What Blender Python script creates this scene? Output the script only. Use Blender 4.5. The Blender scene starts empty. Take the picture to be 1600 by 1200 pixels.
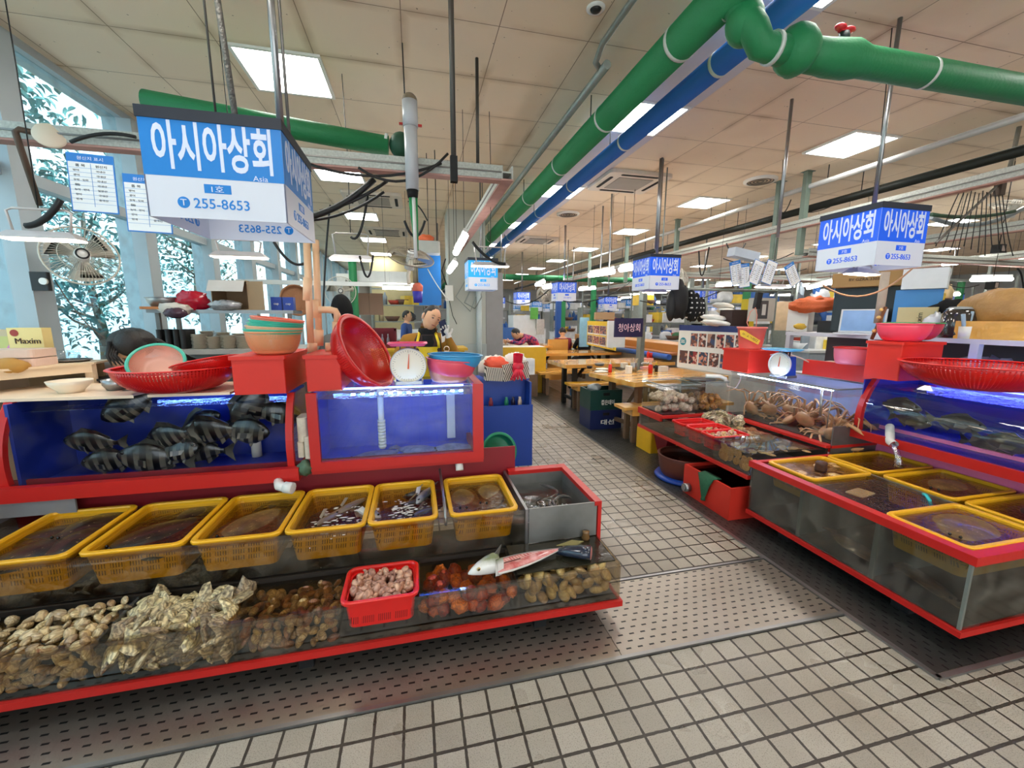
import bpy, bmesh, math, random
from math import pi, sin, cos, radians
from mathutils import Vector, Matrix, noise as mnoise
random.seed(7)
S = bpy.context.scene
COL = S.collection
# ---------------------------------------------------------------- camera
CZ = 1.5
YAW, PIT, ROL, FPX = radians(13.3213), radians(9.2869), radians(.26355), 639.4
Fw = Vector((sin(YAW)*cos(PIT), cos(YAW)*cos(PIT), -sin(PIT)))
R0 = Vector((cos(YAW), -sin(YAW), 0)); U0 = R0.cross(Fw)
Rt = R0*cos(ROL) + U0*sin(ROL); Up = Rt.cross(Fw)
cam = bpy.data.objects.new('camera', bpy.data.cameras.new('camera'))
COL.objects.link(cam); S.camera = cam
cam.matrix_world = Matrix(((Rt.x, Up.x, -Fw.x, 0), (Rt.y, Up.y, -Fw.y, 0), (Rt.z, Up.z, -Fw.z, CZ), (0, 0, 0, 1)))
cam.data.sensor_width = 36; cam.data.lens = FPX/1600*36; cam.data.clip_start = .05; cam.data.clip_end = 200
def on(ax, val, px, py):                       # where the sight line of a picture point meets a world plane
    d = Fw + Rt*((px-800)/FPX) - Up*((py-600)/FPX)
    o = Vector((0, 0, CZ)); t = (val-o[ax])/d[ax]
    return o + d*t
def AX(x, px, py): return on(0, x, px, py)
def AY(y, px, py): return on(1, y, px, py)
def AZ(z, px, py): return on(2, z, px, py)
# ---------------------------------------------------------------- view, world, daylight
S.view_settings.view_transform = 'Standard'; S.view_settings.look = 'None'
S.view_settings.gamma = 1; S.view_settings.use_curve_mapping = False
S.view_settings.exposure = 1.0
S.cycles.max_bounces = 10; S.cycles.transparent_max_bounces = 24; S.cycles.diffuse_bounces = 4
S.cycles.glossy_bounces = 3; S.cycles.sample_clamp_indirect = 6; S.cycles.caustics_reflective = False; S.cycles.caustics_refractive = False
W = bpy.data.worlds.new('sky'); S.world = W; W.use_nodes = True
wt = W.node_tree; bgn = wt.nodes['Background']
wtc = wt.nodes.new('ShaderNodeTexCoord'); wsp = wt.nodes.new('ShaderNodeSeparateXYZ'); wrp = wt.nodes.new('ShaderNodeValToRGB')
wt.links.new(wtc.outputs['Generated'], wsp.inputs[0]); wt.links.new(wsp.outputs[2], wrp.inputs[0]); wt.links.new(wrp.outputs[0], bgn.inputs[0])
wrp.color_ramp.elements[0].color = (.88, .95, 1, 1); wrp.color_ramp.elements[1].color = (.66, .84, 1, 1); bgn.inputs[1].default_value = 1.9
sun = bpy.data.objects.new('sun', bpy.data.lights.new('sun', 'SUN')); COL.objects.link(sun)
sun.data.energy = 7; sun.data.angle = .02; sun.rotation_euler = Vector((-.75,.25,-.62)).to_track_quat('-Z','Y').to_euler(); sun.data.color = (1, .93, .82)
PANEL = 11.0; TUBE = 14.0
# ---------------------------------------------------------------- mesh builder
class MB:
    def __init__(s): s.v = []; s.f = []; s.m = []; s.s = []
    def add(s, vs, fs, m=0, sm=False):
        b = len(s.v); s.v += [tuple(v) for v in vs]
        for f in fs: s.f.append(tuple(b+i for i in f)); s.m.append(m); s.s.append(sm)
        return s
    def bx(s, x0, x1, y0, y1, z0, z1, m=0):
        return s.add([(x0,y0,z0),(x1,y0,z0),(x1,y1,z0),(x0,y1,z0),(x0,y0,z1),(x1,y0,z1),(x1,y1,z1),(x0,y1,z1)],
                     [(0,3,2,1),(4,5,6,7),(0,1,5,4),(1,2,6,5),(2,3,7,6),(3,0,4,7)], m)
    def rbox(s, x0, x1, y0, y1, z0, z1, r=.01, m=0, seg=3):     # box with rounded vertical edges
        P = []
        for cx, cy, a0 in ((x1-r,y1-r,0),(x0+r,y1-r,90),(x0+r,y0+r,180),(x1-r,y0+r,270)):
            for k in range(seg+1): a = radians(a0+90*k/seg); P.append((cx+r*cos(a), cy+r*sin(a)))
        return s.prism(P, z0, z1, m)
    def prism(s, P, z0, z1, m=0, sm=False):
        n = len(P); vs = [(x,y,z0) for x,y in P]+[(x,y,z1) for x,y in P]
        return s.add(vs, [tuple(range(n))[::-1], tuple(range(n,2*n))]+[(i,(i+1)%n,n+(i+1)%n,n+i) for i in range(n)], m, sm)
    def prism_y(s, P, y0, y1, m=0):       # outline in x,z pushed along y
        n = len(P); vs = [(x,y0,z) for x,z in P]+[(x,y1,z) for x,z in P]
        return s.add(vs, [tuple(range(n)), tuple(range(n,2*n))[::-1]]+[(i,n+i,n+(i+1)%n,(i+1)%n) for i in range(n)], m)
    def prism_x(s, P, x0, x1, m=0, sm=False):       # outline in y,z pushed along x
        n = len(P); vs = [(x0,y,z) for y,z in P]+[(x1,y,z) for y,z in P]
        return s.add(vs, [tuple(range(n))[::-1], tuple(range(n,2*n))]+[(i,(i+1)%n,n+(i+1)%n,n+i) for i in range(n)], m, sm)
    def cyl(s, p0, p1, r0, r1=None, n=12, m=0, caps=True):
        return s.tube([p0, p1], [r0, r0 if r1 is None else r1], n, m, caps)
    def tube(s, pts, r, n=8, m=0, caps=True, flat=1.0):
        pts = [Vector(p) for p in pts]; k = len(pts)
        if not hasattr(r, '__len__'): r = [r]*k
        vs = []; up = None
        for i, p in enumerate(pts):
            t = (pts[min(i+1,k-1)]-pts[max(i-1,0)]).normalized()
            if up is None: up = Vector((0,0,1)) if abs(t.z) < .9 else Vector((0,1,0))
            a = t.cross(up)
            if a.length < 1e-4: a = t.cross(Vector((1,0,0)))
            a.normalize(); b = a.cross(t).normalized(); up = b
            for j in range(n):
                q = 2*pi*j/n; vs.append(p + a*(cos(q)*r[i]) + b*(sin(q)*r[i]*flat))
        fs = [(i*n+j, i*n+(j+1)%n, (i+1)*n+(j+1)%n, (i+1)*n+j) for i in range(k-1) for j in range(n)]
        s.add(vs, fs, m, True)
        if caps:
            b = len(s.v)-len(vs); s.f += [tuple(b+j for j in range(n))[::-1], tuple(b+(k-1)*n+j for j in range(n))]; s.m += [m,m]; s.s += [False]*2
        return s
    def lathe(s, prof, n=32, c=(0,0,0), m=0, sq=1.0, wob=0):
        vs = []
        for r, z in prof:
            for j in range(n):
                a = 2*pi*j/n; w = 1+wob*sin(3*a+z*40)
                vs.append((c[0]+r*w*cos(a), c[1]+r*w*sin(a)*sq, c[2]+z))
        k = len(prof)
        fs = [(i*n+j, i*n+(j+1)%n, (i+1)*n+(j+1)%n, (i+1)*n+j) for i in range(k-1) for j in range(n)]
        return s.add(vs, fs, m, True)
    def loft(s, rings, m=0, caps=True, sm=True):
        n = len(rings[0]); vs = [p for R in rings for p in R]; k = len(rings)
        fs = [(i*n+j, i*n+(j+1)%n, (i+1)*n+(j+1)%n, (i+1)*n+j) for i in range(k-1) for j in range(n)]
        if caps: fs += [tuple(range(n))[::-1], tuple((k-1)*n+j for j in range(n))]
        return s.add(vs, fs, m, sm)
    def ball(s, c, r, n=14, k=9, m=0, f=None):
        vs = []; rr = r if hasattr(r, '__len__') else (r,r,r)
        for i in range(k+1):
            t = pi*i/k
            for j in range(n):
                a = 2*pi*j/n; d = Vector((sin(t)*cos(a), sin(t)*sin(a), cos(t))); q = f(d) if f else 1
                vs.append((c[0]+d.x*rr[0]*q, c[1]+d.y*rr[1]*q, c[2]+d.z*rr[2]*q))
        fs = [(i*n+j, (i+1)*n+j, (i+1)*n+(j+1)%n, i*n+(j+1)%n) for i in range(k) for j in range(n)]
        return s.add(vs, fs, m, True)
    def xf(s, M, i0=0):
        for i in range(i0, len(s.v)): s.v[i] = tuple(M @ Vector(s.v[i]))
        return s
def T3(x=0, y=0, z=0, rx=0, ry=0, rz=0, sc=1):
    return Matrix.Translation((x,y,z)) @ Matrix.Rotation(rz,4,'Z') @ Matrix.Rotation(ry,4,'Y') @ Matrix.Rotation(rx,4,'X') @ Matrix.Scale(sc,4)
def build(name, mb, mats, parent=None, loc=None, rot=None):
    me = bpy.data.meshes.new(name); me.from_pydata(mb.v, [], mb.f)
    for m in (mats if isinstance(mats, (list, tuple)) else [mats]): me.materials.append(m)
    me.polygons.foreach_set('material_index', mb.m); me.polygons.foreach_set('use_smooth', mb.s)
    bm = bmesh.new(); bm.from_mesh(me); bmesh.ops.remove_doubles(bm, verts=bm.verts, dist=1e-5)
    bmesh.ops.recalc_face_normals(bm, faces=bm.faces); bm.to_mesh(me); bm.free()
    o = bpy.data.objects.new(name, me); COL.objects.link(o)
    if parent is not None: o.parent = parent
    if loc is not None: o.location = loc
    if rot is not None: o.rotation_euler = rot
    return o
def tag(o, label, cat, group=None):
    o['label'] = label; o['category'] = cat
    if group: o['group'] = group
    return o
def thing(name, label, cat, loc=(0,0,0), rz=0, group=None):
    o = bpy.data.objects.new(name, None); COL.objects.link(o); o.location = loc; o.rotation_euler = (0,0,rz); o.empty_display_size = .05
    return tag(o, label, cat, group)
def solo(name, label, cat, mb, mats, loc=(0,0,0), rot=(0,0,0), group=None):
    return tag(build(name, mb, mats, None, loc, rot), label, cat, group)
def struct(name, mb, mats):
    o = build(name, mb, mats); o['kind'] = 'structure'; return o
def dup(root, loc=None, rot=None, label=None, group=None, scale=None):
    def cp(o, par):
        c = o.copy(); COL.objects.link(c); c.parent = par
        for ch in kids.get(o, ()): cp(ch, c)
        return c
    kids = {}
    def walk(o):
        kids[o] = list(o.children)
        for c in kids[o]: walk(c)
    walk(root)
    c = cp(root, root.parent)
    if loc is not None: c.location = loc
    if rot is not None: c.rotation_euler = rot if hasattr(rot, '__len__') else (0,0,rot)
    if scale is not None: c.scale = scale if hasattr(scale, '__len__') else (scale,)*3
    if label: c['label'] = label
    if group: c['group'] = group
    return c
# ---------------------------------------------------------------- materials
class NT:
    def __init__(s, name):
        s.mat = bpy.data.materials.new(name); s.mat.use_nodes = True; s.t = s.mat.node_tree; s.n = s.t.nodes; s.n.clear()
        s.out = s.n.new('ShaderNodeOutputMaterial')
    def node(s, typ, ins={}, **kw):
        nd = s.n.new(typ)
        for k, v in kw.items(): setattr(nd, k, v)
        for k, v in ins.items():
            sk = nd.inputs[k]
            if isinstance(v, bpy.types.NodeSocket): s.t.links.new(v, sk)
            elif hasattr(v, '__len__') and len(v) == 3 and len(sk.default_value) == 4: sk.default_value = (*v, 1)
            else: sk.default_value = v
        return nd
    def m(s, op, a, b=0.0, c=0.0):
        nd = s.n.new('ShaderNodeMath'); nd.operation = op
        for i, v in enumerate((a, b, c)):
            if isinstance(v, bpy.types.NodeSocket): s.t.links.new(v, nd.inputs[i])
            else: nd.inputs[i].default_value = v
        return nd.outputs[0]
    def co(s, kind='Object'):
        return s.node('ShaderNodeTexCoord').outputs[kind]
    def xyz(s, v): 
        o = s.node('ShaderNodeSeparateXYZ', {0: v}).outputs; return o[0], o[1], o[2]
    def noise(s, v, scale, detail=4.0, out=0): return s.node('ShaderNodeTexNoise', {'Vector': v, 'Scale': scale, 'Detail': detail}).outputs[out]
    def ramp(s, f, lo, hi): return s.node('ShaderNodeMapRange', {0: f, 1: lo, 2: hi}).outputs[0]
    def mix(s, f, a, b): return s.node('ShaderNodeMixRGB', {0: f, 1: a, 2: b}).outputs[0]
    def bump(s, h, st, d=.01): return s.node('ShaderNodeBump', {'Strength': st, 'Distance': d, 'Height': h}).outputs[0]
    def pr(s, **k):
        nm = dict(col='Base Color', rough='Roughness', metal='Metallic', nor='Normal', alpha='Alpha', emc='Emission Color', ems='Emission Strength', trans='Transmission Weight', spec='Specular IOR Level', coat='Coat Weight', sss='Subsurface Weight')
        nd = s.node('ShaderNodeBsdfPrincipled', {nm[a]: b for a, b in k.items()}); return nd.outputs[0]
    def done(s, sh): s.t.links.new(sh, s.out.inputs[0]); return s.mat
def lin(c):     # '#rrggbb' to linear
    v = [int(c[i:i+2], 16)/255 for i in (1,3,5)]
    return tuple(x/12.92 if x <= .04045 else ((x+.055)/1.055)**2.4 for x in v)
MC = {}
def mat(name, c, rough=.5, metal=0., var=.12, ns=8., bump=0., bs=40., rnd=0., em=0., emc=None, coat=0., sss=0., spec=.5):
    if name in MC: return MC[name]
    t = NT(name); co = t.co(); c = lin(c) if isinstance(c, str) else c
    f = t.noise(co, ns)
    lo = tuple(x*(1-var) for x in c); hi = tuple(min(1, x*(1+var)) for x in c)
    col = t.mix(f, lo, hi)
    if rnd:
        r = t.node('ShaderNodeObjectInfo').outputs['Random']
        col = t.node('ShaderNodeHueSaturation', {'Hue': t.m('MULTIPLY_ADD', r, rnd*.12, .5-rnd*.06), 'Value': t.m('MULTIPLY_ADD', r, rnd, 1-rnd*.5), 'Color': col}).outputs[0]
    k = dict(col=col, rough=t.m('MULTIPLY_ADD', f, .12, max(0,rough-.06)), metal=metal, coat=coat, sss=sss, spec=spec)
    if bump: k['nor'] = t.bump(t.noise(co, bs), bump)
    if em: k['emc'] = emc or c; k['ems'] = em
    MC[name] = t.done(t.pr(**k)); return MC[name]
def glass(name, tint=(.9,.95,.95), gl=.08, rough=.03, water=0., dirt_haze=0.):
    t = NT(name); co = t.co()
    tr = t.node('ShaderNodeBsdfTransparent', {0: (*tint, 1)}).outputs[0]
    ins = {'Roughness': rough, 'Color': (1,1,1,1)}
    if water:
        ins['Normal'] = t.bump(t.noise(co, water, 3.), .5, .012)
    go = t.node('ShaderNodeBsdfGlossy', ins).outputs[0]
    lw = t.node('ShaderNodeFresnel', {'IOR': 1.33 if water else 1.45, **({'Normal': ins['Normal']} if water else {})}).outputs[0]
    bf = t.node('ShaderNodeNewGeometry').outputs['Backfacing']
    f = t.m('MULTIPLY', t.m('ADD', t.m('MULTIPLY', lw, .9), gl*.3), t.m('SUBTRACT', 1., bf))
    sh = t.node('ShaderNodeMixShader', {0: f, 1: tr, 2: go}).outputs[0]
    if dirt_haze:
        d = t.m('MULTIPLY', t.ramp(t.noise(co, 9., 8.), .45, .8), dirt_haze)
        df = t.node('ShaderNodeBsdfDiffuse', {0: (.5,.47,.4,1)}).outputs[0]
        sh = t.node('ShaderNodeMixShader', {0: d, 1: sh, 2: df}).outputs[0]
    MC[name] = t.done(sh); return MC[name]
def emis(name, c, st):
    t = NT(name); MC[name] = t.done(t.node('ShaderNodeEmission', {0: (*c, 1), 1: st}).outputs[0]); return MC[name]
def holes(name, c, kind='polar', a=60., b=70., rough=.35, z0=.03, z1=9., duty=.45):   # plastic with openings: polar ones cut through, linear ones painted dark as hole depth
    t = NT(name); co = t.co(); x, y, z = t.xyz(co); c = lin(c)
    if kind == 'polar':
        u = t.m('FRACT', t.m('MULTIPLY', t.m('ARCTAN2', y, x), a/6.2832)); rr = t.m('SQRT', t.m('ADD', t.m('MULTIPLY', x, x), t.m('MULTIPLY', y, y)))
        w = t.m('FRACT', t.m('MULTIPLY', t.m('ADD', rr, z), b)); g = 1.
    else:
        xy = t.m('ADD', x, y); u = t.m('FRACT', t.m('MULTIPLY', xy, a)); w = t.m('FRACT', t.m('MULTIPLY', z, b))
        g = t.m('GREATER_THAN', t.m('FRACT', t.m('MULTIPLY', xy, 15.)), .22)
    h = t.m('MULTIPLY', t.m('GREATER_THAN', u, 1-duty), t.m('GREATER_THAN', w, .3))
    h = t.m('MULTIPLY', h, g) if g != 1. else h
    h = t.m('MULTIPLY', h, t.m('MULTIPLY', t.m('GREATER_THAN', z, z0), t.m('LESS_THAN', z, z1)))
    f = t.noise(co, 12.)
    col = t.mix(f, tuple(v*.85 for v in c), c)
    if kind == 'lin': MC[name] = t.done(t.pr(col=t.mix(t.m('MULTIPLY', h, .8), col, tuple(v*.12 for v in c)), rough=rough))
    else: MC[name] = t.done(t.pr(col=col, rough=rough, alpha=t.m('SUBTRACT', 1., h)))
    return MC[name]
red = mat('red_frp', '#c4201a', .38, var=.1, ns=5, bump=.1, bs=25, spec=.5)
redbox = mat('red_box_plastic', '#dc2c1c', .5, var=.08, ns=6)
maroon = mat('maroon_panel', '#8a1420', .5)
yel = holes('yellow_crate_plastic', '#e2a71c', 'lin', 95., 30., .35, .035, .125)
yelr = mat('yellow_rim', '#ecb01e', .35)
redh = holes('red_strainer', '#dc1c1a', 'polar', 110., 60., .3, .02, 9., .4)
redcr = holes('red_basket', '#e62420', 'lin', 130., 20., .35, .015, .06)
redr = mat('red_rim', '#de201c', .3)
glassm = glass('tank_glass', (.84,.79,.70), .2, .02, dirt_haze=.10)
glassb = glass('clear_tank_glass', (.95,.97,.98), .12, .02, dirt_haze=.05)
window_glass = glass('window_glass', (.72,.86,.90), .25, .01, dirt_haze=.22)  # film on the panes also paints a pale haze over the outdoor view
water = glass('water', (.78,.70,.56), .12, .03, water=26.)
waterc = glass('clear_water', (.95,.96,.95), .1, .03, water=16.)
steel = mat('stainless_steel', '#9c9c9c', .32, .9, var=.15, bump=.05)
steeld = mat('dull_steel', '#7d7a76', .42, .7, var=.25, ns=14)
galv = mat('galvanised_steel', '#8e958f', .45, .6, var=.2, ns=20)
white = mat('white_paint', '#e4e4de', .5, var=.06)
offwhite = mat('offwhite_plastic', '#efe2cc', .45, var=.05)
cream = mat('cream_board', '#e6cfae', .55, var=.08)
black = mat('black_rubber', '#141414', .55, var=.3)
blackm = mat('black_matt', '#0c0c0d', .8)
pvc = mat('beige_pvc_pipe', '#f0c39a', .35, var=.06)
blue = mat('blue_plastic', '#123f9c', .4, var=.08)
lblue = mat('light_blue_plastic', '#2f8fcf', .4)
woodm = None
# ---------------------------------------------------------------- setting
def m_floor():
    t = NT('white_speckled_tile'); co = t.co(); x, y, z = t.xyz(co)
    P = .1065
    u = t.m('DIVIDE', t.m('SUBTRACT', x, .34), P); v = t.m('DIVIDE', t.m('SUBTRACT', y, 1.329), P)
    fu = t.m('FRACT', u); fv = t.m('FRACT', v)
    wob = t.m('MULTIPLY', t.noise(co, 30.), .05)
    g = t.m('MAXIMUM', t.m('GREATER_THAN', t.m('ABSOLUTE', t.m('SUBTRACT', fu, .5)), t.m('ADD', wob, .425)), t.m('GREATER_THAN', t.m('ABSOLUTE', t.m('SUBTRACT', fv, .5)), t.m('ADD', wob, .42)))
    cell = t.node('ShaderNodeCombineXYZ', {0: t.m('FLOOR', u), 1: t.m('FLOOR', v)}).outputs[0]
    wn = t.node('ShaderNodeTexWhiteNoise', {0: cell}).outputs[0]
    sp = t.ramp(t.noise(co, 260., 2.), .56, .66)
    big = t.noise(co, 1.4, 5.)
    base = t.mix(wn, (.33,.29,.235), (.42,.375,.31))
    base = t.mix(t.m('MULTIPLY', t.ramp(big, .5, .75), .55), base, (.20,.15,.10))
    base = t.mix(t.m('MULTIPLY', sp, .55), base, (.10,.08,.06))
    col = t.mix(g, base, (.035,.026,.018))
    wet = t.ramp(t.noise(co, 2.2, 3.), .35, .65)
    h = t.m('ADD', t.m('MULTIPLY', t.m('SUBTRACT', 1., g), 1.), t.m('MULTIPLY', t.noise(co, 150., 3.), .9))
    return t.done(t.pr(col=col, rough=t.m('MULTIPLY_ADD', wet, .28, .22), nor=t.bump(h, .45, .004), spec=.55))
def m_brown_tile():
    t = NT('brown_square_tile'); co = t.co(); x, y, z = t.xyz(co)
    fu = t.m('FRACT', t.m('MULTIPLY', x, 4.6)); fv = t.m('FRACT', t.m('MULTIPLY', y, 4.6))
    g = t.m('MAXIMUM', t.m('GREATER_THAN', fu, .95), t.m('GREATER_THAN', fv, .95))
    base = t.mix(t.noise(co, 3.), (.22,.17,.13), (.34,.28,.23))
    return t.done(t.pr(col=t.mix(g, base, (.04,.03,.02)), rough=.3))
def m_grate(name, alongx, c0, c1, ph):
    t = NT(name); co = t.co(); x, y, z = t.xyz(co)
    a, b = (x, y) if alongx else (y, x)
    px, py = .0585, .0395
    row = t.m('DIVIDE', t.m('SUBTRACT', b, ph), py); fr = t.m('FRACT', row)
    off = t.m('MULTIPLY', t.m('MODULO', t.m('ABSOLUTE', t.m('FLOOR', row)), 2.), .5)
    fa = t.m('FRACT', t.m('ADD', t.m('DIVIDE', a, px), off))
    sl = t.m('MULTIPLY', t.m('LESS_THAN', t.m('ABSOLUTE', t.m('SUBTRACT', fa, .5)), .215), t.m('LESS_THAN', t.m('ABSOLUTE', t.m('SUBTRACT', fr, .5)), .11))
    lip = t.m('MULTIPLY', t.m('LESS_THAN', t.m('ABSOLUTE', t.m('SUBTRACT', fa, .5)), .25), t.m('LESS_THAN', t.m('ABSOLUTE', t.m('SUBTRACT', fr, .5)), .16))
    n = t.noise(co, 5., 6.); fine = t.noise(co, 60., 4.)
    base = t.mix(n, c0, c1)
    col = t.mix(sl, base, (.004,.004,.004))
    met = t.m('MULTIPLY', t.m('SUBTRACT', 1., sl), .85)
    h = t.m('ADD', t.m('MULTIPLY', lip, .6), t.m('MULTIPLY', t.ramp(fine, .45, .6), .25))
    return t.done(t.pr(col=col, metal=met, rough=t.m('MULTIPLY_ADD', t.noise(co, 11.), .3, .22), nor=t.bump(h, .35, .003)))
def m_ceiling():
    t = NT('tan_ceiling_tile'); co = t.co(); x, y, z = t.xyz(co)
    u = t.m('DIVIDE', t.m('ADD', x, .02), .6); v = t.m('DIVIDE', t.m('SUBTRACT', y, 2.84), .58)
    fu = t.m('ABSOLUTE', t.m('SUBTRACT', t.m('FRACT', u), .5)); fv = t.m('ABSOLUTE', t.m('SUBTRACT', t.m('FRACT', v), .5))
    g = t.m('MAXIMUM', t.m('GREATER_THAN', fu, .4955), t.m('GREATER_THAN', fv, .4955))
    edge = t.m('MAXIMUM', t.ramp(fu, .40, .5), t.ramp(fv, .40, .5))
    st = t.m('MULTIPLY', edge, t.ramp(t.noise(co, 2.3, 5.), .42, .72))
    cell = t.node('ShaderNodeCombineXYZ', {0: t.m('FLOOR', u), 1: t.m('FLOOR', v)}).outputs[0]
    wn = t.node('ShaderNodeTexWhiteNoise', {0: cell}).outputs[0]
    base = t.mix(wn, (.82,.68,.50), (.88,.74,.56))
    base = t.mix(t.m('MULTIPLY', t.ramp(t.noise(co, 1.1, 6.), .5, .8), .35), base, (.55,.42,.29))
    base = t.mix(t.m('MULTIPLY', st, .75), base, (.42,.27,.13))
    sp = t.m('GREATER_THAN', t.noise(co, 34., 2.), .755)
    base = t.mix(t.m('MULTIPLY', sp, .8), base, (.13,.08,.05))
    return t.done(t.pr(col=t.mix(g, base, (.28,.19,.12)), rough=.7))
H = 3.3
floor_m = m_floor()
struct('floor', MB().bx(-2.75, 22, -4, 27, -.1, 0), floor_m)
struct('trim_1', MB().bx(2.86, 22, 3.9, 27, 0, .004), m_brown_tile())
gm1 = m_grate('slotted_steel_plate', True, (.30,.265,.225), (.44,.395,.34), 1.465)
gm2 = m_grate('wet_slotted_plate', False, (.09,.095,.09), (.17,.17,.16), 2.1)
struct('trim_2', MB().bx(-2.5, .853, 1.455, 1.93, .001, .006).bx(.857, 2.085, 1.455, 1.93, .001, .006), gm1)
struct('trim_3', MB().bx(2.125, 2.84, 1.07, 27, .001, .006).bx(2.84, 6, 1.07, 1.9, .001, .006), gm2)
rail = MB(); rail.bx(-2.5, 2.1, 1.435, 1.452, 0, .011).bx(-2.5, 2.1, 1.936, 1.950, 0, .010).bx(2.092, 2.118, 1.045, 27, 0, .011).bx(2.1, 6, 1.04, 1.062, 0, .011).bx(2.84, 2.855, 3.9, 27, 0, .009)
struct('trim_4', rail, steel)
ceil_m = m_ceiling()
struct('ceiling', MB().bx(-2.75, 22, -4, 27, H, H+.1), ceil_m)
struct('trim_5', MB().bx(1.86, 2.41, -4, 27, H-.006, H), mat('grey_ceiling_stripe', '#c9c7cc', .6, var=.04))
wallm = mat('grey_wall', '#b9bcb4', .6, var=.08, ns=3)
struct('wall_light_block', MB().bx(-2.75, -1.6, -4.1, -4, 0, H).bx(3.6, 22, -4.1, -4, 0, H).bx(-1.6, 3.6, -4.1, -4, 2.6, H), mat('light_block_wall', '#b9b2a6', .6))  # unseen wall added to hold back low daylight; its opening lets some in
struct('wall_far', MB().bx(-2.75, 22, 26.9, 27, 0, H), mat('far_wall', '#b9c0c4', .7, var=.15, ns=1))
struct('wall_right', MB().bx(21.9, 22, -4, 27, 0, H), MC['far_wall'])
# left window wall: frame bars, transoms, panes
ys = [-3.2, -1.9, -.6, .75, 2.12, 3.47, 4.77, 6.1, 7.4, 8.7, 10, 11.3, 12.6, 13.9, 15.2, 16.5, 17.8, 19.1, 20.4]
frm = mat('window_frame_paint', '#a9b6bc', .45, var=.1, ns=4)
wx = -2.53
low = MB().bx(wx-.16, wx+.02, -4, 27, 0, .78); struct('wall_left', low, mat('lower_wall', '#c4c2ba', .6, var=.1))
struct('trim_6', MB().bx(wx-.1, wx+.14, -4, 27, .78, .83), frm)
hd = MB().bx(wx-.12, wx+.05, -4, 27, H-.06, H); struct('trim_7', hd, frm)
for k in range(len(ys)-1):
    a, b = ys[k], ys[k+1]
    f = MB().bx(wx-.11, wx+.11, a-.085, a+.085, .83, H-.06).bx(wx-.04, wx+.06, a+.085, b-.085, 2.36, 2.44).bx(wx-.03, wx+.03, a+.085, a+.115, .83, H-.06)
    o = struct('window_%d' % (k+1), f, frm)
    build('pane', MB().bx(wx-.006, wx, a+.11, b-.08, .83, 2.36).bx(wx-.006, wx, a+.11, b-.08, 2.44, H-.06), window_glass, o)
struct('window_20', MB().bx(wx-.11, wx+.11, 20.3, 20.5, .83, H-.06), frm)
struct('wall_back', MB().bx(wx-.1, wx+.04, 20.5, 27, .83, H-.06), wallm)
# pillar behind the man, with grey plinth panel
pil = MB().bx(.60, 1.25, 7.35, 7.95, 0, H)
struct('wall_pillar', pil, mat('pillar_paint', '#b4b7ae', .55, var=.05, ns=2))
struct('trim_8', MB().bx(.585, 1.26, 7.33, 7.345, .0, 1.02), mat('pillar_plinth', '#a7b0ae', .5, var=.05))
struct('door_1', MB().bx(1.3, 1.62, 7.6, 7.66, 0, 2.3), mat('steel_door', '#8b8886', .4, .5, var=.1))
# partition behind the left stall
struct('wall_partition', MB().bx(-1.25, .0, 13.3, 13.4, 0, H), mat('olive_cream_wall', '#b8ae84', .7, var=.1))
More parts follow.
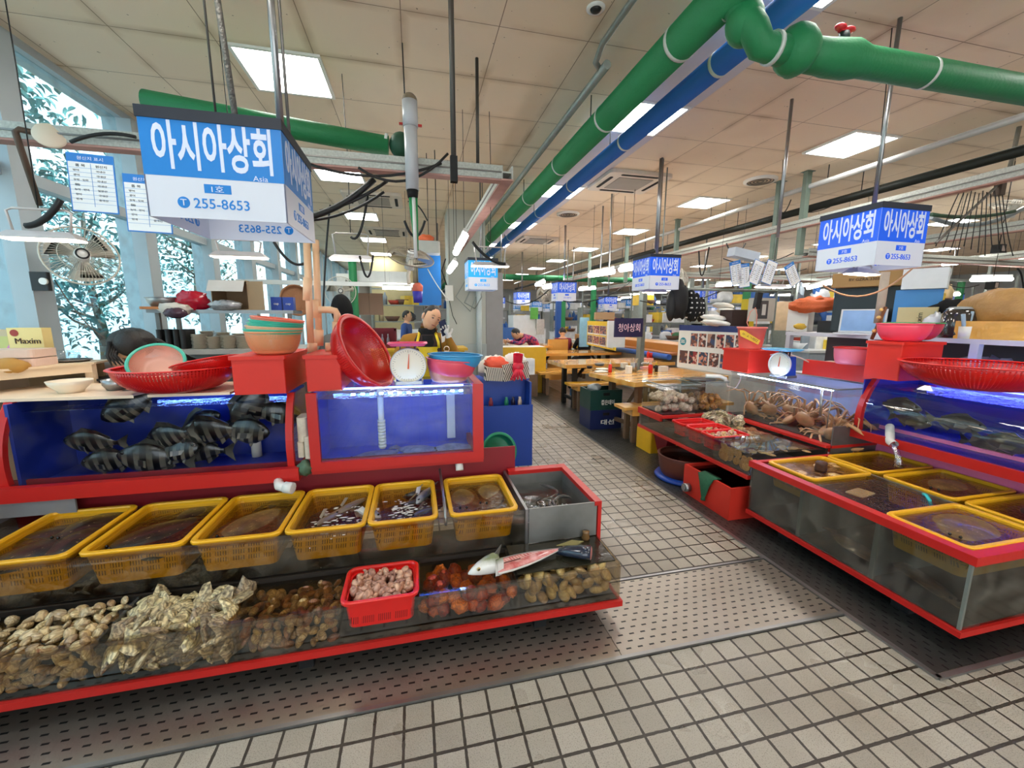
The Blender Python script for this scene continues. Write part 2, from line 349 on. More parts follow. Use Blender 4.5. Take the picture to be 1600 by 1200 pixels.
# ---- outdoors
def outside():
    bld = thing('apartment_building', 'tall tan brick building seen through the windows behind the tree', 'building', (-11, 8.2, 0))
    w = MB().bx(-2, 0, -2.6, 2.6, -3, 14)
    build('wall', w, mat('tan_brick', '#dcb898', .7, var=.2, ns=10), bld)
    for k in range(4):
        for q in range(2):
            a = MB().bx(-.02, .03, -2.1+q*2.4, -.6+q*2.4, .6+k*2.7, 2.2+k*2.7); f = build('window', a, mat('outdoor_window', '#6f8fa8', .2), bld)
    b2 = thing('shop_building', 'low white building with a red shop sign across the street outside', 'building', (-12, 1.0, 0))
    build('wall', MB().bx(-2, 0, -5, 3, -3, 3.4), mat('white_render', '#e8e8e6', .6), b2)
    build('sign_board', MB().bx(0, .08, -3, 2.2, 1.6, 2.5), mat('pink_sign', '#f3d7d2', .5), b2)
    b3 = thing('grey_building', 'pale blue-grey building beyond the far windows', 'building', (-11.5, 18, 0))
    build('wall', MB().bx(-2, 0, -6, 8, -3, 4.2), mat('bluegrey_render', '#a9bcc6', .6), b3)
    struct('floor_street', MB().bx(-40, -2.7, -20, 60, -3.2, -.12), mat('pale_paving', '#b7b3ab', .8, var=.15))
    leafm = mat('dark_leaf', '#4a7a80', .5, var=.35, rnd=.5); barkm = mat('grey_bark', '#55524c', .9, var=.3)
    def tree(x, y, h, seed, n, sz, lab, big=False):
        rr = random.Random(seed); t = thing('tree', lab, 'tree', (x, y, -.1))
        b = MB().tube([(0,0,0),(.04,.03,h*.35),(-.05,.0,h*.6),(0,.08,h)], [.09,.07,.05,.02], 8)
        tips = []
        for k in range(16):
            z = h*(.3+.68*rr.random()); a = rr.random()*2*pi; L = .5+rr.random()*.9
            e = Vector((cos(a)*L*.7, sin(a)*L, z+L*.5)); b.tube([(0,0,z), tuple(Vector((0,0,z))*.45+e*.55+Vector((0,0,-.08))), tuple(e)], [.03,.018,.006], 6); tips.append(e); tips.append(Vector((0,0,z))*.4+e*.6)
        build('trunk', b, barkm, t)
        L = MB()
        for k in range(n):
            p = rr.choice(tips)+Vector((rr.gauss(0,.3), rr.gauss(0,.36), rr.gauss(0,.3))); i0 = len(L.v); l = sz*(.7+rr.random()*.6); w = l*.27
            L.add([(0,0,0),(l*.3,w*.8,.012),(l*.65,w*.75,.0),(l,0,-.04),(l*.65,-w*.75,.0),(l*.3,-w*.8,.012),(l*.35,0,-.006),(l*.7,0,-.02)], [(0,6,1),(1,6,7,2),(2,7,3),(3,7,4),(4,7,6,5),(5,6,0)])
            L.xf(T3(p.x,p.y,p.z,rr.uniform(-.8,.8),rr.uniform(-.7,1.0),rr.uniform(0,6.3)), i0)
        f = build('foliage', L, leafm, t)
    tree(-4.9, 6.2, 4.4, 1, 1900, .12, 'leafy tree standing nearest the window outside, crown level with the transom')
    tree(-5.4, 4.2, 4.9, 2, 420, .30, 'broad-leaved tree outside behind the leftmost upper windows')
    tree(-5.5, 8.9, 3.8, 3, 2300, .10, 'dense fine-leaved tree outside further along the window wall')
    tree(-5.5, 12.6, 3.6, 4, 1400, .13, 'dark evergreen outside the distant windows')
outside()
# ---- ceiling lights, vents
lightm = emis('led_panel_diffuser', (1, .975, .925), PANEL)
tubem = emis('tube_glow', (1, .97, .93), TUBE)
warmt = emis('warm_led_strip', (1, .80, .62), TUBE*.7)
def lpanel():
    t = thing('ceiling_light', 'square LED ceiling panel', 'light', (0,0,H), 0, 'LED ceiling panels')
    f = MB()
    for a in (-1, 1): f.bx(-.29, .29, a*.28-.012, a*.28+.012, -.018, -.001).bx(a*.28-.012, a*.28+.012, -.268, .268, -.018, -.001)
    build('frame', f, white, t); build('diffuser', MB().bx(-.268, .268, -.268, .268, -.012, -.004), lightm, t); return t
lp = lpanel(); first = True
cols = [(-.87, 'left of the green pipe'), (2.1, 'in the grey stripe'), (4.5, 'right of the grey stripe'), (7.25, 'in the third row'), (9.85, 'in the fourth row'), (13.4, 'in the fifth row'), (17., 'in the far right row')]
names = ['nearest', 'second', 'third', 'fourth', 'fifth', 'sixth', 'seventh', 'eighth', 'ninth', 'tenth']
for ci, (x, nm) in enumerate(cols):
    rows = [-2.6, .1, 1.95, 3.7, 5.96, 8.23, 10.6, 12.9, 15.1, 17.4, 20, 23] if ci == 1 else [-1, 1.4, 3.7, 5.96, 8.23, 10.6, 12.9, 15.1, 17.4, 20, 23]  # nearest rows out of view; those right of the stripe added to brighten floor
    vis = 0
    for y in rows:
        if ci > 3 and y < 3: continue
        if ci == 3 and y < 1: continue
        l = 'square LED ceiling panel %s, %s' % (nm, (('unseen behind the viewer over the doors' if y < 0 else 'unseen behind the viewer inside the doors')  if y < 1.6 or (ci == 0 and y < 3) else '%s from the entrance' % names[min(vis, 9)]))
        if y > 1.6 and not (ci == 0 and y < 3): vis += 1
        if first: o = lp; o.location = (x, y, H); o['label'] = l; first = False
        else: o = dup(lp, (x, y, H), label=l)
def cassette(x, y, lab):
    t = thing('air_conditioner', lab, 'air conditioner', (x, y, H))
    b = MB().rbox(-.43, .43, -.38, .38, -.045, -.001, .05); build('panel', b, mat('ac_plastic', '#d9d0c2', .5), t)
    build('grille', MB().bx(-.24, .24, -.22, .22, -.052, -.0455), mat('ac_grille', '#9b968e', .6), t)
    for a in (-1, 1):
        build('air_slot', MB().rbox(-.26, .26, a*.31-.022, a*.31+.022, -.05, -.0455, .02), blackm, t)
        build('air_slot', MB().rbox(a*.34-.022, a*.34+.022, -.22, .22, -.05, -.0455, .02), blackm, t)
cassette(2.83, 5.3, 'square ceiling air conditioner between the blue pipe and the hanging signs')
cassette(-.55, 7.0, 'square ceiling air conditioner behind the black cables on the left')
cassette(2.85, 9.6, 'square ceiling air conditioner furthest down the aisle')
cassette(-.5, 9.5, 'smaller-looking ceiling air conditioner above the folded brown cartons')
def rvent(x, y, lab):
    t = thing('ceiling_vent', lab, 'vent', (x, y, H))
    build('frame', MB().lathe([(.2,-.001),(.2,-.02),(.16,-.03)], 28), white, t)
    g = MB()
    for r in (.04,.08,.12,.155): g.lathe([(r-.012,-.022),(r,-.03),(r+.008,-.022)], 24)
    build('grille', g, mat('vent_grille', '#6b6256', .6), t)
rvent(4.5, 4.85, 'round ceiling vent above the right-hand sign'); rvent(2.69, 7.15, 'round ceiling vent beside the third light of the row')
tc = thing('security_camera', 'small dome camera in the ceiling left of the grey conduit', 'camera', (1.1, 2.55, H))
build('ring', MB().lathe([(.055,-.001),(.055,-.008),(.035,-.012)], 20), white, tc); build('lens', MB().ball((0,0,-.008), (.033,.033,.02), 14, 6), black, tc)
# ---------------------------------------------------------------- lettering
FC = {}
def text_mesh(body, size, ext=.002, off=0., sx=1.0, align='CENTER'):
    key = (body, size, ext, off, sx, align)
    if key in FC: return FC[key]
    cu = bpy.data.curves.new('txt', 'FONT'); cu.body = body; cu.size = size; cu.extrude = ext; cu.offset = off
    cu.align_x = align; cu.align_y = 'CENTER'; cu.resolution_u = 3
    o = bpy.data.objects.new('txt', cu); COL.objects.link(o); bpy.context.view_layer.update()
    me = bpy.data.meshes.new_from_object(o.evaluated_get(bpy.context.evaluated_depsgraph_get()))
    COL.objects.unlink(o); bpy.data.objects.remove(o)
    for v in me.vertices: v.co.x *= sx
    FC[key] = me; return me
def text(body, size, m, parent, loc, face='-y', ext=.002, off=0., sx=1.0, align='CENTER', name='lettering', tilt=0.):
    me = text_mesh(body, size, ext, off, sx, align).copy(); me.materials.clear(); me.materials.append(m)
    o = bpy.data.objects.new(name, me); COL.objects.link(o); o.parent = parent; o.location = loc
    R = {'-y': Matrix.Rotation(pi/2,4,'X'), '+y': Matrix.Rotation(pi,4,'Z')@Matrix.Rotation(pi/2,4,'X'), '+x': Matrix.Rotation(pi/2,4,'Z')@Matrix.Rotation(pi/2,4,'X'), '-x': Matrix.Rotation(-pi/2,4,'Z')@Matrix.Rotation(pi/2,4,'X'), '+z': Matrix.Identity(4)}[face]
    o.rotation_euler = (R@Matrix.Rotation(tilt,4,'Z')).to_euler(); return o
# ---------------------------------------------------------------- generic wares
def ring(hx, hy, r, z, seg=3):
    P = []
    for cx, cy, a0 in ((hx-r,hy-r,0),(-hx+r,hy-r,90),(-hx+r,-hy+r,180),(hx-r,-hy+r,270)):
        for k in range(seg+1): a = radians(a0+90*k/seg); P.append((cx+r*cos(a), cy+r*sin(a), z))
    return P
def crate(name, label, cat, hx, hy, h, loc, mb_, mr_, group=None, tp=.03, rz=0, rimw=.018):
    t = thing(name, label, cat, loc, rz, group)
    b = MB().loft([ring(hx-tp-.004,hy-tp-.004,.03,.006), ring(hx-tp,hy-tp,.03,.0), ring(hx-.012,hy-.012,.03,h-.02), ring(hx-.02,hy-.02,.03,h-.02), ring(hx-tp-.006,hy-tp-.006,.03,.008)], caps=False, sm=False)
    b.add(ring(hx-tp,hy-tp,.03,.002), [tuple(range(16))])
    build('body', b, mb_, t)
    r = MB().loft([ring(hx-rimw,hy-rimw,.03,h-.024), ring(hx-.012,hy-.012,.032,h-.026), ring(hx-.010,hy-.010,.034,h-.006), ring(hx+.004,hy+.004,.04,h-.014), ring(hx+.006,hy+.006,.042,h-.002), ring(hx+.002,hy+.002,.04,h+.003), ring(hx-rimw+.004,hy-rimw+.004,.03,h+.003), ring(hx-rimw,hy-rimw,.03,h-.004), ring(hx-rimw,hy-rimw,.03,h-.024)], caps=False, sm=False)
    build('rim', r, mr_, t); return t
def bowl(name, label, cat, r, h, loc, m, base=.55, rimm=None, rim=.012, rot=None, group=None, n=40, sq=1., lip=True):
    t = thing(name, label, cat, loc, 0, group)
    P = [(.001,.0),(r*base,.0)]
    for k in range(1, 8):
        a = k/7; P.append((r*(base+(1-base)*sin(a*pi/2)), h*(1-cos(a*pi/2))**.9))
    inn = [(max(.0005, q-.004), z+.004) for q, z in P][::-1]  # back of the shelf in one plain dark grey
    build('bowl', MB().lathe(P+inn, n, sq=sq), m, t)
    R = MB(); pr = [(r+.0045*cos(a)*rim/.006, h+.0045*sin(a)) for a in [2*pi*k/8 for k in range(9)]]
    build('rim', R.lathe(pr, n, sq=sq), rimm or m, t)
    if rot: t.rotation_euler = rot
    return t
FX0, FX1 = -2.05, .94
# ---------------------------------------------------------------- left display stand
st = thing('display_stand', 'long red-trimmed stand of glass shellfish trough and basket tank in the left foreground', 'fish stand', (0, 1.65, 0))
Y0 = 0
b = MB().bx(FX0, FX1+.012, -.012, .30, .098, .128).bx(FX0, FX1+.012, .30, .86, .098, .128); build('base_tray', b, red, st)
b = MB().bx(FX0, FX1-.012, .004, .85, .129, .134).bx(FX0, .535, .285, .297, .135, .30).bx(.56, FX1-.01, .285, .3, .135, .31); build('tank_floor', b, mat('dark_tank_floor', '#241d17', .5, var=.3), st)
for x in (-1.199, -.739, -.344, -.018, .428):
    build('divider', MB().bx(x-.006, x+.006, .006, .283, .135, .296), glassm, st)
build('trough_glass', MB().bx(FX0, FX1, .0, .006, .129, .30).bx(FX1-.006, FX1, .006, .285, .129, .318), glassm, st)
gl = glass('glass_lip', (.92,.9,.84), .3, .05)
build('glass_edge', MB().bx(FX0, FX1, -.003, .014, .300, .307).bx(FX1-.012, FX1+.001, .014, .285, .305, .315), gl, st)
build('basket_tank_glass', MB().bx(FX0, .548, .298, .304, .306, .497), glassm, st)
build('cover_sheet', MB().bx(.43, FX1-.008, .042, .284, .309, .315), mat('wet_dark_cover', '#2e2b20', .2, var=.4, ns=12, bump=.3, bs=30), st)
b = MB().bx(.552, FX1-.006, .276, .284, .32, .512).bx(FX1-.012, FX1-.006, .29, .82, .135, .50); b.bx(.556, FX1-.012, .80, .806, .135, .492).bx(.556, FX1-.014, .3, .80, .136, .14); build('end_panel', b, mat('worn_steel_panel', '#8b8a86', .35, .6, var=.3, ns=9), st)
build('divider', MB().bx(.535, .55, .286, .85, .14, .505), steel, st)
# red rim of the eel tank and back rail
P = [(.815,.80),(.815,.86),(.98,.86),(FX1+.02,.275),(FX1-.03,.275),(.90,.80)]
b = MB().prism([(.56,.80),(.56,.86),(FX1+.02,.86),(FX1+.02,.272),(FX1-.02,.272),(FX1-.02,.80)], .492, .517)
b.bx(FX1+.0, FX1+.02, .272, .30, .10, .492); build('red_rim', b, red, st)
build('back_panel', MB().bx(FX0, .62, .872, .885, .30, .66), maroon, st)
b = MB()
for x in (-1.35, -.93, .33): b.lathe([(.001,-.002),(.014,-.002),(.014,.001)], 14, (0,0,0)).xf(T3(x,.868,.60,pi/2), len(b.v)-42)
build('bolt_hole', b, blackm, st)
build('side_panel', MB().bx(-2.06, -2.045, .30, .88, .13, .62).bx(-2.045, -1.72, .78, .79, .5, .62), mat('grey_side_panel', '#8b8a8c', .5, var=.15), st)
build('shade_block', MB().bx(FX0+.1, FX1-.12, .12, .84, 0, .097), blackm, st)  # black block added to darken the shade under the stand
for x in (-1.75, -.5, .55):
    build('leg', MB().bx(x-.03, x+.03, .05, .09, 0, .098), blackm, st)
build('water', MB().bx(FX0+.01, -.347, .008, .282, .279, .280).bx(-.341, .425, .008, .282, .279, .280), water, st)
build('basket_water', MB().bx(FX0+.01, .533, .306, .86, .472, .473), glass('rippled_water', (.80,.74,.62), .25, .04, water=45.), st)
build('eel_water', MB().bx(.553, FX1-.014, .288, .86, .425, .426), waterc, st)
# aeration tube on divider between fourth and fifth baskets
vb = solo('drain_pipe', 'thin chrome standpipe between the two right yellow baskets', 'pipe', MB().tube([(.125,2.47,.56),(.125,2.2,.535),(.122,1.965,.515),(.122,1.95,.46)], .008, 8), steel)
# ---- yellow baskets
spec = [(-1.645,.195,'dark flounders, leftmost of the row'),(-1.225,.2,'one big dark flounder, second from left'),(-.825,.19,'pale brown flatfish, third from left'),(-.445,.185,'two long brown fish and foam, fourth from left'),(-.085,.175,'splashing pale-bellied fish, fifth from left'),(.325,.185,'smooth olive flatfish beside the eel tank')]
for cx, hw, ds in spec:
    crate('plastic_basket', 'yellow slotted basket of '+ds, 'basket', hw-.008, .245, .165, (cx, 2.205, .34), yel, yelr, 'yellow baskets in the left stand')
crate('plastic_basket', 'small red basket of pale molluscs standing in the shellfish trough', 'basket', .155, .125, .13, (-.178, 1.752, .205), redcr, redr, tp=.02, rimw=.012)
# ---- tanks above
def end_arc(x0, x1, y0, z0, z1, th=.03, bulge=.10, m=None):
    P = []
    for k in range(9):
        a = k/8; z = z0+(z1-z0)*a; P.append((y0+bulge*(a**2.2)-.015*sin(a*pi), z))
    Q = [(y+th, z) for y, z in P][::-1]
    return P, Q
P, Q = end_arc(0,0,2.44,.66,1.065)
ta = thing('fish_tank', 'long blue-lit tank of striped fish with a bowed glass front, on the left', 'fish tank', (0,0,.60))
b = MB().bx(-2.02, -.66, 2.40, 2.44, .585, .66).bx(-2.02, -.66, 2.44, 2.90, .585, .615)
P2 = [(y, z) for y, z in P]; Q2 = Q
for x in (-2.0, -.705): b.prism_x(P2+Q2, x-.018, x+.018)
b.xf(Matrix.Translation((0,0,-.60))); build('red_frame', b, red, ta)
g = MB(); n = len(P)
vs = [(x, y+.008, z) for x in (-1.982, -.723) for y, z in P]
g.add(vs, [(i, i+1, n+i+1, n+i) for i in range(n-1)], 0, True).xf(Matrix.Translation((0,0,-.60))); build('front_glass', g, glassb, ta)
bk = mat('tank_back_blue', '#20328a', .4, var=.75, ns=4)
build('back_panel', MB().bx(-1.99,-.71,2.86,2.88,.02,.46).bx(-1.99,-1.975,2.5,2.86,.02,.46).bx(-1.98,-.71,2.46,2.86,.016,.02), bk, ta)
build('side_glass', MB().bx(-.712,-.706,2.54,2.87,.03,.45), glassb, ta)
build('water', MB().bx(-1.97,-.715,2.56,2.86,.41,.411), glass('blue_water', (.6,.7,.85), .2, .03, water=14.), ta)
bled = emis('blue_led', (.12,.26,1), 8.)
build('led_strip', MB().bx(-1.5,-.8,2.80,2.812,.425,.432), bled, ta)
build('bubbler', MB().tube([(-1.0,2.8,.02),(-1.0,2.8,.36)], .03, 10), offwhite, ta)
tb = thing('fish_tank', 'empty-looking bright blue tank with a square red frame, centre left', 'fish tank', (0,0,.60))
b = MB().bx(-.60,-.545,2.425,2.46,.025,.475).bx(.33,.395,2.425,2.46,.02,.50).bx(-.545,.33,2.425,2.46,.02,.075).bx(.34,.395,2.46,2.88,.02,.075).bx(.345,.395,2.46,2.88,.47,.50).bx(-.60,.395,2.44,2.88,.0,.02)
build('red_frame', b, red, tb)
build('front_glass', MB().bx(-.545,.33,2.438,2.444,.075,.49).bx(-.56,.38,2.435,2.447,.485,.492), glassb, tb)
bk2 = mat('tank_back_deep_blue', '#1e48c4', .45, var=.25, ns=1.5)
build('back_panel', MB().bx(-.59,.385,2.86,2.88,.02,.47).bx(-.59,-.575,2.47,2.86,.02,.47).bx(.37,.385,2.47,2.86,.075,.47).bx(-.58,.37,2.47,2.86,.0205,.024), bk2, tb)
build('water', MB().bx(-.574,.369,2.45,2.86,.435,.436), MC['blue_water'], tb)
b = MB()
for k in range(13): b.bx(-.37+k*.052, -.37+k*.052+.022, 2.475, 2.487, .448, .458)
build('led_strip', b, emis('blue_led_bright', (.18,.42,1), 26.), tb)
build('led_strip', MB().bx(-.5,.3,2.66,2.68,.452,.46), bled, tb)
build('divider', MB().bx(.20,.255,2.80,2.84,.06,.40), white, tb)
b = MB()
for k in range(9): b.cyl((-.22,2.6,.09+k*.02), (-.22,2.6,.105+k*.02), .024, n=12)
b.cyl((-.22,2.6,.08),(-.22,2.6,.46),.018); build('filter_tube', b, white, tb)
build('top_glass', MB().bx(-.41,.34,2.46,2.80,.494,.500), glassb, tb)
# bundled foam and drain between the tanks
solo('foam_pad', 'grimy white foam stuffed between the two left tanks', 'foam', MB().rbox(-.672,-.615,2.47,2.60,.79,.93,.02).rbox(-.672,-.64,2.46,2.5,.70,.79,.01).rbox(-.637,-.605,2.46,2.5,.69,.82,.01), mat('grimy_foam', '#d3cab6', .9, var=.3, ns=30, bump=.5))
solo('taped_bundle', 'green taped bundle hanging under the gap between the left tanks', 'bundle', MB().ball((-.635,2.44,.645),(.04,.04,.045),12,8,f=lambda d:1+.15*sin(9*d.x+7*d.z)), mat('green_tape', '#4f6a52', .6, var=.5, ns=40))
el = thing('drain_elbow', 'white drain elbow under the red tray between the left tanks', 'pipe', (-.72,2.36,.59))
build('elbow', MB().tube([(-.05,.06,0),(-.03,.0,-.01),(.02,-.02,-.02)], .026, 10), white, el); build('collar', MB().tube([(.0,-.012,-.015),(.045,-.025,-.02)], .031, 10), white, el)
solo('drain_elbow', 'white drain stub under the right end of the square blue tank', 'pipe', MB().tube([(.245,2.50,.60),(.245,2.45,.575),(.245,2.44,.555)], .024, 10), white)
# ---- things on the left tanks
bd = mat('cream_board2', '#f0d9bd', .55, var=.05)
solo('board', 'cream board lying along the left end of the striped-fish tank', 'board', MB().prism([(-2.35,2.55),(-1.46,2.53),(-1.50,2.58),(-1.42,3.02),(-2.2,3.05)], 1.067, 1.083), bd)
solo('board', 'cream board under the big red strainer on the tank', 'board', MB().prism([(-1.40,2.535),(-1.01,2.535),(-1.01,2.95),(-1.36,2.95)], 1.067, 1.082), bd)
def lidbox(name, lab, x0, x1, y0, y1, z0, z1, m, lid=.02):
    t = thing(name, lab, 'box', (0,0,z0))
    build('body', MB().rbox(x0,x1,y0,y1,0,z1-z0-lid,.008), m, t)
    build('lid', MB().rbox(x0-.01,x1+.01,y0-.01,y1+.01,z1-z0-lid,z1-z0,.01), m, t); return t
lidbox('control_box', 'red lidded box under the peach strainer on the left tank', -.965,-.705,2.47,2.98,1.075,1.285, redbox)
lidbox('control_box', 'red lidded box with beige pipes behind it, beside the upright red strainer', -.60,-.415,2.47,2.9,1.08,1.285, redbox)
bowl('strainer', 'big shallow red strainer lying on the cream boards', 'strainer', .285, .135, (-1.305,2.66,1.083), redh, .42, redr, .02)
s2 = bowl('strainer', 'small pink strainer with a turquoise rim leaning inside the red strainer', 'strainer', .125, .07, (-1.40,2.68,1.20), holes('pink_strainer','#f3b9a3','polar',130,160,.4,.008), .5, mat('turquoise_rim','#3fb8a0',.4), .012, rot=(radians(48),0,radians(14)))
s3 = bowl('strainer', 'tilted red strainer tucked in the right side of the big red one', 'strainer', .17, .08, (-1.14,2.66,1.165), redh, .5, redr, .014, rot=(radians(-6),radians(-12),0))
solo('bowl', 'shallow cream bowl on the left end of the board', 'bowl', MB().lathe([(.001,0),(.05,0),(.055,.012),(.085,.045),(.093,.066),(.089,.066),(.08,.045),(.05,.016),(.001,.012)], 36), offwhite, (-1.84,2.70,1.083))
solo('steel_bowl', 'small stainless bowl beside the cream bowl', 'bowl', MB().lathe([(.001,0),(.04,0),(.058,.03),(.062,.06),(.059,.06),(.055,.03),(.001,.006)], 32), steel, (-1.655,2.74,1.083))
for k, (r, z, m, l) in enumerate([(.145,1.286,'peach','deep peach strainer on the red box, lowest of its stack')]):
    bowl('strainer', l, 'strainer', .142, .125, (-.79,2.62,1.286), holes('peach_strainer','#f5a673','polar',110,120,.4,.02), .6, mat('peach_rim','#f5a673',.4), .01)
gt = mat('green_turquoise_plastic', '#35b79a', .35)
for k in range(5):
    ms = [gt, mat('peach_rim2','#f4b98f',.4), gt, gt, mat('salmon_rim','#ef7b62',.4)][k]
    bowl('strainer', ['thin turquoise strainer nested just above the peach one','pale peach strainer rim second up in the nested stack','turquoise strainer third up in the nested stack','turquoise strainer fourth up in the nested stack','salmon strainer topping the nested stack'][k], 'strainer', .145-.003*k, .05, (-.79+.006*k,2.62,1.372+.0155*k), ms, .7, ms, .008, rot=(0,radians(2+k*1.2),0))
u = bowl('strainer', 'large red strainer standing on edge between the red box and the scale', 'strainer', .235, .15, (-.30,2.66,1.27), redh, .45, redr, .02)
u.rotation_euler = (radians(0), radians(62), radians(-22)); u.location = (-.405,2.68,1.225)
# scale
def scale_thing(lab, loc, rz, bodym, panm, panw=.115):
    t = thing('kitchen_scale', lab, 'scale', loc, rz)
    build('base', MB().rbox(-.085,.085,-.02,.11,0,.02,.012), steel, t)
    build('body', MB().prism_y([(-.075,.02),(.075,.02),(.06,.185),(-.06,.185)], .0, .10), bodym, t)
    build('dial_ring', MB().lathe([(.105,0),(.108,.01),(.104,.022),(.1,.02),(.1,.0)], 40).xf(T3(0,.0,.115,pi/2)), mat('silver_ring','#cfccc6',.3,.5), t)
    build('dial', MB().lathe([(.001,.014),(.1,.014)], 40).xf(T3(0,.0,.115,pi/2)), mat('dial_face','#f3ead2',.4,var=.03), t)
    tk = MB()
    for k in range(40):
        a = 2*pi*k/40; r1 = .084 if k % 4 else .078
        i0 = len(tk.v); tk.bx(-.0008,.0008,-.0006,0,r1,.092).xf(T3(0,-.0148,.115,0,a,0), i0)
    tk_ = build('dial_marks', tk, mat('dial_print','#5a5148',.6), t)
    ndl = MB().prism_y([(-.005,-.02),(.005,-.02),(.0015,.07),(-.0015,.07)], -.019,-.0165).lathe([(.001,.0),(.010,.0),(.010,.004)],14,(0,0,0)).xf(T3(0,0,.115,0,.08,0))
    build('needle', ndl, mat('orange_needle','#e8602c',.5), t)
    build('column', MB().bx(-.05,-.042,.03,.045,.185,.235).bx(.042,.05,.03,.045,.185,.235).bx(-.012,.012,.02,.06,.185,.23), mat('dark_bracket','#54484a',.4,.5), t)
    i0 = MB().loft([ring(panw-.02,.085,.02,.235), ring(panw-.015,.09,.02,.24), ring(panw,.105,.02,.252), ring(panw-.004,.101,.02,.252), ring(panw-.02,.085,.02,.243)], sm=False)
    build('pan', i0, panm, t); return t
scale_thing('kitchen scale with a pink tray and blue body on the square blue tank', (-.043,2.53,1.095), 0, blue, mat('pink_plastic','#f0507c',.4))
peach = holes('peach_strainer2','#f2a080','polar',90,120,.4,.015)
bowl('strainer', 'peach strainer at the bottom of the bowl stack right of the scale', 'strainer', .128, .10, (.205,2.60,1.100), peach, .8, mat('peach_rim3','#f2a080',.4), .01)
bowl('basin', 'rose plastic basin in the middle of the stack right of the scale', 'basin', .155, .10, (.215,2.60,1.135), mat('rose_plastic','#ea5568',.35), .72, None, .012, rot=(0,radians(5),0))
bowl('basin', 'pale blue basin on top of the stack right of the scale', 'basin', .165, .085, (.245,2.61,1.178), mat('sky_plastic','#3e9fd4',.35), .65, None, .014, rot=(0,radians(2),0))
# ---------------------------------------------------------------- seafood
def clam_mb(r=.026, th=.4, ridges=7, asp=1.25):
    b = MB(); n = 14; vs = []
    for sgn in (1, -1):
        rings = []
        for k in range(5):
            q = k/4; R = r*cos(q*pi/2*.96); z = sgn*r*th*sin(q*pi/2)*(1+.04*(k % 2))
            rings.append([(R*cos(2*pi*j/n)*asp+.22*r*q, R*sin(2*pi*j/n), z) for j in range(n)])
        b.loft(rings, caps=True)
    return b
def shell_m(name, c, c2, sc=60., rough=.35, rnd=.5, dist=2.):
    t = NT(name); co = t.co()
    wv = t.node('ShaderNodeTexWave', {'Vector': co, 'Scale': sc, 'Distortion': dist, 'Detail': 2.}, wave_type='RINGS').outputs[1]
    r = t.node('ShaderNodeObjectInfo').outputs['Random']
    col = t.mix(t.m('MULTIPLY', wv, .6), lin(c), lin(c2)); col = t.mix(t.ramp(t.noise(co, 60.), .5, .75), col, lin(c2))
    col = t.node('ShaderNodeHueSaturation', {'Hue': t.m('MULTIPLY_ADD', r, .04*rnd, .5-.02*rnd), 'Saturation': 1.0, 'Value': t.m('MULTIPLY_ADD', r, rnd*1.1, 1-rnd*.55), 'Color': col}).outputs[0]
    MC[name] = t.done(t.pr(col=col, rough=rough, nor=t.bump(wv, .25, .002), coat=.3)); return MC[name]
m_clam = shell_m('tan_clam_shell', '#c9ac7e', '#7a5a3a'); m_pale = shell_m('pale_clam', '#d9c49a', '#8a6f4a')
m_oys = shell_m('oyster_shell', '#c9b48c', '#3a2c20', 25, .45, .8, 12.); m_brn = shell_m('brown_cockle', '#a8714c', '#5a3622')
m_ppl = shell_m('beige_mollusc', '#c99a82', '#8c5c4a', 30); m_big = shell_m('olive_round_clam', '#c9ac72', '#a88a55', 30)
m_scal = shell_m('cream_scallop', '#d9b273', '#a37a3e', 30, .4, .25); m_sqt = shell_m('orange_sea_squirt', '#e0601c', '#7a1408', 40, .3, 1.1, 8.)
def rough_shell(r=.045, seed=1):
    rr = random.Random(seed); b = MB(); n = 13; rings = []
    ph = [rr.uniform(.72,1.25) for _ in range(n)]
    for q, z in ((.2,-.012),(.9,-.006),(1,0),(.85,.006),(.55,.013),(.2,.016)):
        rings.append([(r*q*ph[j]*cos(2*pi*j/n)*1.35, r*q*ph[j]*sin(2*pi*j/n), z+rr.uniform(-.003,.003)) for j in range(n)])
    return b.loft(rings, sm=False)
def whelk_mb(r=.026):
    b = MB(); pts = []; rad = []
    for k in range(15):
        a = k*.72; q = 1-k/15; pts.append((r*.55*q*cos(a), r*.55*q*sin(a), .05-q*.055)); rad.append(r*.75*q+.002)
    return b.tube(pts, rad, 8)
def squirt_mb(seed=1):
    rr = random.Random(seed); o = Vector((rr.random()*9, rr.random()*9, 0))
    return MB().ball((0,0,0), (.030,.027,.036), 14, 9, f=lambda d: 1+.45*max(0, mnoise.noise(d*3.1+o))+.2*mnoise.noise(d*7+o))
def proto(name, mb, m, cat): return build(name, mb, m)
def heap(protos, x0, x1, y0, y1, z0, z1, step, label, cat, group, tilt=1.0, zs=.7, dens=1., top=None, seed=1, sc=(.8,1.2), flat=False):
    rr = random.Random(seed); nx = max(1, round((x1-x0)/step)); ny = max(1, round((y1-y0)/step)); nz = max(1, round((z1-z0)/(step*zs)))
    cnt = 0
    for i in range(nx):
        for j in range(ny):
            for k in range(nz):
                if not (j == 0 or k >= nz-1 or (k == nz-2 and rr.random() < .5)): continue
                if rr.random() > dens: continue
                x = x0+(i+.5+rr.uniform(-.4,.4))*(x1-x0)/nx; y = y0+(j+.5+rr.uniform(-.35,.35))*(y1-y0)/ny; z = z0+(k+.5+rr.uniform(-.3,.3))*(z1-z0)/nz
                if top: z += top(x, y)*(k+1)/nz
                p = rr.choice(protos)
                o = p.copy(); COL.objects.link(o); o.location = (x, y, z)
                t = tilt if j else 1.3*tilt
                o.rotation_euler = (rr.uniform(-t,t) + (pi/2*.7 if j == 0 and not flat else 0), rr.uniform(-t,t), rr.uniform(0,6.28))
                s = rr.uniform(*sc); o.scale = (s,s,s); tag(o, label, cat, group); cnt += 1
    return cnt
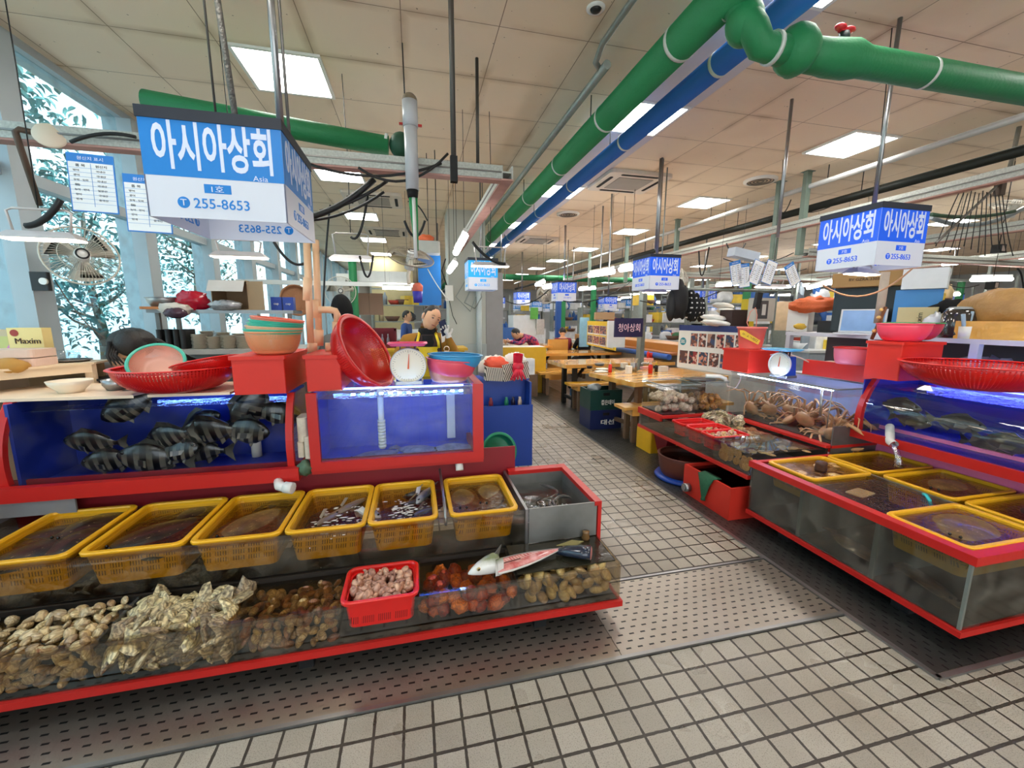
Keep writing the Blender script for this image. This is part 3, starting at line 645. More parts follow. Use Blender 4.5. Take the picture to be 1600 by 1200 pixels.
def clear(ps):
    for p in ps: COL.objects.unlink(p); bpy.data.objects.remove(p)
p = [proto('clam', clam_mb(.021, asp=1.15), m_pale, 0), proto('clam', clam_mb(.019, .55, asp=1.1), m_clam, 0), proto('clam', clam_mb(.020, .5, asp=1.2), m_pale, 0)]
heap(p, -1.96, -1.215, 1.668, 1.90, .14, .285, .036, 'pale clam in the leftmost heap of the glass trough', 'clam', 'pale clams in the leftmost trough section', 1.0, .72, top=lambda x, y: .012*sin(x*9)+.15*(y-1.70))
clear(p)
p = [proto('oyster', rough_shell(.042, k), m_oys, 0) for k in (1,2,3)]
heap(p, -1.17, -.765, 1.672, 1.90, .145, .285, .05, 'rough grey-gold oyster in the second heap of the trough', 'oyster', 'oysters in the second trough section', .9, .55, top=lambda x, y: .12*(y-1.70))
clear(p)
p = [proto('cockle', clam_mb(.023, .55, asp=1.05), m_brn, 0), proto('cockle', clam_mb(.022, .6, asp=1.), m_clam, 0)]
heap(p, -.72, -.37, 1.668, 1.90, .14, .27, .038, 'brown cockle in the third heap of the trough', 'clam', 'brown cockles in the third trough section', 1.0, .7)
clear(p)
p = [proto('whelk', whelk_mb(), m_ppl, 0), proto('whelk', clam_mb(.018, .6, asp=1.1), m_ppl, 0)]
heap(p, -.30, -.055, 1.655, 1.85, .295, .325, .032, 'pinkish mollusc in the small red basket', 'mollusc', 'molluscs in the red trough basket', 1.0, .8)
clear(p)
p = [proto('sea_squirt', squirt_mb(k), m_sqt, 0) for k in (1,2,3)]
heap(p, .0, .41, 1.68, 1.90, .155, .262, .058, 'orange-red lumpy sea squirt in the trough', 'sea squirt', 'sea squirts in the trough under the cut fish', 1.2, .8)
clear(p)
p = [proto('clam', clam_mb(.036, .5, asp=1.0), m_big, 0)]
heap(p, .46, .91, 1.678, 1.85, .150, .290, .058, 'large olive round clam behind glass at the right end of the trough', 'clam', 'large clams at the right end of the trough', .5, .95, sc=(.85,1.1))
clear(p)
# ---- fish
def fish_mb(L=.3, H=.09, W=.035, tail=.07, hx=.28):
    b = MB(); rings = []; n = 14
    prof = [(0,.06,.1),(.04,.32,.4),(.12,.6,.75),(.25,.9,1),(.42,1,1),(.6,.82,.8),(.75,.52,.5),(.87,.24,.25),(.93,.2,.15),(.95,.2,.1)]
    for x, h, w in prof: rings.append([(x*L, W*.5*w*cos(2*pi*j/n), H*.5*h*sin(2*pi*j/n)) for j in range(n)])
    b.loft(rings)
    t = .0025
    b.prism_y([(.93*L,.012),(L+tail*.6,H*.42),(L+tail*.35,0),(L+tail*.6,-H*.42),(.93*L,-.012)], -t, t)
    b.prism_y([(.25*L,H*.42),(.38*L,H*.66),(.6*L,H*.56),(.84*L,H*.25),(.8*L,H*.12),(.5*L,H*.40)], -t, t)
    b.prism_y([(.6*L,-H*.34),(.66*L,-H*.56),(.84*L,-H*.22),(.8*L,-H*.12)], -t, t)
    b.prism_y([(.30*L,-H*.38),(.36*L,-H*.62),(.42*L,-H*.44)], -t, t)
    for s in (-1, 1):
        i0 = len(b.v); b.prism_y([(0,0),(.06,.018),(.07,-.01),(.02,-.02)], -.0012, .0012).xf(T3(.27*L, s*W*.48, -.005, 0, .2, s*.5), i0)
    return b
def eye(L, H, W, parent, m1, m2):
    for s in (-1, 1):
        e = build('eye', MB().ball((.1*L, s*W*.30, H*.12), (.007,.004,.007), 10, 6), m1, parent)
def fish_m(name, back, belly, stripe=None, sc=18.):
    t = NT(name); co = t.co(); x, y, z = t.xyz(co)
    f = t.ramp(t.m('ADD', z, t.m('MULTIPLY', t.noise(co, 30.), .02)), -.02, .04)
    col = t.mix(f, lin(belly), lin(back))
    if stripe:
        s = t.m('GREATER_THAN', t.m('SINE', t.m('MULTIPLY', t.m('ADD', x, t.m('MULTIPLY', z, .15)), sc*6.283)), -.1)
        s = t.m('MULTIPLY', s, t.m('LESS_THAN', x, .27)); col = t.mix(s, col, lin(stripe))
    MC[name] = t.done(t.pr(col=col, rough=.3, coat=.4)); return MC[name]
m_str = fish_m('striped_fish_skin', '#24231f', '#6e675a', '#07070a', 22.)
m_dark = fish_m('dark_fish_skin', '#2c2824', '#5b5348'); m_silv = fish_m('silver_fish_skin', '#2d3b4c', '#d8d4cc')
eyem = mat('fish_eye', '#0b0b0b', .1)
def mkfish(label, group, m, L, H, W, loc, rot, name='striped_fish', cat='fish'):
    t = thing(name, label, cat, loc, 0, group); t.rotation_euler = rot
    build('body', fish_mb(L, H, W), m, t); eye(L, H, W, t, eyem, None); return t
fp = [(-1.86,2.62,.83,.1,.3,0),(-1.70,2.66,.93,-.5,0,.2),(-1.62,2.6,.74,.2,.0,.1),(-1.50,2.66,.80,-.2,.1,-.3),(-1.33,2.64,.84,.0,.2,.0),(-1.22,2.6,.76,.15,.2,3.0),(-1.14,2.7,.93,.5,.1,2.9),(-1.05,2.66,.84,-1.0,.2,.1),(-.93,2.68,.95,.3,.0,.2),(-.85,2.6,.82,-.1,.0,2.9),(-1.8,2.62,.70,.0,.1,.1),(-1.42,2.72,.72,.1,0,.0)]
wh = ['swimming low','upper left','low centre','mid left','in the middle','turned right, low','near the surface','nose down','near the surface at the right','by the red post','lying on the floor at the left','at the back near the floor']
pf = None
for k, (x, y, z, ry, rx, rz) in enumerate(fp):
    lab = 'dark striped fish in the long blue tank, '+wh[k]
    if pf is None: pf = mkfish(lab, 'striped fish in the long blue tank', m_str, .26, .135, .045, (x,y,z), (rx,ry,rz))
    else: dup(pf, (x,y,z), (rx,ry,rz), lab, scale=.98+.35*((k*7) % 5)/5)
# flatfish
def flat_mb(L=.36, Wd=.2, bend=.0):
    b = MB(); n = 26; top = []; out = []
    def o(a):
        x = cos(a); w = sin(a); r = 1-.12*(1+cos(a*2))*.0
        return (L*.5*x, Wd*.5*w*(1-.25*x if x > 0 else 1+.1*x))
    rings = []
    for q, z in ((1.0,0),(.9,.004),(.78,.012),(.4,.02),(.02,.024)):
        rings.append([(o(2*pi*j/n)[0]*q, o(2*pi*j/n)[1]*q*(1+(.04*(j%2) if q == 1 else 0)), z+bend*sin(o(2*pi*j/n)[0]*14)*q) for j in range(n)])
    b.loft(rings)
    b.prism([(L*.47,-.012),(L*.62,-.045),(L*.66,0),(L*.62,.045),(L*.47,.012)], .0, .004); return b
def flat_m(name, c, c2):
    t = NT(name); co = t.co(); f = t.ramp(t.noise(co, 26., 6.), .38, .62); sp = t.m('GREATER_THAN', t.noise(co, 70., 2.), .68)
    col = t.mix(f, lin(c), lin(c2)); col = t.mix(t.m('MULTIPLY', sp, .6), col, lin('#c0a070'))
    MC[name] = t.done(t.pr(col=col, rough=.35, coat=.3, nor=t.bump(t.noise(co, 150.), .3, .003))); return MC[name]
m_fd = flat_m('dark_flounder_skin', '#15110d', '#33291d'); m_fb = flat_m('brown_flounder_skin', '#553e24', '#7d6038'); m_fo = flat_m('olive_flatfish_skin', '#5a4626', '#75602f')
def mkflat(lab, grp, m, L, Wd, loc, rz, tilt=0, bend=0.):
    t = thing('flatfish', lab, 'fish', loc, rz, grp); t.rotation_euler = (tilt, 0, rz)
    build('body', flat_mb(L, Wd, bend), m, t)
    for s in (-.015, .02): build('eye', MB().ball((-L*.38, s, .018), .007, 10, 6), eyem, t)
    return t
G = 'flatfish in the yellow baskets'
zb = .395
for i, (x, y, L, Wd, rz, m, l, z) in enumerate([
  (-1.66,2.12,.40,.28,.9,m_fd,'dark flounder filling the front of the leftmost yellow basket',.44),(-1.60,2.32,.36,.24,1.2,m_fd,'dark flounder at the back of the leftmost yellow basket',.446),
  (-1.24,2.17,.45,.27,.8,m_fd,'big dark flounder in the second yellow basket',.442),(-1.18,2.32,.36,.22,1.4,m_fd,'dark flounder behind the big one in the second yellow basket',.436),
  (-.83,2.18,.43,.27,1.0,m_fb,'pale brown flatfish in the third yellow basket',.441),(-.79,2.33,.34,.20,1.5,m_fd,'dark fish at the back of the third yellow basket',.432),
  (.24,2.24,.38,.24,1.5,m_fo,'olive flatfish on the left of the sixth yellow basket',.438),(.39,2.26,.36,.22,1.25,m_fo,'olive flatfish overlapping on the right of the sixth yellow basket',.437),(-.42,2.12,.3,.16,.9,m_fd,'dark flatfish low in the fourth yellow basket',.385),(-1.55,2.14,.34,.2,1.7,m_fd,'dark flounder at the right of the leftmost yellow basket',.447),(-1.74,2.28,.3,.2,.3,m_fd,'dark flounder at the back left corner of the leftmost yellow basket',.437),(-1.13,2.12,.34,.2,1.3,m_fd,'dark flounder at the right of the second yellow basket',.430),(-1.3,2.3,.32,.2,.5,m_fd,'dark flounder at the back left of the second yellow basket',.43),(-.74,2.14,.32,.18,1.6,m_fb,'brown flatfish at the right of the third yellow basket',.430),(.30,2.36,.3,.2,.2,m_fd,'dark fish at the back of the sixth yellow basket',.425),(-.1,2.2,.36,.28,.8,m_fd,'black mass of fish low in the fifth yellow basket',.395),(-.46,2.25,.38,.3,1.2,m_fd,'dark flatfish at the back of the fourth yellow basket',.39)]):
    mkflat(l, G, m, L, Wd, (x, y, z+.018), rz, bend=.006 if i % 2 else 0)
m_longb = fish_m('brown_long_fish', '#6f604f', '#a39179')
for x, y, z, rz, l, m, L in [(-.53,2.04,.44,1.05,'long brown fish along the left of the fourth yellow basket',m_longb,.34),(-.45,2.16,.445,.95,'long grey fish across the middle of the fourth yellow basket',m_longb,.3),
   (-.20,2.08,.45,2.4,'pale-bellied fish head at the left of the fifth yellow basket',m_silv,.22),(-.12,2.2,.44,.4,'dark fish in the middle of the fifth yellow basket',m_dark,.26),(-.02,2.2,.455,1.2,'fish showing a white belly at the right of the fifth yellow basket',m_silv,.26),(-.1,2.33,.445,.2,'dark fish at the back of the fifth yellow basket',m_dark,.26),(-.06,2.06,.44,.6,'fish breaking the surface in the front of the fifth yellow basket',m_dark,.24)]:
    mkfish(l, 'round fish in the yellow baskets', m, L, .07, .05, (x,y,z+.016), (1.2,0,rz), 'live_fish')
# splash foam
fm = mat('water_foam', '#e8e2d4', .3)
rr = random.Random(5); f = MB()
for cx, cy, n_ in ((-.40,2.07,60),(-.08,2.14,70)):
    for k in range(n_):
        x = cx+rr.gauss(0,.07); y = cy+rr.gauss(0,.07); r = rr.uniform(.002,.007)
        f.ball((x,y,.476),(r*rr.uniform(1,4),r,.0015),6,4)
mkflat('pale grey flatfish on the floor of the square blue tank, left', None, flat_m('grey_flatfish_skin','#6d7178','#9a9aa0'), .34, .2, (-.28,2.62,.625), .5)
mkflat('grey flatfish on the floor of the square blue tank, middle', None, MC['grey_flatfish_skin'], .36, .2, (.02,2.66,.628), 2.6)
mkflat('grey flatfish against the right end of the square blue tank', None, MC['grey_flatfish_skin'], .3, .18, (.22,2.6,.64), .2, tilt=.2)
fo = solo('foam', 'white foam flecks on the splashing water of the yellow baskets', 'foam', f, fm); fo['kind'] = 'stuff'
# eels
em = mat('eel_skin', '#4a4644', .25, var=.3, ns=20, coat=.5)
rr = random.Random(9)
for k in range(9):
    cx, cy = rr.uniform(.66,.84), rr.uniform(2.06,2.36); R = rr.uniform(.05,.10); a0 = rr.random()*6; ar = rr.uniform(2.2,4.5); z = rr.uniform(.36,.43)
    pts = [(min(.90,max(.58,cx+R*(1+.25*sin(i*.9+k))*cos(a0+ar*i/12))), min(2.46,max(1.97,cy+R*1.5*sin(a0+ar*i/12))), z+.006*sin(i)) for i in range(13)]
    solo('eel', 'grey eel curled in the steel tank at the right end of the left stand', 'eel', MB().tube(pts, [.003,.008]+[.011]*8+[.008,.005,.002], 8), em, group='eels in the right-end tank')
fl = thing('float', 'white round float in the eel tank', 'float', (.80,2.02,.415))
build('cap', MB().lathe([(.001,.03),(.022,.03),(.024,.018),(.001,.018)],20), white, fl); build('stem', MB().lathe([(.001,0),(.022,0),(.022,.018),(.001,.018)],20), mat('olive_float','#8a7a3c',.5), fl)
solo('bottle_neck', 'amber-capped stub standing on the wet cover at the right end of the trough', 'bottle', MB().lathe([(.001,0),(.02,0),(.022,.01),(.017,.035),(.019,.045),(.001,.046)],16,m=0), mat('amber_glass','#7d5a34',.2), (.865,1.905,.316))
# cut fish on the cover
def cutfish():
    t = thing('gutted_fish', 'large gutted fish with silver head and open pink flesh on the trough edge', 'fish', (.20,1.69,.318), radians(13))
    L = .15; n = 14
    ht = NT('silver_head'); hco = ht.co(); hx_, hy_, hz_ = ht.xyz(hco); hm = ht.done(ht.pr(col=ht.mix(ht.ramp(ht.m('ADD', hz_, ht.m('MULTIPLY', ht.noise(hco, 30.), .02)), .075, .10), lin('#e6e2dc'), lin('#757c58')), rough=.25, coat=.5))
    rings = []
    for x, h, w in ((0,.08,.1),(.02,.35,.4),(.05,.62,.7),(.09,.88,.9),(.125,1,1),(.145,.96,.97)):
        rings.append([(x, .038*w*cos(2*pi*j/n), .052+.048*h*sin(2*pi*j/n)-.02*(1-h)) for j in range(n)])
    build('head', MB().loft(rings), hm, t)
    build('eye', MB().ball((.042,-.024,.058),(.009,.004,.009),12,8), mat('fish_eye_gold','#b59a5a',.2), t).location = (0,0,0)
    build('pupil', MB().ball((.042,-.0275,.058),(.005,.002,.005),10,6), eyem, t)
    build('gill_cover', MB().loft([[(.118+.012*sin(a)-.0,-.0405,.05+.042*cos(a)) for a in [pi*k/8 for k in range(9)]],[(.150+.012*sin(a),-.036,.05+.044*cos(a)) for a in [pi*k/8 for k in range(9)]]], caps=False), hm, t)
    # body: skin below, flesh slab above
    sk = MB(); fl_ = MB()
    S1 = [(.13,.052,.012),(.2,.056,.0),(.28,.052,0),(.36,.040,.0),(.44,.022,.0),(.49,.01,.0),(.52,.004,0)]
    rings = []; rf = []
    for x, w, _ in S1:
        rings.append([(x, w*cos(a)*1.0, .028+.026*sin(a)*(w/.056)) for a in [pi+pi*k/8 for k in range(9)]])
        rf.append([(x, w*.94*(1-2*k/8), .026+.020*sin(pi*k/8)*(w/.056)+(-.012 if (x < .34 and 2 < k < 6) else 0)) for k in range(9)])
    sk.loft(rings, caps=False); fl_.loft(rf, caps=False)
    build('skin', sk, mat('pale_skin','#d8cfc8',.3,coat=.4), t)
    tt = NT('pink_flesh'); co = tt.co(); x, y, z = tt.xyz(co)
    rib = tt.m('GREATER_THAN', tt.m('SINE', tt.m('ADD', tt.m('MULTIPLY', x, 420.), tt.m('MULTIPLY', tt.m('ABSOLUTE', y), 300.))), .55)
    rib = tt.m('MULTIPLY', rib, tt.m('LESS_THAN', tt.m('ABSOLUTE', tt.m('SUBTRACT', y, .012)), .012))
    c = tt.mix(tt.ramp(tt.noise(co, 25., 5.), .35, .65), lin('#c85a56'), lin('#e8a6a0')); c = tt.mix(tt.m('MULTIPLY', rib, .7), c, lin('#f0d8d0'))
    cav = tt.m('MULTIPLY', tt.m('LESS_THAN', tt.m('ABSOLUTE', tt.m('SUBTRACT', y, .004)), .006), tt.m('LESS_THAN', x, .27)); c = tt.mix(tt.m('MULTIPLY', cav, .85), c, lin('#4a0f12'))
    build('flesh', fl_, tt.done(tt.pr(col=c, rough=.25, sss=.1, coat=.4)), t)
    build('fin', MB().prism_y([(.12,.085),(.165,.135),(.15,.08)], -.003,.003), mat('dark_fin','#5d5850',.4), t)
    build('tail_stub', MB().tube([(.515,0,.028),(.545,.006,.034)], [.008,.013], 8), mat('pale_skin2','#d9b6a6',.4), t)
cutfish()
tfh = thing('fish_tail_piece', 'blue-black severed fish piece with a raw red end beside the cut fish', 'fish', (.66,1.80,.318), radians(-28))
build('body', MB().loft([[(x, w*cos(2*pi*j/12), .03*k+.002+.03*k*sin(2*pi*j/12)) for j in range(12)] for x, w, k in ((0,.012,.4),(.05,.03,.8),(.12,.04,1),(.17,.042,1.1))]), mat('blueblack_skin','#1d2638',.25,coat=.6,var=.4,ns=6), tfh)
build('cut_face', MB().ball((.172,0,.033),(.006,.036,.031),12,8), mat('raw_red','#b06a62',.3,var=.4,ns=50), tfh)
build('fin', MB().prism([(.0,.0),(.07,.07),(.13,.075),(.10,.03)], .045,.049), mat('yellow_fin','#8a7f4c',.4), tfh)
# ---------------------------------------------------------------- right display stand
RX = 2.32
ls = thing('display_stand', 'red-trimmed glass stand with six basket bays in the right foreground', 'fish stand', (RX, 1.12, 0))
ls_l = lambda b: b.xf(Matrix.Translation((-RX,-1.12,0)))
X1 = 3.50; Y1 = 2.33
build('base_tray', ls_l(MB().bx(RX-.012,X1,1.108,Y1,.10,.128)), red, ls)
build('tank_floor', ls_l(MB().bx(RX+.01,X1-.02,1.13,Y1-.01,.129,.134)), mat('sandy_tank_floor','#4d4636',.5,var=.5,ns=7), ls)
cl = glass('scratched_glass', (.66,.68,.66), .25, .15, dirt_haze=.15)
build('side_glass', ls_l(MB().bx(RX,RX+.006,1.12,Y1,.13,.455)), cl, ls)
build('front_glass', ls_l(MB().bx(RX,X1,1.12,1.126,.13,.455)), cl, ls)
for y in (1.50, 1.935):
    build('divider', ls_l(MB().bx(RX+.008,RX+.02,y-.012,y+.012,.13,.47).bx(RX+.02,X1-.05,y-.003,y+.003,.14,.46)), galv, ls)
build('corner_post', ls_l(MB().bx(RX-.001,RX+.012,1.119,1.131,.13,.46)), galv, ls)
build('red_rim', ls_l(MB().bx(RX-.022,RX+.035,1.098,Y1+.005,.455,.497).bx(RX+.035,X1,1.098,1.145,.455,.497).bx(RX+.035,3.02,2.30,Y1+.005,.44,.492)), red, ls)
build('end_panel', ls_l(MB().bx(RX+.01,3.02,Y1-.008,Y1,.13,.45)), steeld, ls)
build('back_panel', ls_l(MB().bx(3.47,3.49,1.12,2.36,.13,.69)), mat('pink_panel','#ee7cab',.45,var=.1), ls)
build('steel_splash', ls_l(MB().bx(3.03,3.47,2.335,2.345,.40,.70)), steeld, ls)
build('centre_bar', ls_l(MB().bx(2.893,2.912,1.15,2.3,.465,.488)), steel, ls)
build('water', ls_l(MB().bx(RX+.03,3.46,1.14,2.32,.484,.485)), MC['rippled_water'], ls)
build('shade_block', ls_l(MB().bx(2.5,3.45,1.3,2.25,0,.099)), blackm, ls)  # black filler added below the right stand to deepen its shadow
for x in (2.45,):
    for y in (1.4, 2.1): build('leg', ls_l(MB().bx(x-.04,x+.04,y-.04,y+.04,0,.10)), blackm, ls)
for cx, cy, hx, hy, ds in [(2.615,1.325,.262,.178,'one olive flatfish, nearest the red corner'),(2.652,2.115,.25,.178,'round tan shells and a brown knob'),(3.19,2.115,.262,.178,'foaming water under the white spout'),(3.18,1.72,.265,.19,'purple-lit water behind the steel bar'),(3.19,1.32,.268,.185,'purple-lit dark water by the right edge')]:
    crate('plastic_basket', 'yellow basket in the right stand holding '+ds, 'basket', hx-.004, hy-.004, .165, (cx, cy, .335), yel, yelr, 'yellow baskets in the right stand')
mkflat('olive flatfish filling the nearest yellow basket of the right stand', None, m_fo, .47, .29, (2.62,1.32,.474), .35, bend=.004)
mkflat('brown flatfish lying flat on the glass tank floor under the nearest right basket', None, m_fb, .5, .2, (2.52,1.4,.17), 1.2, tilt=.3)
mkflat('dim flatfish on the floor of the middle glass bay of the right stand', None, m_fb, .36, .2, (2.5,1.7,.16), 1.3, tilt=.2)
mkflat('dark flatfish in the basket by the right picture edge', None, m_fd, .4, .25, (3.2,1.32,.47), .3)
mkflat('dark flatfish in the purple-lit basket behind the steel bar', None, m_fb, .42, .26, (3.19,1.72,.47), .2)
mkflat('brown flatfish in the basket under the white spout', None, m_fb, .38, .24, (3.2,2.1,.45), .1)
pl = solo('tray', 'white tile submerged in the open glass bay of the right stand', 'tray', MB().rbox(-.07,.07,-.045,.045,0,.006,.01), white, (2.55,1.76,.474), (0,0,.2))
solo('hose', 'short turquoise hose end in the open bay of the right stand', 'hose', MB().tube([(0,0,0),(.01,.02,.03),(.03,.05,.045),(.05,.075,.04)], .009, 10), mat('turq_hose','#2fc0c8',.3), (2.80,1.56,.455))
rr = random.Random(21)
disc = proto('scallop', MB().lathe([(.001,.010),(.02,.008),(.034,.003),(.038,0),(.034,-.002),(.001,-.002)], 18), m_scal, 0)
for k in range(26):
    x, y = rr.uniform(2.46,2.84), rr.uniform(1.98,2.24); o = disc.copy(); COL.objects.link(o); o.location = (x,y,rr.uniform(.455,.482)); o.rotation_euler = (rr.uniform(-.25,.25), rr.uniform(-.25,.25), 0); s = rr.uniform(.8,1.15); o.scale = (s,s*.9,s); tag(o, 'round tan shell in the yellow basket with the brown knob', 'scallop', 'round shells in the right basket')
solo('wooden_knob', 'squat dark brown knob standing among the round shells', 'knob', MB().lathe([(.001,0),(.032,0),(.036,.02),(.033,.05),(.037,.06),(.03,.07),(.001,.072)], 18, wob=.06), mat('dark_brown_knob','#4a2c1e',.5,var=.4,ns=30), (2.66,2.10,.47))
# raised far section with shells, red baskets, glass boxes
fs = thing('display_stand', 'raised red-trimmed shellfish counter beyond the right stand', 'fish stand', (RX, 2.34, 0))
fl_l = lambda b: b.xf(Matrix.Translation((-RX,-2.34,0)))
build('base_tray', fl_l(MB().bx(RX-.012,3.62,2.345,3.86,.345,.372)), red, fs)
build('side_glass', fl_l(MB().bx(RX,RX+.006,2.35,3.86,.372,.535)), glassm, fs)
build('tank_floor', fl_l(MB().bx(RX+.01,3.05,2.35,3.85,.373,.377).bx(3.0,3.02,2.35,3.42,.377,.53)), MC['dark_tank_floor'], fs)
build('divider', fl_l(MB().bx(RX+.006,3.0,2.72,2.726,.377,.545).bx(RX+.006,3.0,3.40,3.406,.377,.535)), glassm, fs)
build('red_rim', fl_l(MB().bx(2.985,3.05,2.34,3.42,.535,.556).bx(RX-.015,3.1,3.415,3.45,.535,.56).bx(RX-.018,RX+.008,3.45,3.86,.50,.56).bx(3.03,3.05,2.34,3.42,.50,.535)), red, fs)
build('water', fl_l(MB().bx(RX+.008,2.985,2.355,3.40,.522,.523)), waterc, fs)
build('clear_lid', fl_l(MB().bx(RX-.004,2.86,2.36,2.72,.538,.544)), glass('skyglass',(.85,.9,.95),.6,.03), fs)
build('support', fl_l(MB().add([(2.45,3.80,.345),(2.45,3.5,.345),(2.55,3.8,.0),(2.55,3.72,.0),(2.60,3.80,.345),(2.60,3.5,.345),(2.62,3.8,.0),(2.62,3.72,.0)],[(0,1,3,2),(4,6,7,5),(0,2,6,4),(1,5,7,3),(0,4,5,1),(2,3,7,6)])), maroon, fs)
build('back_board', fl_l(MB().bx(3.05,3.07,2.35,3.86,.0,.345)), blackm, fs)
for cy, ds in ((3.24,'dark water only, furthest of three'),(3.03,'small dark molluscs, middle of three'),(2.83,'pale cockle meat, nearest of three')):
    crate('plastic_basket', 'red basket on the raised counter with '+ds, 'basket', .17, .098, .12, (2.515, cy, .425), redcr, redr, 'red baskets on the raised counter', tp=.02, rimw=.012)
p = [proto('cockle', clam_mb(.014, .6, 3), m_ppl, 0), proto('cockle', clam_mb(.016, .5, 3), m_scal, 0)]
heap(p, 2.38, 2.65, 2.76, 2.90, .515, .54, .03, 'tan cockle in the nearest red basket on the raised counter', 'cockle', 'cockles in the nearest red basket of the counter', 1, .8, flat=True)
heap(p, 2.38, 2.65, 2.96, 3.10, .50, .52, .035, 'small brown mollusc in the middle red basket on the raised counter', 'mollusc', 'molluscs in the middle red basket of the counter', 1, .8, flat=True)
clear(p)
p = [proto('oyster', rough_shell(.04, k), m_oys, 0) for k in (4,5,6)]
heap(p, 2.72, 2.97, 3.12, 3.38, .46, .60, .05, 'craggy oyster in the far heap of the raised counter', 'oyster', 'oysters heaped on the raised counter', .8, .5, top=lambda x, y: -.04*abs(x-2.85)*8, seed=3)
clear(p)
p = [proto('shell', rough_shell(.035, 8), m_scal, 0), proto('shell', rough_shell(.04, 9), m_brn, 0)]
heap(p, 2.72, 2.97, 2.76, 3.10, .47, .515, .055, 'brown-gold shell under shallow water in the middle of the raised counter', 'shell', 'brown shells under water on the raised counter', .3, .8, flat=True, seed=4)
clear(p)
for k in range(34):
    o = disc.copy(); COL.objects.link(o)
    if k < 20: o.location = (RX+.03+rr.random()*.03, rr.uniform(2.39,2.69), rr.uniform(.41,.49)); o.rotation_euler = (0, pi/2+rr.uniform(-.3,.3), rr.uniform(-.2,.2)); l = 'round yellow clam pressed to the side glass of the raised counter'; g_ = 'round clams against the side glass'
    else: o.location = (rr.uniform(2.42,2.96), rr.uniform(2.40,2.68), rr.uniform(.49,.515)); o.rotation_euler = (rr.uniform(-.3,.3), rr.uniform(-.3,.3), 0); l = 'round tan clam under the shiny lid at the near end of the raised counter'; g_ = 'round clams under the shiny lid'
    s = rr.uniform(.75,1.1); o.scale = (s,s,s); tag(o, l, 'clam', g_)
clear([disc])
# two square glass boxes with lumpy shellfish
def gbox(name, lab, x0, x1, y0, y1, z0, z1, frame=True):
    t = thing(name, lab, 'fish tank', (x0, y0, z0))
    X, Y, Z = x1-x0, y1-y0, z1-z0
    build('glass', MB().bx(0,X,0,.006,0,Z).bx(0,.006,.006,Y,0,Z).bx(X-.006,X,.006,Y,0,Z).bx(.006,X-.006,Y-.006,Y,0,Z), glassb, t)
    build('floor', MB().bx(.006,X-.006,.006,Y-.006,.001,.008), MC['dark_tank_floor'], t)
    build('rim', MB().bx(-.004,X+.004,-.004,.012,Z,Z+.008).bx(-.004,.012,.012,Y,Z,Z+.008).bx(X-.012,X+.004,.012,Y,Z,Z+.008).bx(-.004,X+.004,Y-.008,Y+.004,Z,Z+.008), galv, t)
    build('water', MB().bx(.008,X-.008,.008,Y-.008,Z*.86,Z*.86+.001), waterc, t); return t
t1 = gbox('glass_box', 'square glass box of pale lumpy shellfish at the far left of the raised counter', 2.33, 2.74, 3.46, 3.84, .562, .845)
t2 = gbox('glass_box', 'square glass box of amber conches beside the pale lumpy one', 2.75, 3.07, 3.46, 3.80, .562, .86)
build('back', MB().bx(.01,.31,.325,.33,.01,.27), mat('brown_back','#5e4228',.6,var=.5,ns=9), t2)
m_lump = shell_m('pale_lumpy_shell', '#cbb299', '#8e7460', 30, .5, .4, 6.); m_amb = shell_m('amber_conch', '#c9853a', '#6e3a16', 40, .35, .5, 4.)
p = [proto('lumpy_shell', squirt_mb(k+5), m_lump, 0) for k in range(3)]
heap(p, 2.36, 2.71, 3.485, 3.80, .58, .70, .06, 'pale lumpy shell in the left glass box', 'shellfish', 'pale lumpy shellfish in the left glass box', 1.5, .8, top=lambda x, y: .05*sin((x-2.36)*9), sc=(.9,1.4))
clear(p)
p = [proto('conch', whelk_mb(.034), m_amb, 0)]
heap(p, 2.79, 3.03, 3.49, 3.76, .58, .68, .06, 'amber conch in the right glass box', 'conch', 'amber conches in the right glass box', 1.5, .8, top=lambda x, y: .06*(x-2.79)*3, sc=(.9,1.3))
clear(p)
solo('lid', 'dark oval lid resting across the two glass boxes', 'lid', MB().lathe([(.001,.012),(.15,.010),(.165,.004),(.16,0),(.001,0)], 30, sq=.8), mat('dark_lid','#3b3d40',.3,.5), (2.86,3.62,.872))
wp = thing('hose', 'white plastic pipe elbow lying on the dark lid with a thin hose', 'hose', (2.90,3.60,.91))
build('pipe', MB().tube([(0,0,0),(.12,-.06,.0),(.16,-.09,-.02),(.17,-.10,-.06)], .022, 10), white, wp)
build('tube', MB().tube([(.17,-.1,-.05),(.15,-.14,-.09),(.2,-.2,-.1),(.24,-.2,-.02),(.25,-.2,.1),(.33,-.3,.22),(.5,-.42,.27),(.62,-.5,.22),(.7,-.62,.15)], .007, 8), mat('translucent_tube','#d8c4bc',.3), wp)
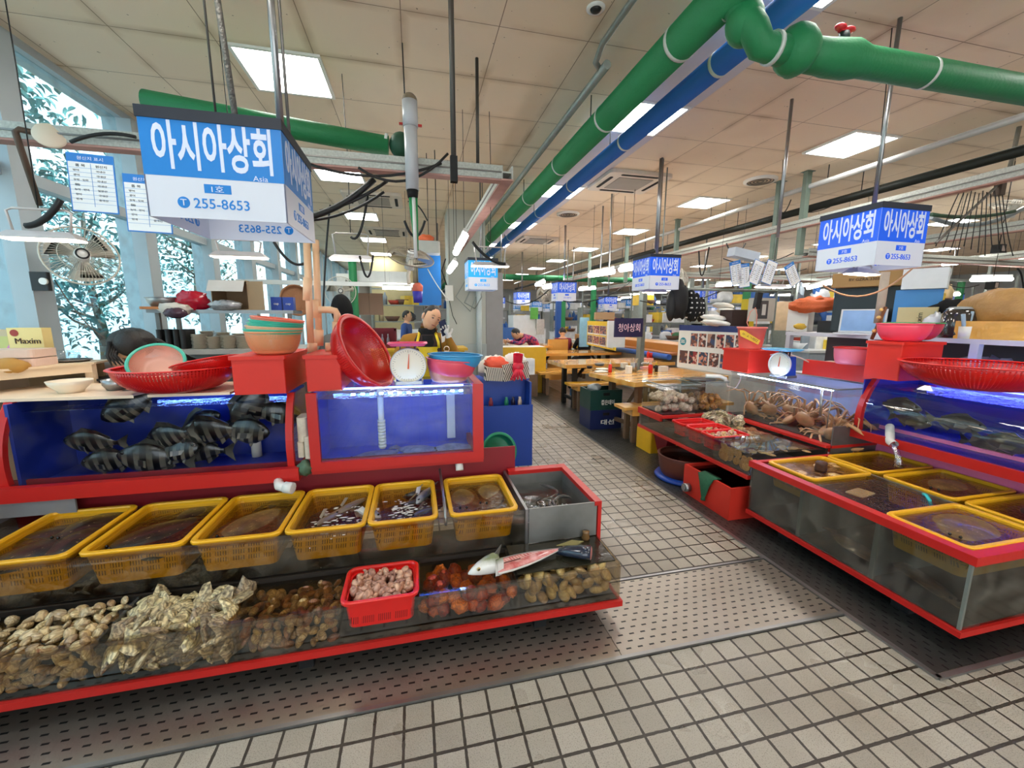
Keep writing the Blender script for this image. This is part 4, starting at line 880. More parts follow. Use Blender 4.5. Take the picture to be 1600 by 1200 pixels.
# crab tank
ct = gbox('fish_tank', 'long glass tank of crabs with a bluish glow behind the raised counter', 3.05, 3.62, 2.36, 3.42, .555, .972)
build('divider', MB().bx(.006,.56,.62,.626,.01,.40), glassb, ct); build('back_panel', MB().bx(.54,.555,.01,1.05,.01,.41), mat('pale_lilac_panel','#b8c2ee',.5,var=.15,ns=3), ct)
build('glow_strip', MB().bx(.02,.026,.05,1.0,.402,.408), emis('cool_led', (.45,.6,1), 40.), ct)
build('red_tray', MB().bx(-.02,.58,-.03,1.08,-.022,-.002), red, ct); build('bracket', MB().tube([(.0,.12,.40),(-.01,.10,.2)], .009, 8).tube([(.0,.04,.41),(-.02,.03,.12)], .004, 6), steel, ct)
m_crab = mat('crab_shell', '#c99668', .4, var=.3, ns=20, bump=.3, coat=.2)
def crab(lab, loc, rot, s=1.):
    t = thing('crab', lab, 'crab', loc, 0, 'crabs in the glowing tank'); t.rotation_euler = rot; t.scale = (s,s,s)
    build('shell', MB().ball((0,0,0), (.065,.055,.028), 16, 8, f=lambda d: 1+.08*mnoise.noise(d*6)), m_crab, t)
    for sx in (-1, 1):
        for k in range(4):
            a = .5-.38*k; L = .17-.01*k
            pts = [(sx*.05*cos(a),.05*sin(a),0),(sx*(.05+L*.45)*cos(a),(.05+L*.5)*sin(a),.05),(sx*(.05+L*.8)*cos(a*1.1),(.06+L*.9)*sin(a*1.1),.01),(sx*(.05+L)*cos(a*1.2),(.06+L)*sin(a*1.2),-.06)]
            build('leg', MB().tube(pts, [.009,.008,.006,.002], 7, flat=.6), m_crab, t)
        build('claw', MB().tube([(sx*.045,-.04,0),(sx*.10,-.09,.02),(sx*.08,-.14,.01),(sx*.05,-.18,0)], [.008,.012,.014,.002], 8).tube([(sx*.085,-.13,.01),(sx*.075,-.175,.012)], [.008,.001], 6), m_crab, t)
    return t
c0 = crab('brown crab low in the glowing tank, far end, legs against the glass', (3.16,3.25,.64), (0,radians(60),.2), 1.2)
for k, (x,y,z,r,s,l) in enumerate([(3.20,3.08,.66,(.3,.9,1.0),1.2,'brown crab behind the far divider of the glowing tank'),(3.2,2.86,.62,(0,.8,2.),1.1,'brown crab near the middle of the glowing tank'),(3.18,2.70,.66,(.2,1.0,.4),1.3,'long-legged crab climbing in the middle of the glowing tank'),(3.22,2.52,.61,(.0,.5,3.),1.2,'brown crab at the near end of the glowing tank'),(3.4,2.6,.60,(0,.2,1.),1.2,'crab lying at the back of the glowing tank, near end'),(3.4,3.0,.60,(0,.1,2.),1.2,'crab lying at the back of the glowing tank, middle'),(3.15,2.43,.60,(0,1.2,.3),1.1,'small crab in the near corner of the glowing tank'),(3.3,3.2,.70,(.4,.5,2.4),1.2,'crab clambering high at the far end of the glowing tank'),(3.3,2.75,.69,(.2,.6,1.6),1.3,'crab heaped on others in the middle of the glowing tank'),(3.32,2.5,.68,(.3,.4,.8),1.25,'crab heaped high at the near end of the glowing tank'),(3.3,2.95,.68,(.1,.7,.2),1.3,'crab heaped just before the divider of the glowing tank')]):
    dup(c0, (x,y,z), r, l, scale=s)
# bow-fronted tank on the right
tr = thing('fish_tank', 'long bow-fronted tank with violet-blue light at the right edge', 'fish tank', (3.25, 2.36, .62))
P = []
for k in range(9):
    a = k/8; P.append((.10*(a**2.2)-.02*sin(a*pi), .035+.40*a))
def px_(x): return x
b = MB()
b.prism_y([(px_(x)-.0, z) for x, z in P]+[(x+.035, z) for x, z in P][::-1], -.045, -.005)
b.bx(-.045,.30,-1.6,.0,-.0,.035).bx(-.06,-.035,-1.6,.02,.0,.06).bx(-.02,.3,-1.6,.0,.035,.042); build('red_frame', b, red, tr)
g = MB(); n = 9
g.add([(x+.012, y, z) for y in (-.05, -1.6) for x, z in P], [(i,i+1,n+i+1,n+i) for i in range(n-1)], 0, True); build('front_glass', g, glassb, tr)
build('back_panel', MB().bx(.58,.6,-1.6,0,.0,.43).bx(.03,.58,-.012,-.006,.04,.43).bx(.02,.58,-1.6,-.01,.043,.046), mat('tank_back_violet','#1b2490',.4,var=.6,ns=3), tr)
build('water', MB().bx(.05,.57,-1.58,-.02,.385,.386), MC['blue_water'], tr)
build('led_strip', MB().bx(.54,.552,-1.5,-.1,.40,.408), emis('violet_led', (.06,.09,1), 15.), tr)
build('top_glass', MB().bx(.12,.56,-1.6,-.3,.425,.431), glassb, tr)
fp2 = [(3.45,2.0,.78,0,0,1.4),(3.5,1.75,.82,.1,0,1.7),(3.45,1.5,.76,0,0,1.5),(3.55,1.3,.84,0,0,1.4),(3.5,2.1,.86,0,0,1.6),(3.5,1.62,.70,0,0,1.3)]
for k, (x,y,z,rx,ry,rz) in enumerate(fp2):
    mkfish('dark fish in the violet tank, '+['low at the left','upper middle','low in the middle','upper right','at the top left','lying on the tank floor'][k], 'dark fish in the violet tank', m_dark, .27, .11, .05, (x,y,z), (rx,ry,rz), 'live_fish')
sp = thing('water_spout', 'white plastic spout pouring water into the yellow basket of the right stand', 'pipe', tuple(AX(3.17,1391,690)))
build('pipe', MB().tube([(.22,.16,.05),(0,0,0),(-.02,-.04,-.01)], .026, 14, caps=False), white, sp)
build('water_stream', MB().tube([(-.03,-.04,-.015),(-.06,-.08,-.03),(-.085,-.115,-.07),(-.095,-.13,-.13)], [.022,.02,.018,.03], 10), glass('falling_water',(.8,.85,1),1.2,.05,water=60.), sp)
lidbox('control_box', 'orange-red lidded box on the violet tank under the pink basin', 3.27, 3.66, 2.13, 2.36, 1.07, 1.34, redbox)
rb = bowl('strainer', 'wide red strainer on top of the violet tank at the right edge', 'strainer', .36, .15, (3.32,1.74,1.085), redh, .35, redr, .02)
build('label', MB().bx(-.035,.035,-.002,.002,-.03,.03).xf(T3(.19,-.262,.095,radians(-38),0,.55)), mat('peeling_label','#d9b26a',.6), rb)
bowl('basin', 'pink basin standing on the orange-red box', 'basin', .15, .125, (3.42,2.24,1.34), mat('pink_basin','#f4516c',.35), .55, None, .01)
gb = bowl('basin', 'green-rimmed basin tucked behind the pink basin', 'basin', .165, .12, (3.56,2.28,1.35), mat('dark_pink','#c43550',.4), .55, mat('green_rim','#3fa862',.4), .01)
lidbox('control_box', 'long red lidded box at the far end of the crab tank under the pink bucket', 3.07, 3.55, 3.24, 3.58, .982, 1.20, redbox)
solo('red_trough', 'long low red trough running behind the white-dial scale', 'trough', MB().bx(3.55,3.60,2.42,3.10,.985,1.12).bx(3.60,3.9,2.42,3.10,.985,1.0).bx(3.88,3.9,2.42,3.1,1.0,1.10), redbox)
sc2 = scale_thing('blue kitchen scale with a light blue oval tray on the crab tank', (3.13,2.95,.985), radians(-86), blue, mat('pale_blue_pan','#56b4d8',.35), .14)
bk_ = thing('bucket', 'pink bucket with a taped yellow note on the far red box', 'bucket', (3.24,3.42,1.20), radians(-42))
build('body', MB().lathe([(.001,0),(.095,0),(.10,.01),(.125,.20),(.134,.20),(.134,.215),(.12,.215),(.094,.012),(.001,.008)], 36), mat('salmon_bucket','#fb8378',.4), bk_)
build('handle', MB().tube([(-.02,-.128,.19),(-.05,-.12,.26),(-.03,-.1,.36),(.01,-.1,.40),(.03,-.1,.33),(.03,-.125,.2)], .004, 6), mat('pink_cord','#e8907a',.6), bk_)
nt = build('note', MB().add([(x*.001+.0, -.001-math.sqrt(max(0,1))*0, z*.001) for x, z in []], []) if False else MB().prism_y([(-.105,.185),(-.095,.13),(.06,.05),(.075,.09),(-.07,.185)], -.137,-.128), mat('yellow_note','#f2c33a',.6), bk_)
text('ㅁ· ㅅㄱ저디', .03, black, bk_, (-.015,-.139,.117), tilt=radians(-29))
bowl('basin', 'rosy basin with a bright red rim left of the orange-red box', 'basin', .13, .13, (3.42,2.56,1.14), mat('rosy_plastic','#e8788a',.35), .8, redr, .012)
# things under the raised counter
tubt = bowl('tub', 'round brown rubber tub of dark water on the floor under the raised counter', 'tub', .235, .20, (2.44,3.22,.035), mat('brown_rubber','#5d2d20',.5,var=.2), .8, None, .016)
build('water', MB().lathe([(.001,.15),(.222,.15)], 32), glass('dark_water',(.35,.33,.3),.3,.02,water=12.), tubt)
solo('rubber_ring', 'blue rubber ring under the brown tub', 'ring', MB().lathe([(.19,0),(.25,.0),(.265,.015),(.25,.034),(.19,.034)], 36), blue, (2.44,3.22,.008))
rx_ = thing('red_tank', 'open red tank of dark water on the floor between the two right stands', 'tank', (2.23,2.40,.008))
build('body', MB().bx(0,.02,0,.54,0,.25).bx(.02,.55,0,.02,0,.25).bx(.02,.55,.52,.54,0,.25).bx(.02,.55,.02,.52,0,.02), mat('red_tank_paint','#cf2f20',.5,var=.15,ns=5), rx_)
build('water', MB().bx(.02,.55,.02,.52,.225,.226), MC['dark_water'], rx_)
build('net_bag', MB().loft([[(-.006+.02*cos(a)*q+dx, .26+w*sin(a), z) for a in [2*pi*k/10 for k in range(10)]] for q, w, z, dx in ((1,.10,.253,.06),(1,.09,.25,-.005),(.8,.055,.18,-.012),(.7,.03,.10,-.014),(.6,.016,.07,-.014),(.9,.024,.05,-.014))]), mat('green_net','#1f5a3c',.7,var=.5,ns=80,bump=.6,bs=200), rx_)
build('outlet', MB().cyl((0,.46,.07),(-.05,.46,.07),.035,n=16).cyl((-.05,.46,.07),(-.06,.46,.07),.022,n=16), steel, rx_)
solo('crate', 'yellow crate on the floor behind the brown tub', 'crate', MB().rbox(2.50,2.9,3.9,4.2,.006,.26,.02), mat('yellow_crate2','#e9b420',.5))
bgm = NT('green_print_bag'); co = bgm.co(); MC['green_bag'] = bgm.done(bgm.pr(col=bgm.mix(bgm.ramp(bgm.noise(co,14.),.45,.55), lin('#7fc23a'), lin('#e8d94a')), rough=.3))
solo('bag', 'crumpled green and yellow bag on the tiles by the bench legs', 'bag', MB().ball((0,0,.09),(.12,.15,.09),16,10,f=lambda d:1+.3*mnoise.noise(d*4)), MC['green_bag'], (2.70,4.35,.01))
# ---------------------------------------------------------------- overhead
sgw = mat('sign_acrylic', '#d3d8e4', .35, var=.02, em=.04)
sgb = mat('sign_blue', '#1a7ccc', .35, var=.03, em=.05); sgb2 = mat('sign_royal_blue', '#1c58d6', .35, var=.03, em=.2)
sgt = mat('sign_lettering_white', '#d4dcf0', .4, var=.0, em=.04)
def fit(body, w, h, m, parent, loc, face, ext, name='lettering', off=.0):
    me = text_mesh(body, .1, 1.0, off).copy()
    xs = [v.co.x for v in me.vertices]; zs = [v.co.y for v in me.vertices]
    cx, cy = (min(xs)+max(xs))/2, (min(zs)+max(zs))/2; sx = w/(max(xs)-min(xs)); sy = h/(max(zs)-min(zs))
    for v in me.vertices: v.co.x = (v.co.x-cx)*sx; v.co.y = (v.co.y-cy)*sy; v.co.z *= ext
    me.materials.clear(); me.materials.append(m)
    o = bpy.data.objects.new(name, me); COL.objects.link(o); o.parent = parent; o.location = loc
    R = {'-y': 0, '+x': pi/2, '+y': pi, '-x': -pi/2}[face]
    o.rotation_euler = (Matrix.Rotation(R,4,'Z')@Matrix.Rotation(pi/2,4,'X')).to_euler(); return o
def sign(lab, x0, y0, z0, Sz=.40, Hh=.36, num='1호', bm_=None, name='아시아상회', sub='Asia', faces=('-y','+x','-x','+y'), rods=True, det=True, group=None):
    t = thing('hanging_sign', lab, 'sign', (x0+Sz/2, y0+Sz/2, z0), 0, group); h = Sz/2; bm_ = bm_ or sgb
    fr = MB().bx(-h-.004,h+.004,-h-.004,-h+.02,Hh-.035,Hh).bx(-h-.004,h+.004,h-.02,h+.004,Hh-.035,Hh).bx(-h-.004,-h+.02,-h+.02,h-.02,Hh-.035,Hh).bx(h-.02,h+.004,-h+.02,h-.02,Hh-.035,Hh).bx(-h,h,-.01,.01,Hh-.01,Hh)
    build('top_frame', fr, mat('sign_frame','#1c2230',.5), t)
    cut = Hh*.385
    for f in faces:
        rz = {'-y': 0, '+x': pi/2, '+y': pi, '-x': -pi/2}[f]; M = Matrix.Rotation(rz,4,'Z')
        build('panel', MB().bx(-h,h,-h,-h+.004,0,Hh-.035).xf(M), sgw, t)
        build('blue_field', MB().bx(-h+.001,h-.001,-h-.0006,-h+.0046,cut,Hh-.035).xf(M), bm_, t)
        if not det and f in ('+y',): continue
        d = h+.0-.002
        def L(x, z): return tuple(M @ Vector((x, -d, z)))
        fit(name, Sz*.84, Hh*.44, sgt, t, L(0, Hh*.67), f, .0035, off=.0024)
        if det:
            fit(sub, Sz*.11, Hh*.05, sgt, t, L(Sz*.32, Hh*.415), f, .0035)
            build('number_plate', MB().bx(-.04,.04,-h-.0008,-h+.0048,cut*.64,cut*.86).xf(M), bm_, t)
            fit(num, .036, .02, sgt, t, L(0, cut*.75), f, .0045)
            build('phone_mark', MB().cyl((-Sz*.25,-h-.0009,cut*.38),(-Sz*.25,-h+.0049,cut*.38),.018,n=22).xf(M), bm_, t)
            fit('T', .018, .02, sgt, t, L(-Sz*.25, cut*.38), f, .0045)
            fit('255-8653', Sz*.40, .032, bm_, t, L(Sz*.02, cut*.38), f, .0035, off=.0006)
        else:
            fit('255-8653', Sz*.4, .03, bm_, t, L(Sz*.02, cut*.38), f, .0035); build('number_plate', MB().bx(-.04,.04,-h-.0008,-h+.0048,cut*.64,cut*.86).xf(M), bm_, t)
    if rods:
        build('rod', MB().cyl((.0,0,Hh-.01),(.0,0,H-z0),.0125,n=10), steel, t)
        build('rod', MB().cyl((.03,.02,Hh-.01),(.03,.02,H-z0),.006,n=8), steeld, t)
    return t
s1 = sign('big blue and white shop sign numbered 1 hanging at the upper left', -.835, 1.65, 1.822, .415, .335, '1호', rods=False)
build('rod', MB().cyl((.13,.10,.33),(.13,.10,H-1.822),.014,n=12), steel, s1); build('rod', MB().cyl((.155,.12,.33),(.155,.12,H-1.822),.006,n=8), steeld, s1)
build('spiral_rod', MB().cyl((-.03,.12,.33),(-.10,.14,H-1.822),.012,n=10), mat('ribbed_rod','#77736c',.5,.5,bump=.8,bs=90), s1)
s7 = sign('blue and white shop sign numbered 7 hanging on the right', 2.735, 2.0, 1.825, .385, .365, '7호', sgb2)
sign('middle hanging shop sign above the black jacket, left of the right-hand one', 2.62, 4.3, 1.825, .385, .39, '5호', sgb2)
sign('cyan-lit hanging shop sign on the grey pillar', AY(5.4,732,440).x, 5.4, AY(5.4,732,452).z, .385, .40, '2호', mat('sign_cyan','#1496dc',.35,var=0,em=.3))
for k, (x, y, l) in enumerate([(2.78,7.85,'third hanging shop sign along the aisle row'),(2.8,11.3,'fourth hanging shop sign along the aisle row'),(2.8,14.6,'fifth hanging shop sign along the aisle row, very small')]):
    sign(l, x, y, 1.83, .39, .39, '3호', sgb2, det=False)
rr = random.Random(3)
far = [(.95,8.6,'small far sign in line with the pillar'),(1.1,11.8,'smaller far sign beyond the pillar'),(7.4,5.6,'sign behind the fan of price cards'),(6.3,8.2,'white and blue sign beyond the plaid jacket'),(8.3,5.3,'shop sign left of the orange bags'),(5.6,11.6,'far sign over the middle stalls'),(7.2,13.2,'tiny sign in the far middle row'),(9.6,10.4,'tiny sign beyond the white bags'),(4.6,16.,'tiny sign in the back row near the green column'),(11.5,12.8,'tiny sign in the far right row'),(6.1,17.5,'tiny sign at the back, right of the green column'),(12.,8.,'distant sign right of the big boxes'),(9.4,3.6,'sign at the right beyond the brown paper bag'),(13.2,7.7,'small sign in the far right distance')]
for k, (x, y, l) in enumerate(far):
    sign(l, x, y, 1.75, .42, .40, '9호', sgb2 if k % 2 else sgb, name='상주상회' if k in (4,) else '아시아상회', det=False, faces=('-y','+x','-x'))
proto_s = sign('small blue and white shop sign among the many at the back of the hall', 5.0, 20.5, 1.75, .42, .4, '9호', sgb, det=False, faces=('-y','+x','-x'), group='small shop signs at the back of the hall')
for k in range(16):
    dup(proto_s, (rr.uniform(3.2,16), rr.uniform(14,23), 1.75))
# pipes
grn = mat('green_pipe_wrap', '#1d7a48', .6, var=.18, ns=6, bump=.25, bs=60); band = mat('white_tape', '#c9cfc8', .6); blp = mat('blue_pipe_wrap', '#1c5fae', .55, var=.1, ns=5)
def longpipe(name, lab, x, z, r, m, y0, y1, bands):
    t = thing(name, lab, 'pipe', (x, y0, z))
    build('pipe', MB().cyl((0,0,0),(0,y1-y0,0),r,n=28), m, t)
    for y in bands: build('tape_band', MB().lathe([(r+.001,-.012),(r+.003,-.012),(r+.003,.012),(r+.001,.012)], 28).xf(T3(0,y-y0,0,pi/2)), band, t)
    for y in [v for v in bands if v > 3][::2]: build('hanger', MB().cyl((0,y-y0+.3,r),(0,y-y0+.3,H-z),.005,n=6), black, t)
    return t
longpipe('green_pipe', 'long thick green pipe running away under the ceiling', 1.475, 3.0, .095, grn, -1, 26, [2.25,3.15,4.15,5.3,6.4,8,10,12,15])
longpipe('blue_pipe', 'long blue pipe beside the green one under the ceiling', 1.85, 3.02, .07, blp, -1, 26, [2.4,3.55,4.8,6.1,8,10,12,15])
cd = thing('conduit', 'grey conduit left of the green pipe with an offset elbow', 'conduit', (1.28,0,3.1))
build('pipe', MB().tube([(.0,2.95,.03),(.0,2.75,.03),(0,26,.03)], .028, 10) if False else MB().cyl((0,2.75,.03),(0,26,.03),.028,n=12), galv, cd)
build('offset', MB().tube([(-.04,1.4,.13),(-.05,2.55,.13),(-.07,2.68,.10),(-.06,2.80,.06),(.02,2.86,.03)], .02, 10), galv, cd)
gb_ = thing('green_pipe', 'thick green branch pipe with a bulb and red valve crossing the upper right', 'pipe', (0,0,0))
build('pipe', MB().tube([(1.50,1.95,3.0),(1.52,1.86,2.93),(1.56,1.80,2.80),(1.60,1.80,2.745),(1.68,1.80,2.74),(1.8,1.80,2.74)], .062, 18).tube([(1.8,1.8,2.74),(1.95,1.8,2.745),(2.0,1.8,2.745),(2.12,1.8,2.755),(2.2,1.8,2.755),(7,1.8,2.80)], [.07,.075,.08,.085,.068,.066], 20), grn, gb_)
build('bulb', MB().ball((1.80,1.80,2.75),(.10,.10,.105),20,12,f=lambda d:1+.06*mnoise.noise(d*3)), grn, gb_)
build('elbow_lump', MB().ball((1.545,1.85,2.86),(.082,.085,.10),18,10), grn, gb_)
for x in (2.62, 3.9): build('tape_band', MB().lathe([(.068,-.009),(.07,-.009),(.07,.009),(.068,.009)],24).xf(T3(x,1.8,2.757,0,pi/2)), band, gb_)
build('tape_band', MB().tube([(1.49,1.92,2.985),(1.505,1.885,2.955)], .068, 18), band, gb_); build('tape_band', MB().tube([(1.655,1.80,2.742),(1.675,1.80,2.742)], .069, 18), band, gb_)
build('valve_neck', MB().cyl((2.07,1.8,2.82),(2.07,1.8,2.865),.028,.022,n=12), mat('dark_valve','#22302c',.5), gb_)
build('valve_handle', MB().ball((2.045,1.8,2.885),(.032,.02,.016),12,8).ball((2.10,1.8,2.882),(.032,.02,.013),12,8).bx(2.04,2.1,1.79,1.81,2.866,2.885), mat('valve_red','#d3202c',.4), gb_)
gl_ = thing('green_pipe', 'green pipe over the left beam ending in a dark valve wheel', 'pipe', (0,0,0))
build('pipe', MB().cyl((-1.62,3.32,2.845),(-.14,3.32,2.715),.066,n=20), grn, gl_)
build('valve_body', MB().ball((-.05,3.30,2.72),(.085,.08,.09),16,10), mat('dark_green_valve','#174a33',.6,var=.3), gl_)
build('wheel', MB().tube([(.05,3.24,2.72+.0)]+[(.05+.012*cos(a),3.24+.055*cos(a),2.72+.055*sin(a)) for a in [2*pi*k/14 for k in range(15)]][0:0]+[(.05,3.24+.055*cos(a),2.72+.055*sin(a)) for a in [2*pi*k/14 for k in range(15)]], .008, 6), black, gl_)
build('tape_band', MB().cyl((-.165,3.32,2.737),(-.145,3.32,2.735),.061,n=20), band, gl_); build('red_lever', MB().bx(-.06,.10,3.29,3.31,2.86,2.872), mat('valve_red2','#c8302a',.5), gl_)
pv = thing('standpipe', 'capped grey-white upright pipe in front of the left beam', 'pipe', (.018,3.08,2.36))
build('tube', MB().cyl((0,0,0),(0,0,.46),.044,n=24), mat('grey_white_pvc','#b9bcc0',.35), pv); build('sleeve', MB().cyl((0,0,.40),(0,0,.56),.050,n=24), MC['grey_white_pvc'], pv)
build('cap', MB().ball((0,0,.56),(.05,.05,.05),20,10), mat('rusty_cap','#7b6c58',.6,var=.4,ns=30), pv); build('lower_hose', MB().tube([(-.012,0,0),(-.015,.0,-.1),(.0,0,-.25),(.01,.02,-.42)], [.014,.012,.012,.01], 10).tube([(.022,0,0),(.022,.0,-.2),(.018,0,-.4)], .010, 10), mat('green_hose','#1e8a4c',.5), pv); build('white_hose', MB().tube([(.005,-.01,0),(.008,-.01,-.45)], .013, 10), white, pv)
build('coupling', MB().cyl((0,0,-.05),(0,0,0),.034,.04,n=16), blackm, pv); build('wire_hook', MB().cyl((-.03,.02,.5),(-.035,.05,.93),.004,n=6), black, pv)
def yline(name, lab, x, z, r, m, y0, y1, sq=False):
    t = thing(name, lab, 'pipe' if not sq else 'beam', (x, y0, z))
    b = MB().bx(-r,r,0,y1-y0,-r,r) if sq else MB().cyl((0,0,0),(0,y1-y0,0),r,n=12)
    build('run', b, m, t); 
    for y in range(int(y0)+2, int(min(y1,14)), 2): build('hanger', MB().cyl((0,y-y0+.2,r),(0,y-y0+.2,H-z),.005,n=6), black, t)
    return t
q = AZ(3.0,1360,300); yline('black_pipe', 'long black pipe running away on the right below the ceiling', q.x, 3.0, .05, mat('black_pipe_m','#20241f',.5,.3), .5, 22)
q = AZ(3.12,1300,280); yline('conduit', 'pale grey conduit running away on the right', q.x, 3.12, .03, mat('pale_conduit','#b9bab8',.35,.4), .5, 20)
chm = mat('speckled_channel', '#b4b8b0', .5, var=.45, ns=70); rust = mat('rusty_pink_edge', '#b98d82', .7, var=.3, ns=12)
def channel(lab, p0, p1, w=.045, h=.045):
    t = thing('steel_channel', lab, 'beam', p0); d = Vector(p1)-Vector(p0)
    if abs(d.x) > abs(d.y): A = MB().bx(0,d.x,-w,-w+.012,-h,h).bx(0,d.x,w-.012,w,-h,h).bx(0,d.x,-w+.012,w-.012,-.006,.006); B = MB().bx(0,d.x,-w+.004,w,-h-.012,-h); R_ = MB().bx(0,d.x,-w-.006,-w,-.006,.004)
    else: A = MB().bx(-w,-w+.012,0,d.y,-h,h).bx(w-.012,w,0,d.y,-h,h).bx(-w+.012,w-.012,0,d.y,-.006,.006); B = MB().bx(-w+.004,w,0,d.y,-h-.012,-h); R_ = MB().bx(-w-.006,-w,0,d.y,-.006,.004)
    build('web', A, chm, t); build('lower_flange', B, rust, t); build('groove', R_, steeld, t); return t
ZC = AY(3.19,745,262).z-.03
c1 = channel('speckled steel channel across the left stall below the ceiling', (-2.42,3.19,ZC), (.66,3.19,ZC))
c2_ = channel('steel channel running away above the phone man', (.70,3.14,ZC-.0), (.70,6.6,ZC))
channel('long white steel channel of the right stall row', (4.82,2.0,AX(4.82,1200,362).z), (4.82,14,AX(4.82,1200,362).z))
channel('second white steel channel behind the right-hand sign', (5.9,2.8,2.42), (5.9,13,2.42)); channel('third steel channel far on the right', (8.3,3,2.4), (8.3,16,2.4))
channel('cross channel behind the right-hand sign', (4.87,4.4,2.33), (12,4.4,2.33)); channel('cross channel in the middle distance', (4.87,7.2,2.33), (12,7.2,2.33))
for x0, y0, l in ((.0+.49,3.19,'dark hanging rod through the right end of the left beam'),(AY(1.85,328,90).x,1.85,'thin black hanging cord reaching the top of the number 1 sign'),(AY(2.0,708,200).x,2.0,'taped dark rod hanging left of the beam end')):
    t = thing('hanging_rod', l, 'rod', (x0,y0,0)); zz = {3.19: ZC+.04, 1.85: 2.16, 2.0: AY(2.0,708,285).z}[y0]; build('rod', MB().cyl((0,0,zz),(0,0,H),.012 if x0 > 0 else .004,n=10), mat('dark_rod','#4b4742',.5,.5), t)
    if y0 == 2.0: build('tape', MB().bx(-.016,.016,-.014,.014,zz,zz+.11), blackm, t)
for x, y in ((4.82,4.45),(4.82,4.85),(4.82,7.06),(4.75,8.8),(4.82,11)): tag(build('strut', MB().bx(-.035,.035,-.03,.03,0,H-2.3).bx(-.06,.06,-.05,.05,H-2.3-.006,H-2.3), mat('green_grey_strut','#74857a',.5,.3), None, (x,y,2.3)), 'grey-green ceiling strut carrying the right-hand channel row', 'strut', 'struts over the right channel')
for x, y, z1 in ((3.12,3.11,2.2),(2.81,4.52,2.3),(3.07,6.55,2.2),(2.9,5.9,2.2),(.5,8.5,2.2),(.9,9.4,2.2),(1.3,10.2,2.2),(3.6,9.5,2.2),(4.1,10.4,2.2),(2.0,9.2,2.3),(1.75,8.4,2.3),(2.3,12,2.3),(5.5,9.3,2.3),(6.2,10.8,2.3)):
    tag(build('hanging_rod', MB().cyl((0,0,0),(0,0,H-z1),.013,n=8), steel, None, (x,y,z1)), 'thin steel rod hanging from the ceiling over the seating aisle', 'rod', 'steel hanging rods over the aisle')
yl2 = thing('green_beam', 'green pipe crossing the hall in the far distance', 'pipe', (0,13,2.75)); build('run', MB().cyl((1.4,0,0),(8,0,0),.09,n=14), grn, yl2)
# lamps
def lamp(lab, p, w=.32, rz=0., col=None, drop=.12, cordtop=None):
    t = thing('hanging_lamp', lab, 'lamp', p, rz)
    b = MB().loft([[(-w/2,-.05,0),(w/2,-.05,0),(w/2,.05,0),(-w/2,.05,0)],[(-w/2+.02,-.035,.02),(w/2-.02,-.035,.02),(w/2-.02,.035,.02),(-w/2+.02,.035,.02)],[(-w/2+.04,-.025,.035),(w/2-.04,-.025,.035),(w/2-.04,.025,.035),(-w/2+.04,.025,.035)]], sm=False)
    build('housing', b, mat('lamp_housing','#c9c4c4',.4,.2), t)
    build('tube', MB().bx(-w/2+.01,w/2-.01,-.04,.04,-.006,-.0005), col or warmt, t)
    build('bracket', MB().tube([(-w/2+.05,0,.03),(-w/2+.035,0,drop),(-w/2+.06,0,drop+.012),(w/2-.06,0,drop+.012),(w/2-.035,0,drop),(w/2-.05,0,.03)], .006, 6), mat('lamp_bracket','#cfc8c4',.4,.3), t)
    ct_z = H-p[2]; build('cord', MB().tube([(0,0,drop+.01),(.01,0,(drop+ct_z)/2),(.0,0.02,ct_z)], .003, 6), black, t)
    return t
lamp('warm strip lamp with bracket at the far left in front of the fan', AY(2.6,68,374), .33, 0, None, .13, .5)
lamp('warm strip lamp below the number 1 sign', AY(3.2,375,402), .34, 0, None, .1, .5)
lamp('warm strip lamp left of centre with a wire bracket', AY(3.6,550,406), .34, 0, None, .19, .5)
lamp('warm strip lamp in front of the cyan sign', AY(3.9,766,416), .36, 0, None, .16, .4)
lamp('warm strip lamp glowing under the right-hand sign', (2.98,2.25,1.80), .30, .2, None, .05)
lamp('warm strip lamp under the fanned price cards', AY(4.2,1205,449), .42, 0, None, .1, .4)
lamp('warm lamp under the middle hanging sign', (2.82,4.5,1.80), .30, 0, None, .05)
def tube_lamp(lab, p0, p1, r=.022):
    t = thing('tube_lamp', lab, 'lamp', p0); d = Vector(p1)-Vector(p0)
    build('tube', MB().cyl((0,0,0), d, r, n=10), tubem, t); build('batten', MB().cyl((0,0,r+.02), d+Vector((0,0,r+.02)), .02, n=6), white, t); build('wire', MB().cyl(d*.1+Vector((0,0,r)), (d.x*.1,d.y*.1,H-p0[2]), .0025, n=5).cyl(d*.9+Vector((0,0,r)), (d.x*.9,d.y*.9,H-p0[2]), .0025, n=5), black, t); return t
def tl(lab, px0, py0, px1, py1, y, y1=None, r=.022): tube_lamp(lab, AY(y,px0,py0), AY(y1 or y,px1,py1), r)
tl('bright square tube lamp under the beam above the man, nearer of two', 712,395,727,368,4.3,3.9,.03); tl('bright tube lamp under the beam above the man, further of two', 702,424,711,412,5.2,4.8,.03)
tl('white tube lamp on the far rail left of the man', 598,450,642,451,6.5,None,.02)
tl('tube lamp left of the middle sign', 922,430,958,424,6.6,5.8,.04); tl('tube lamp close behind the middle sign', 970,421,988,418,6,5.4,.04)
tl('tube lamp behind the plaid jacket', 1120,446,1160,443,5.6,None,.025); tl('long tube lamp at the right edge', 1474,413,1600,402,4.6,None,.025); tl('short tube lamp right of the small black camera', 1519,437,1580,436,4.6,None,.03)
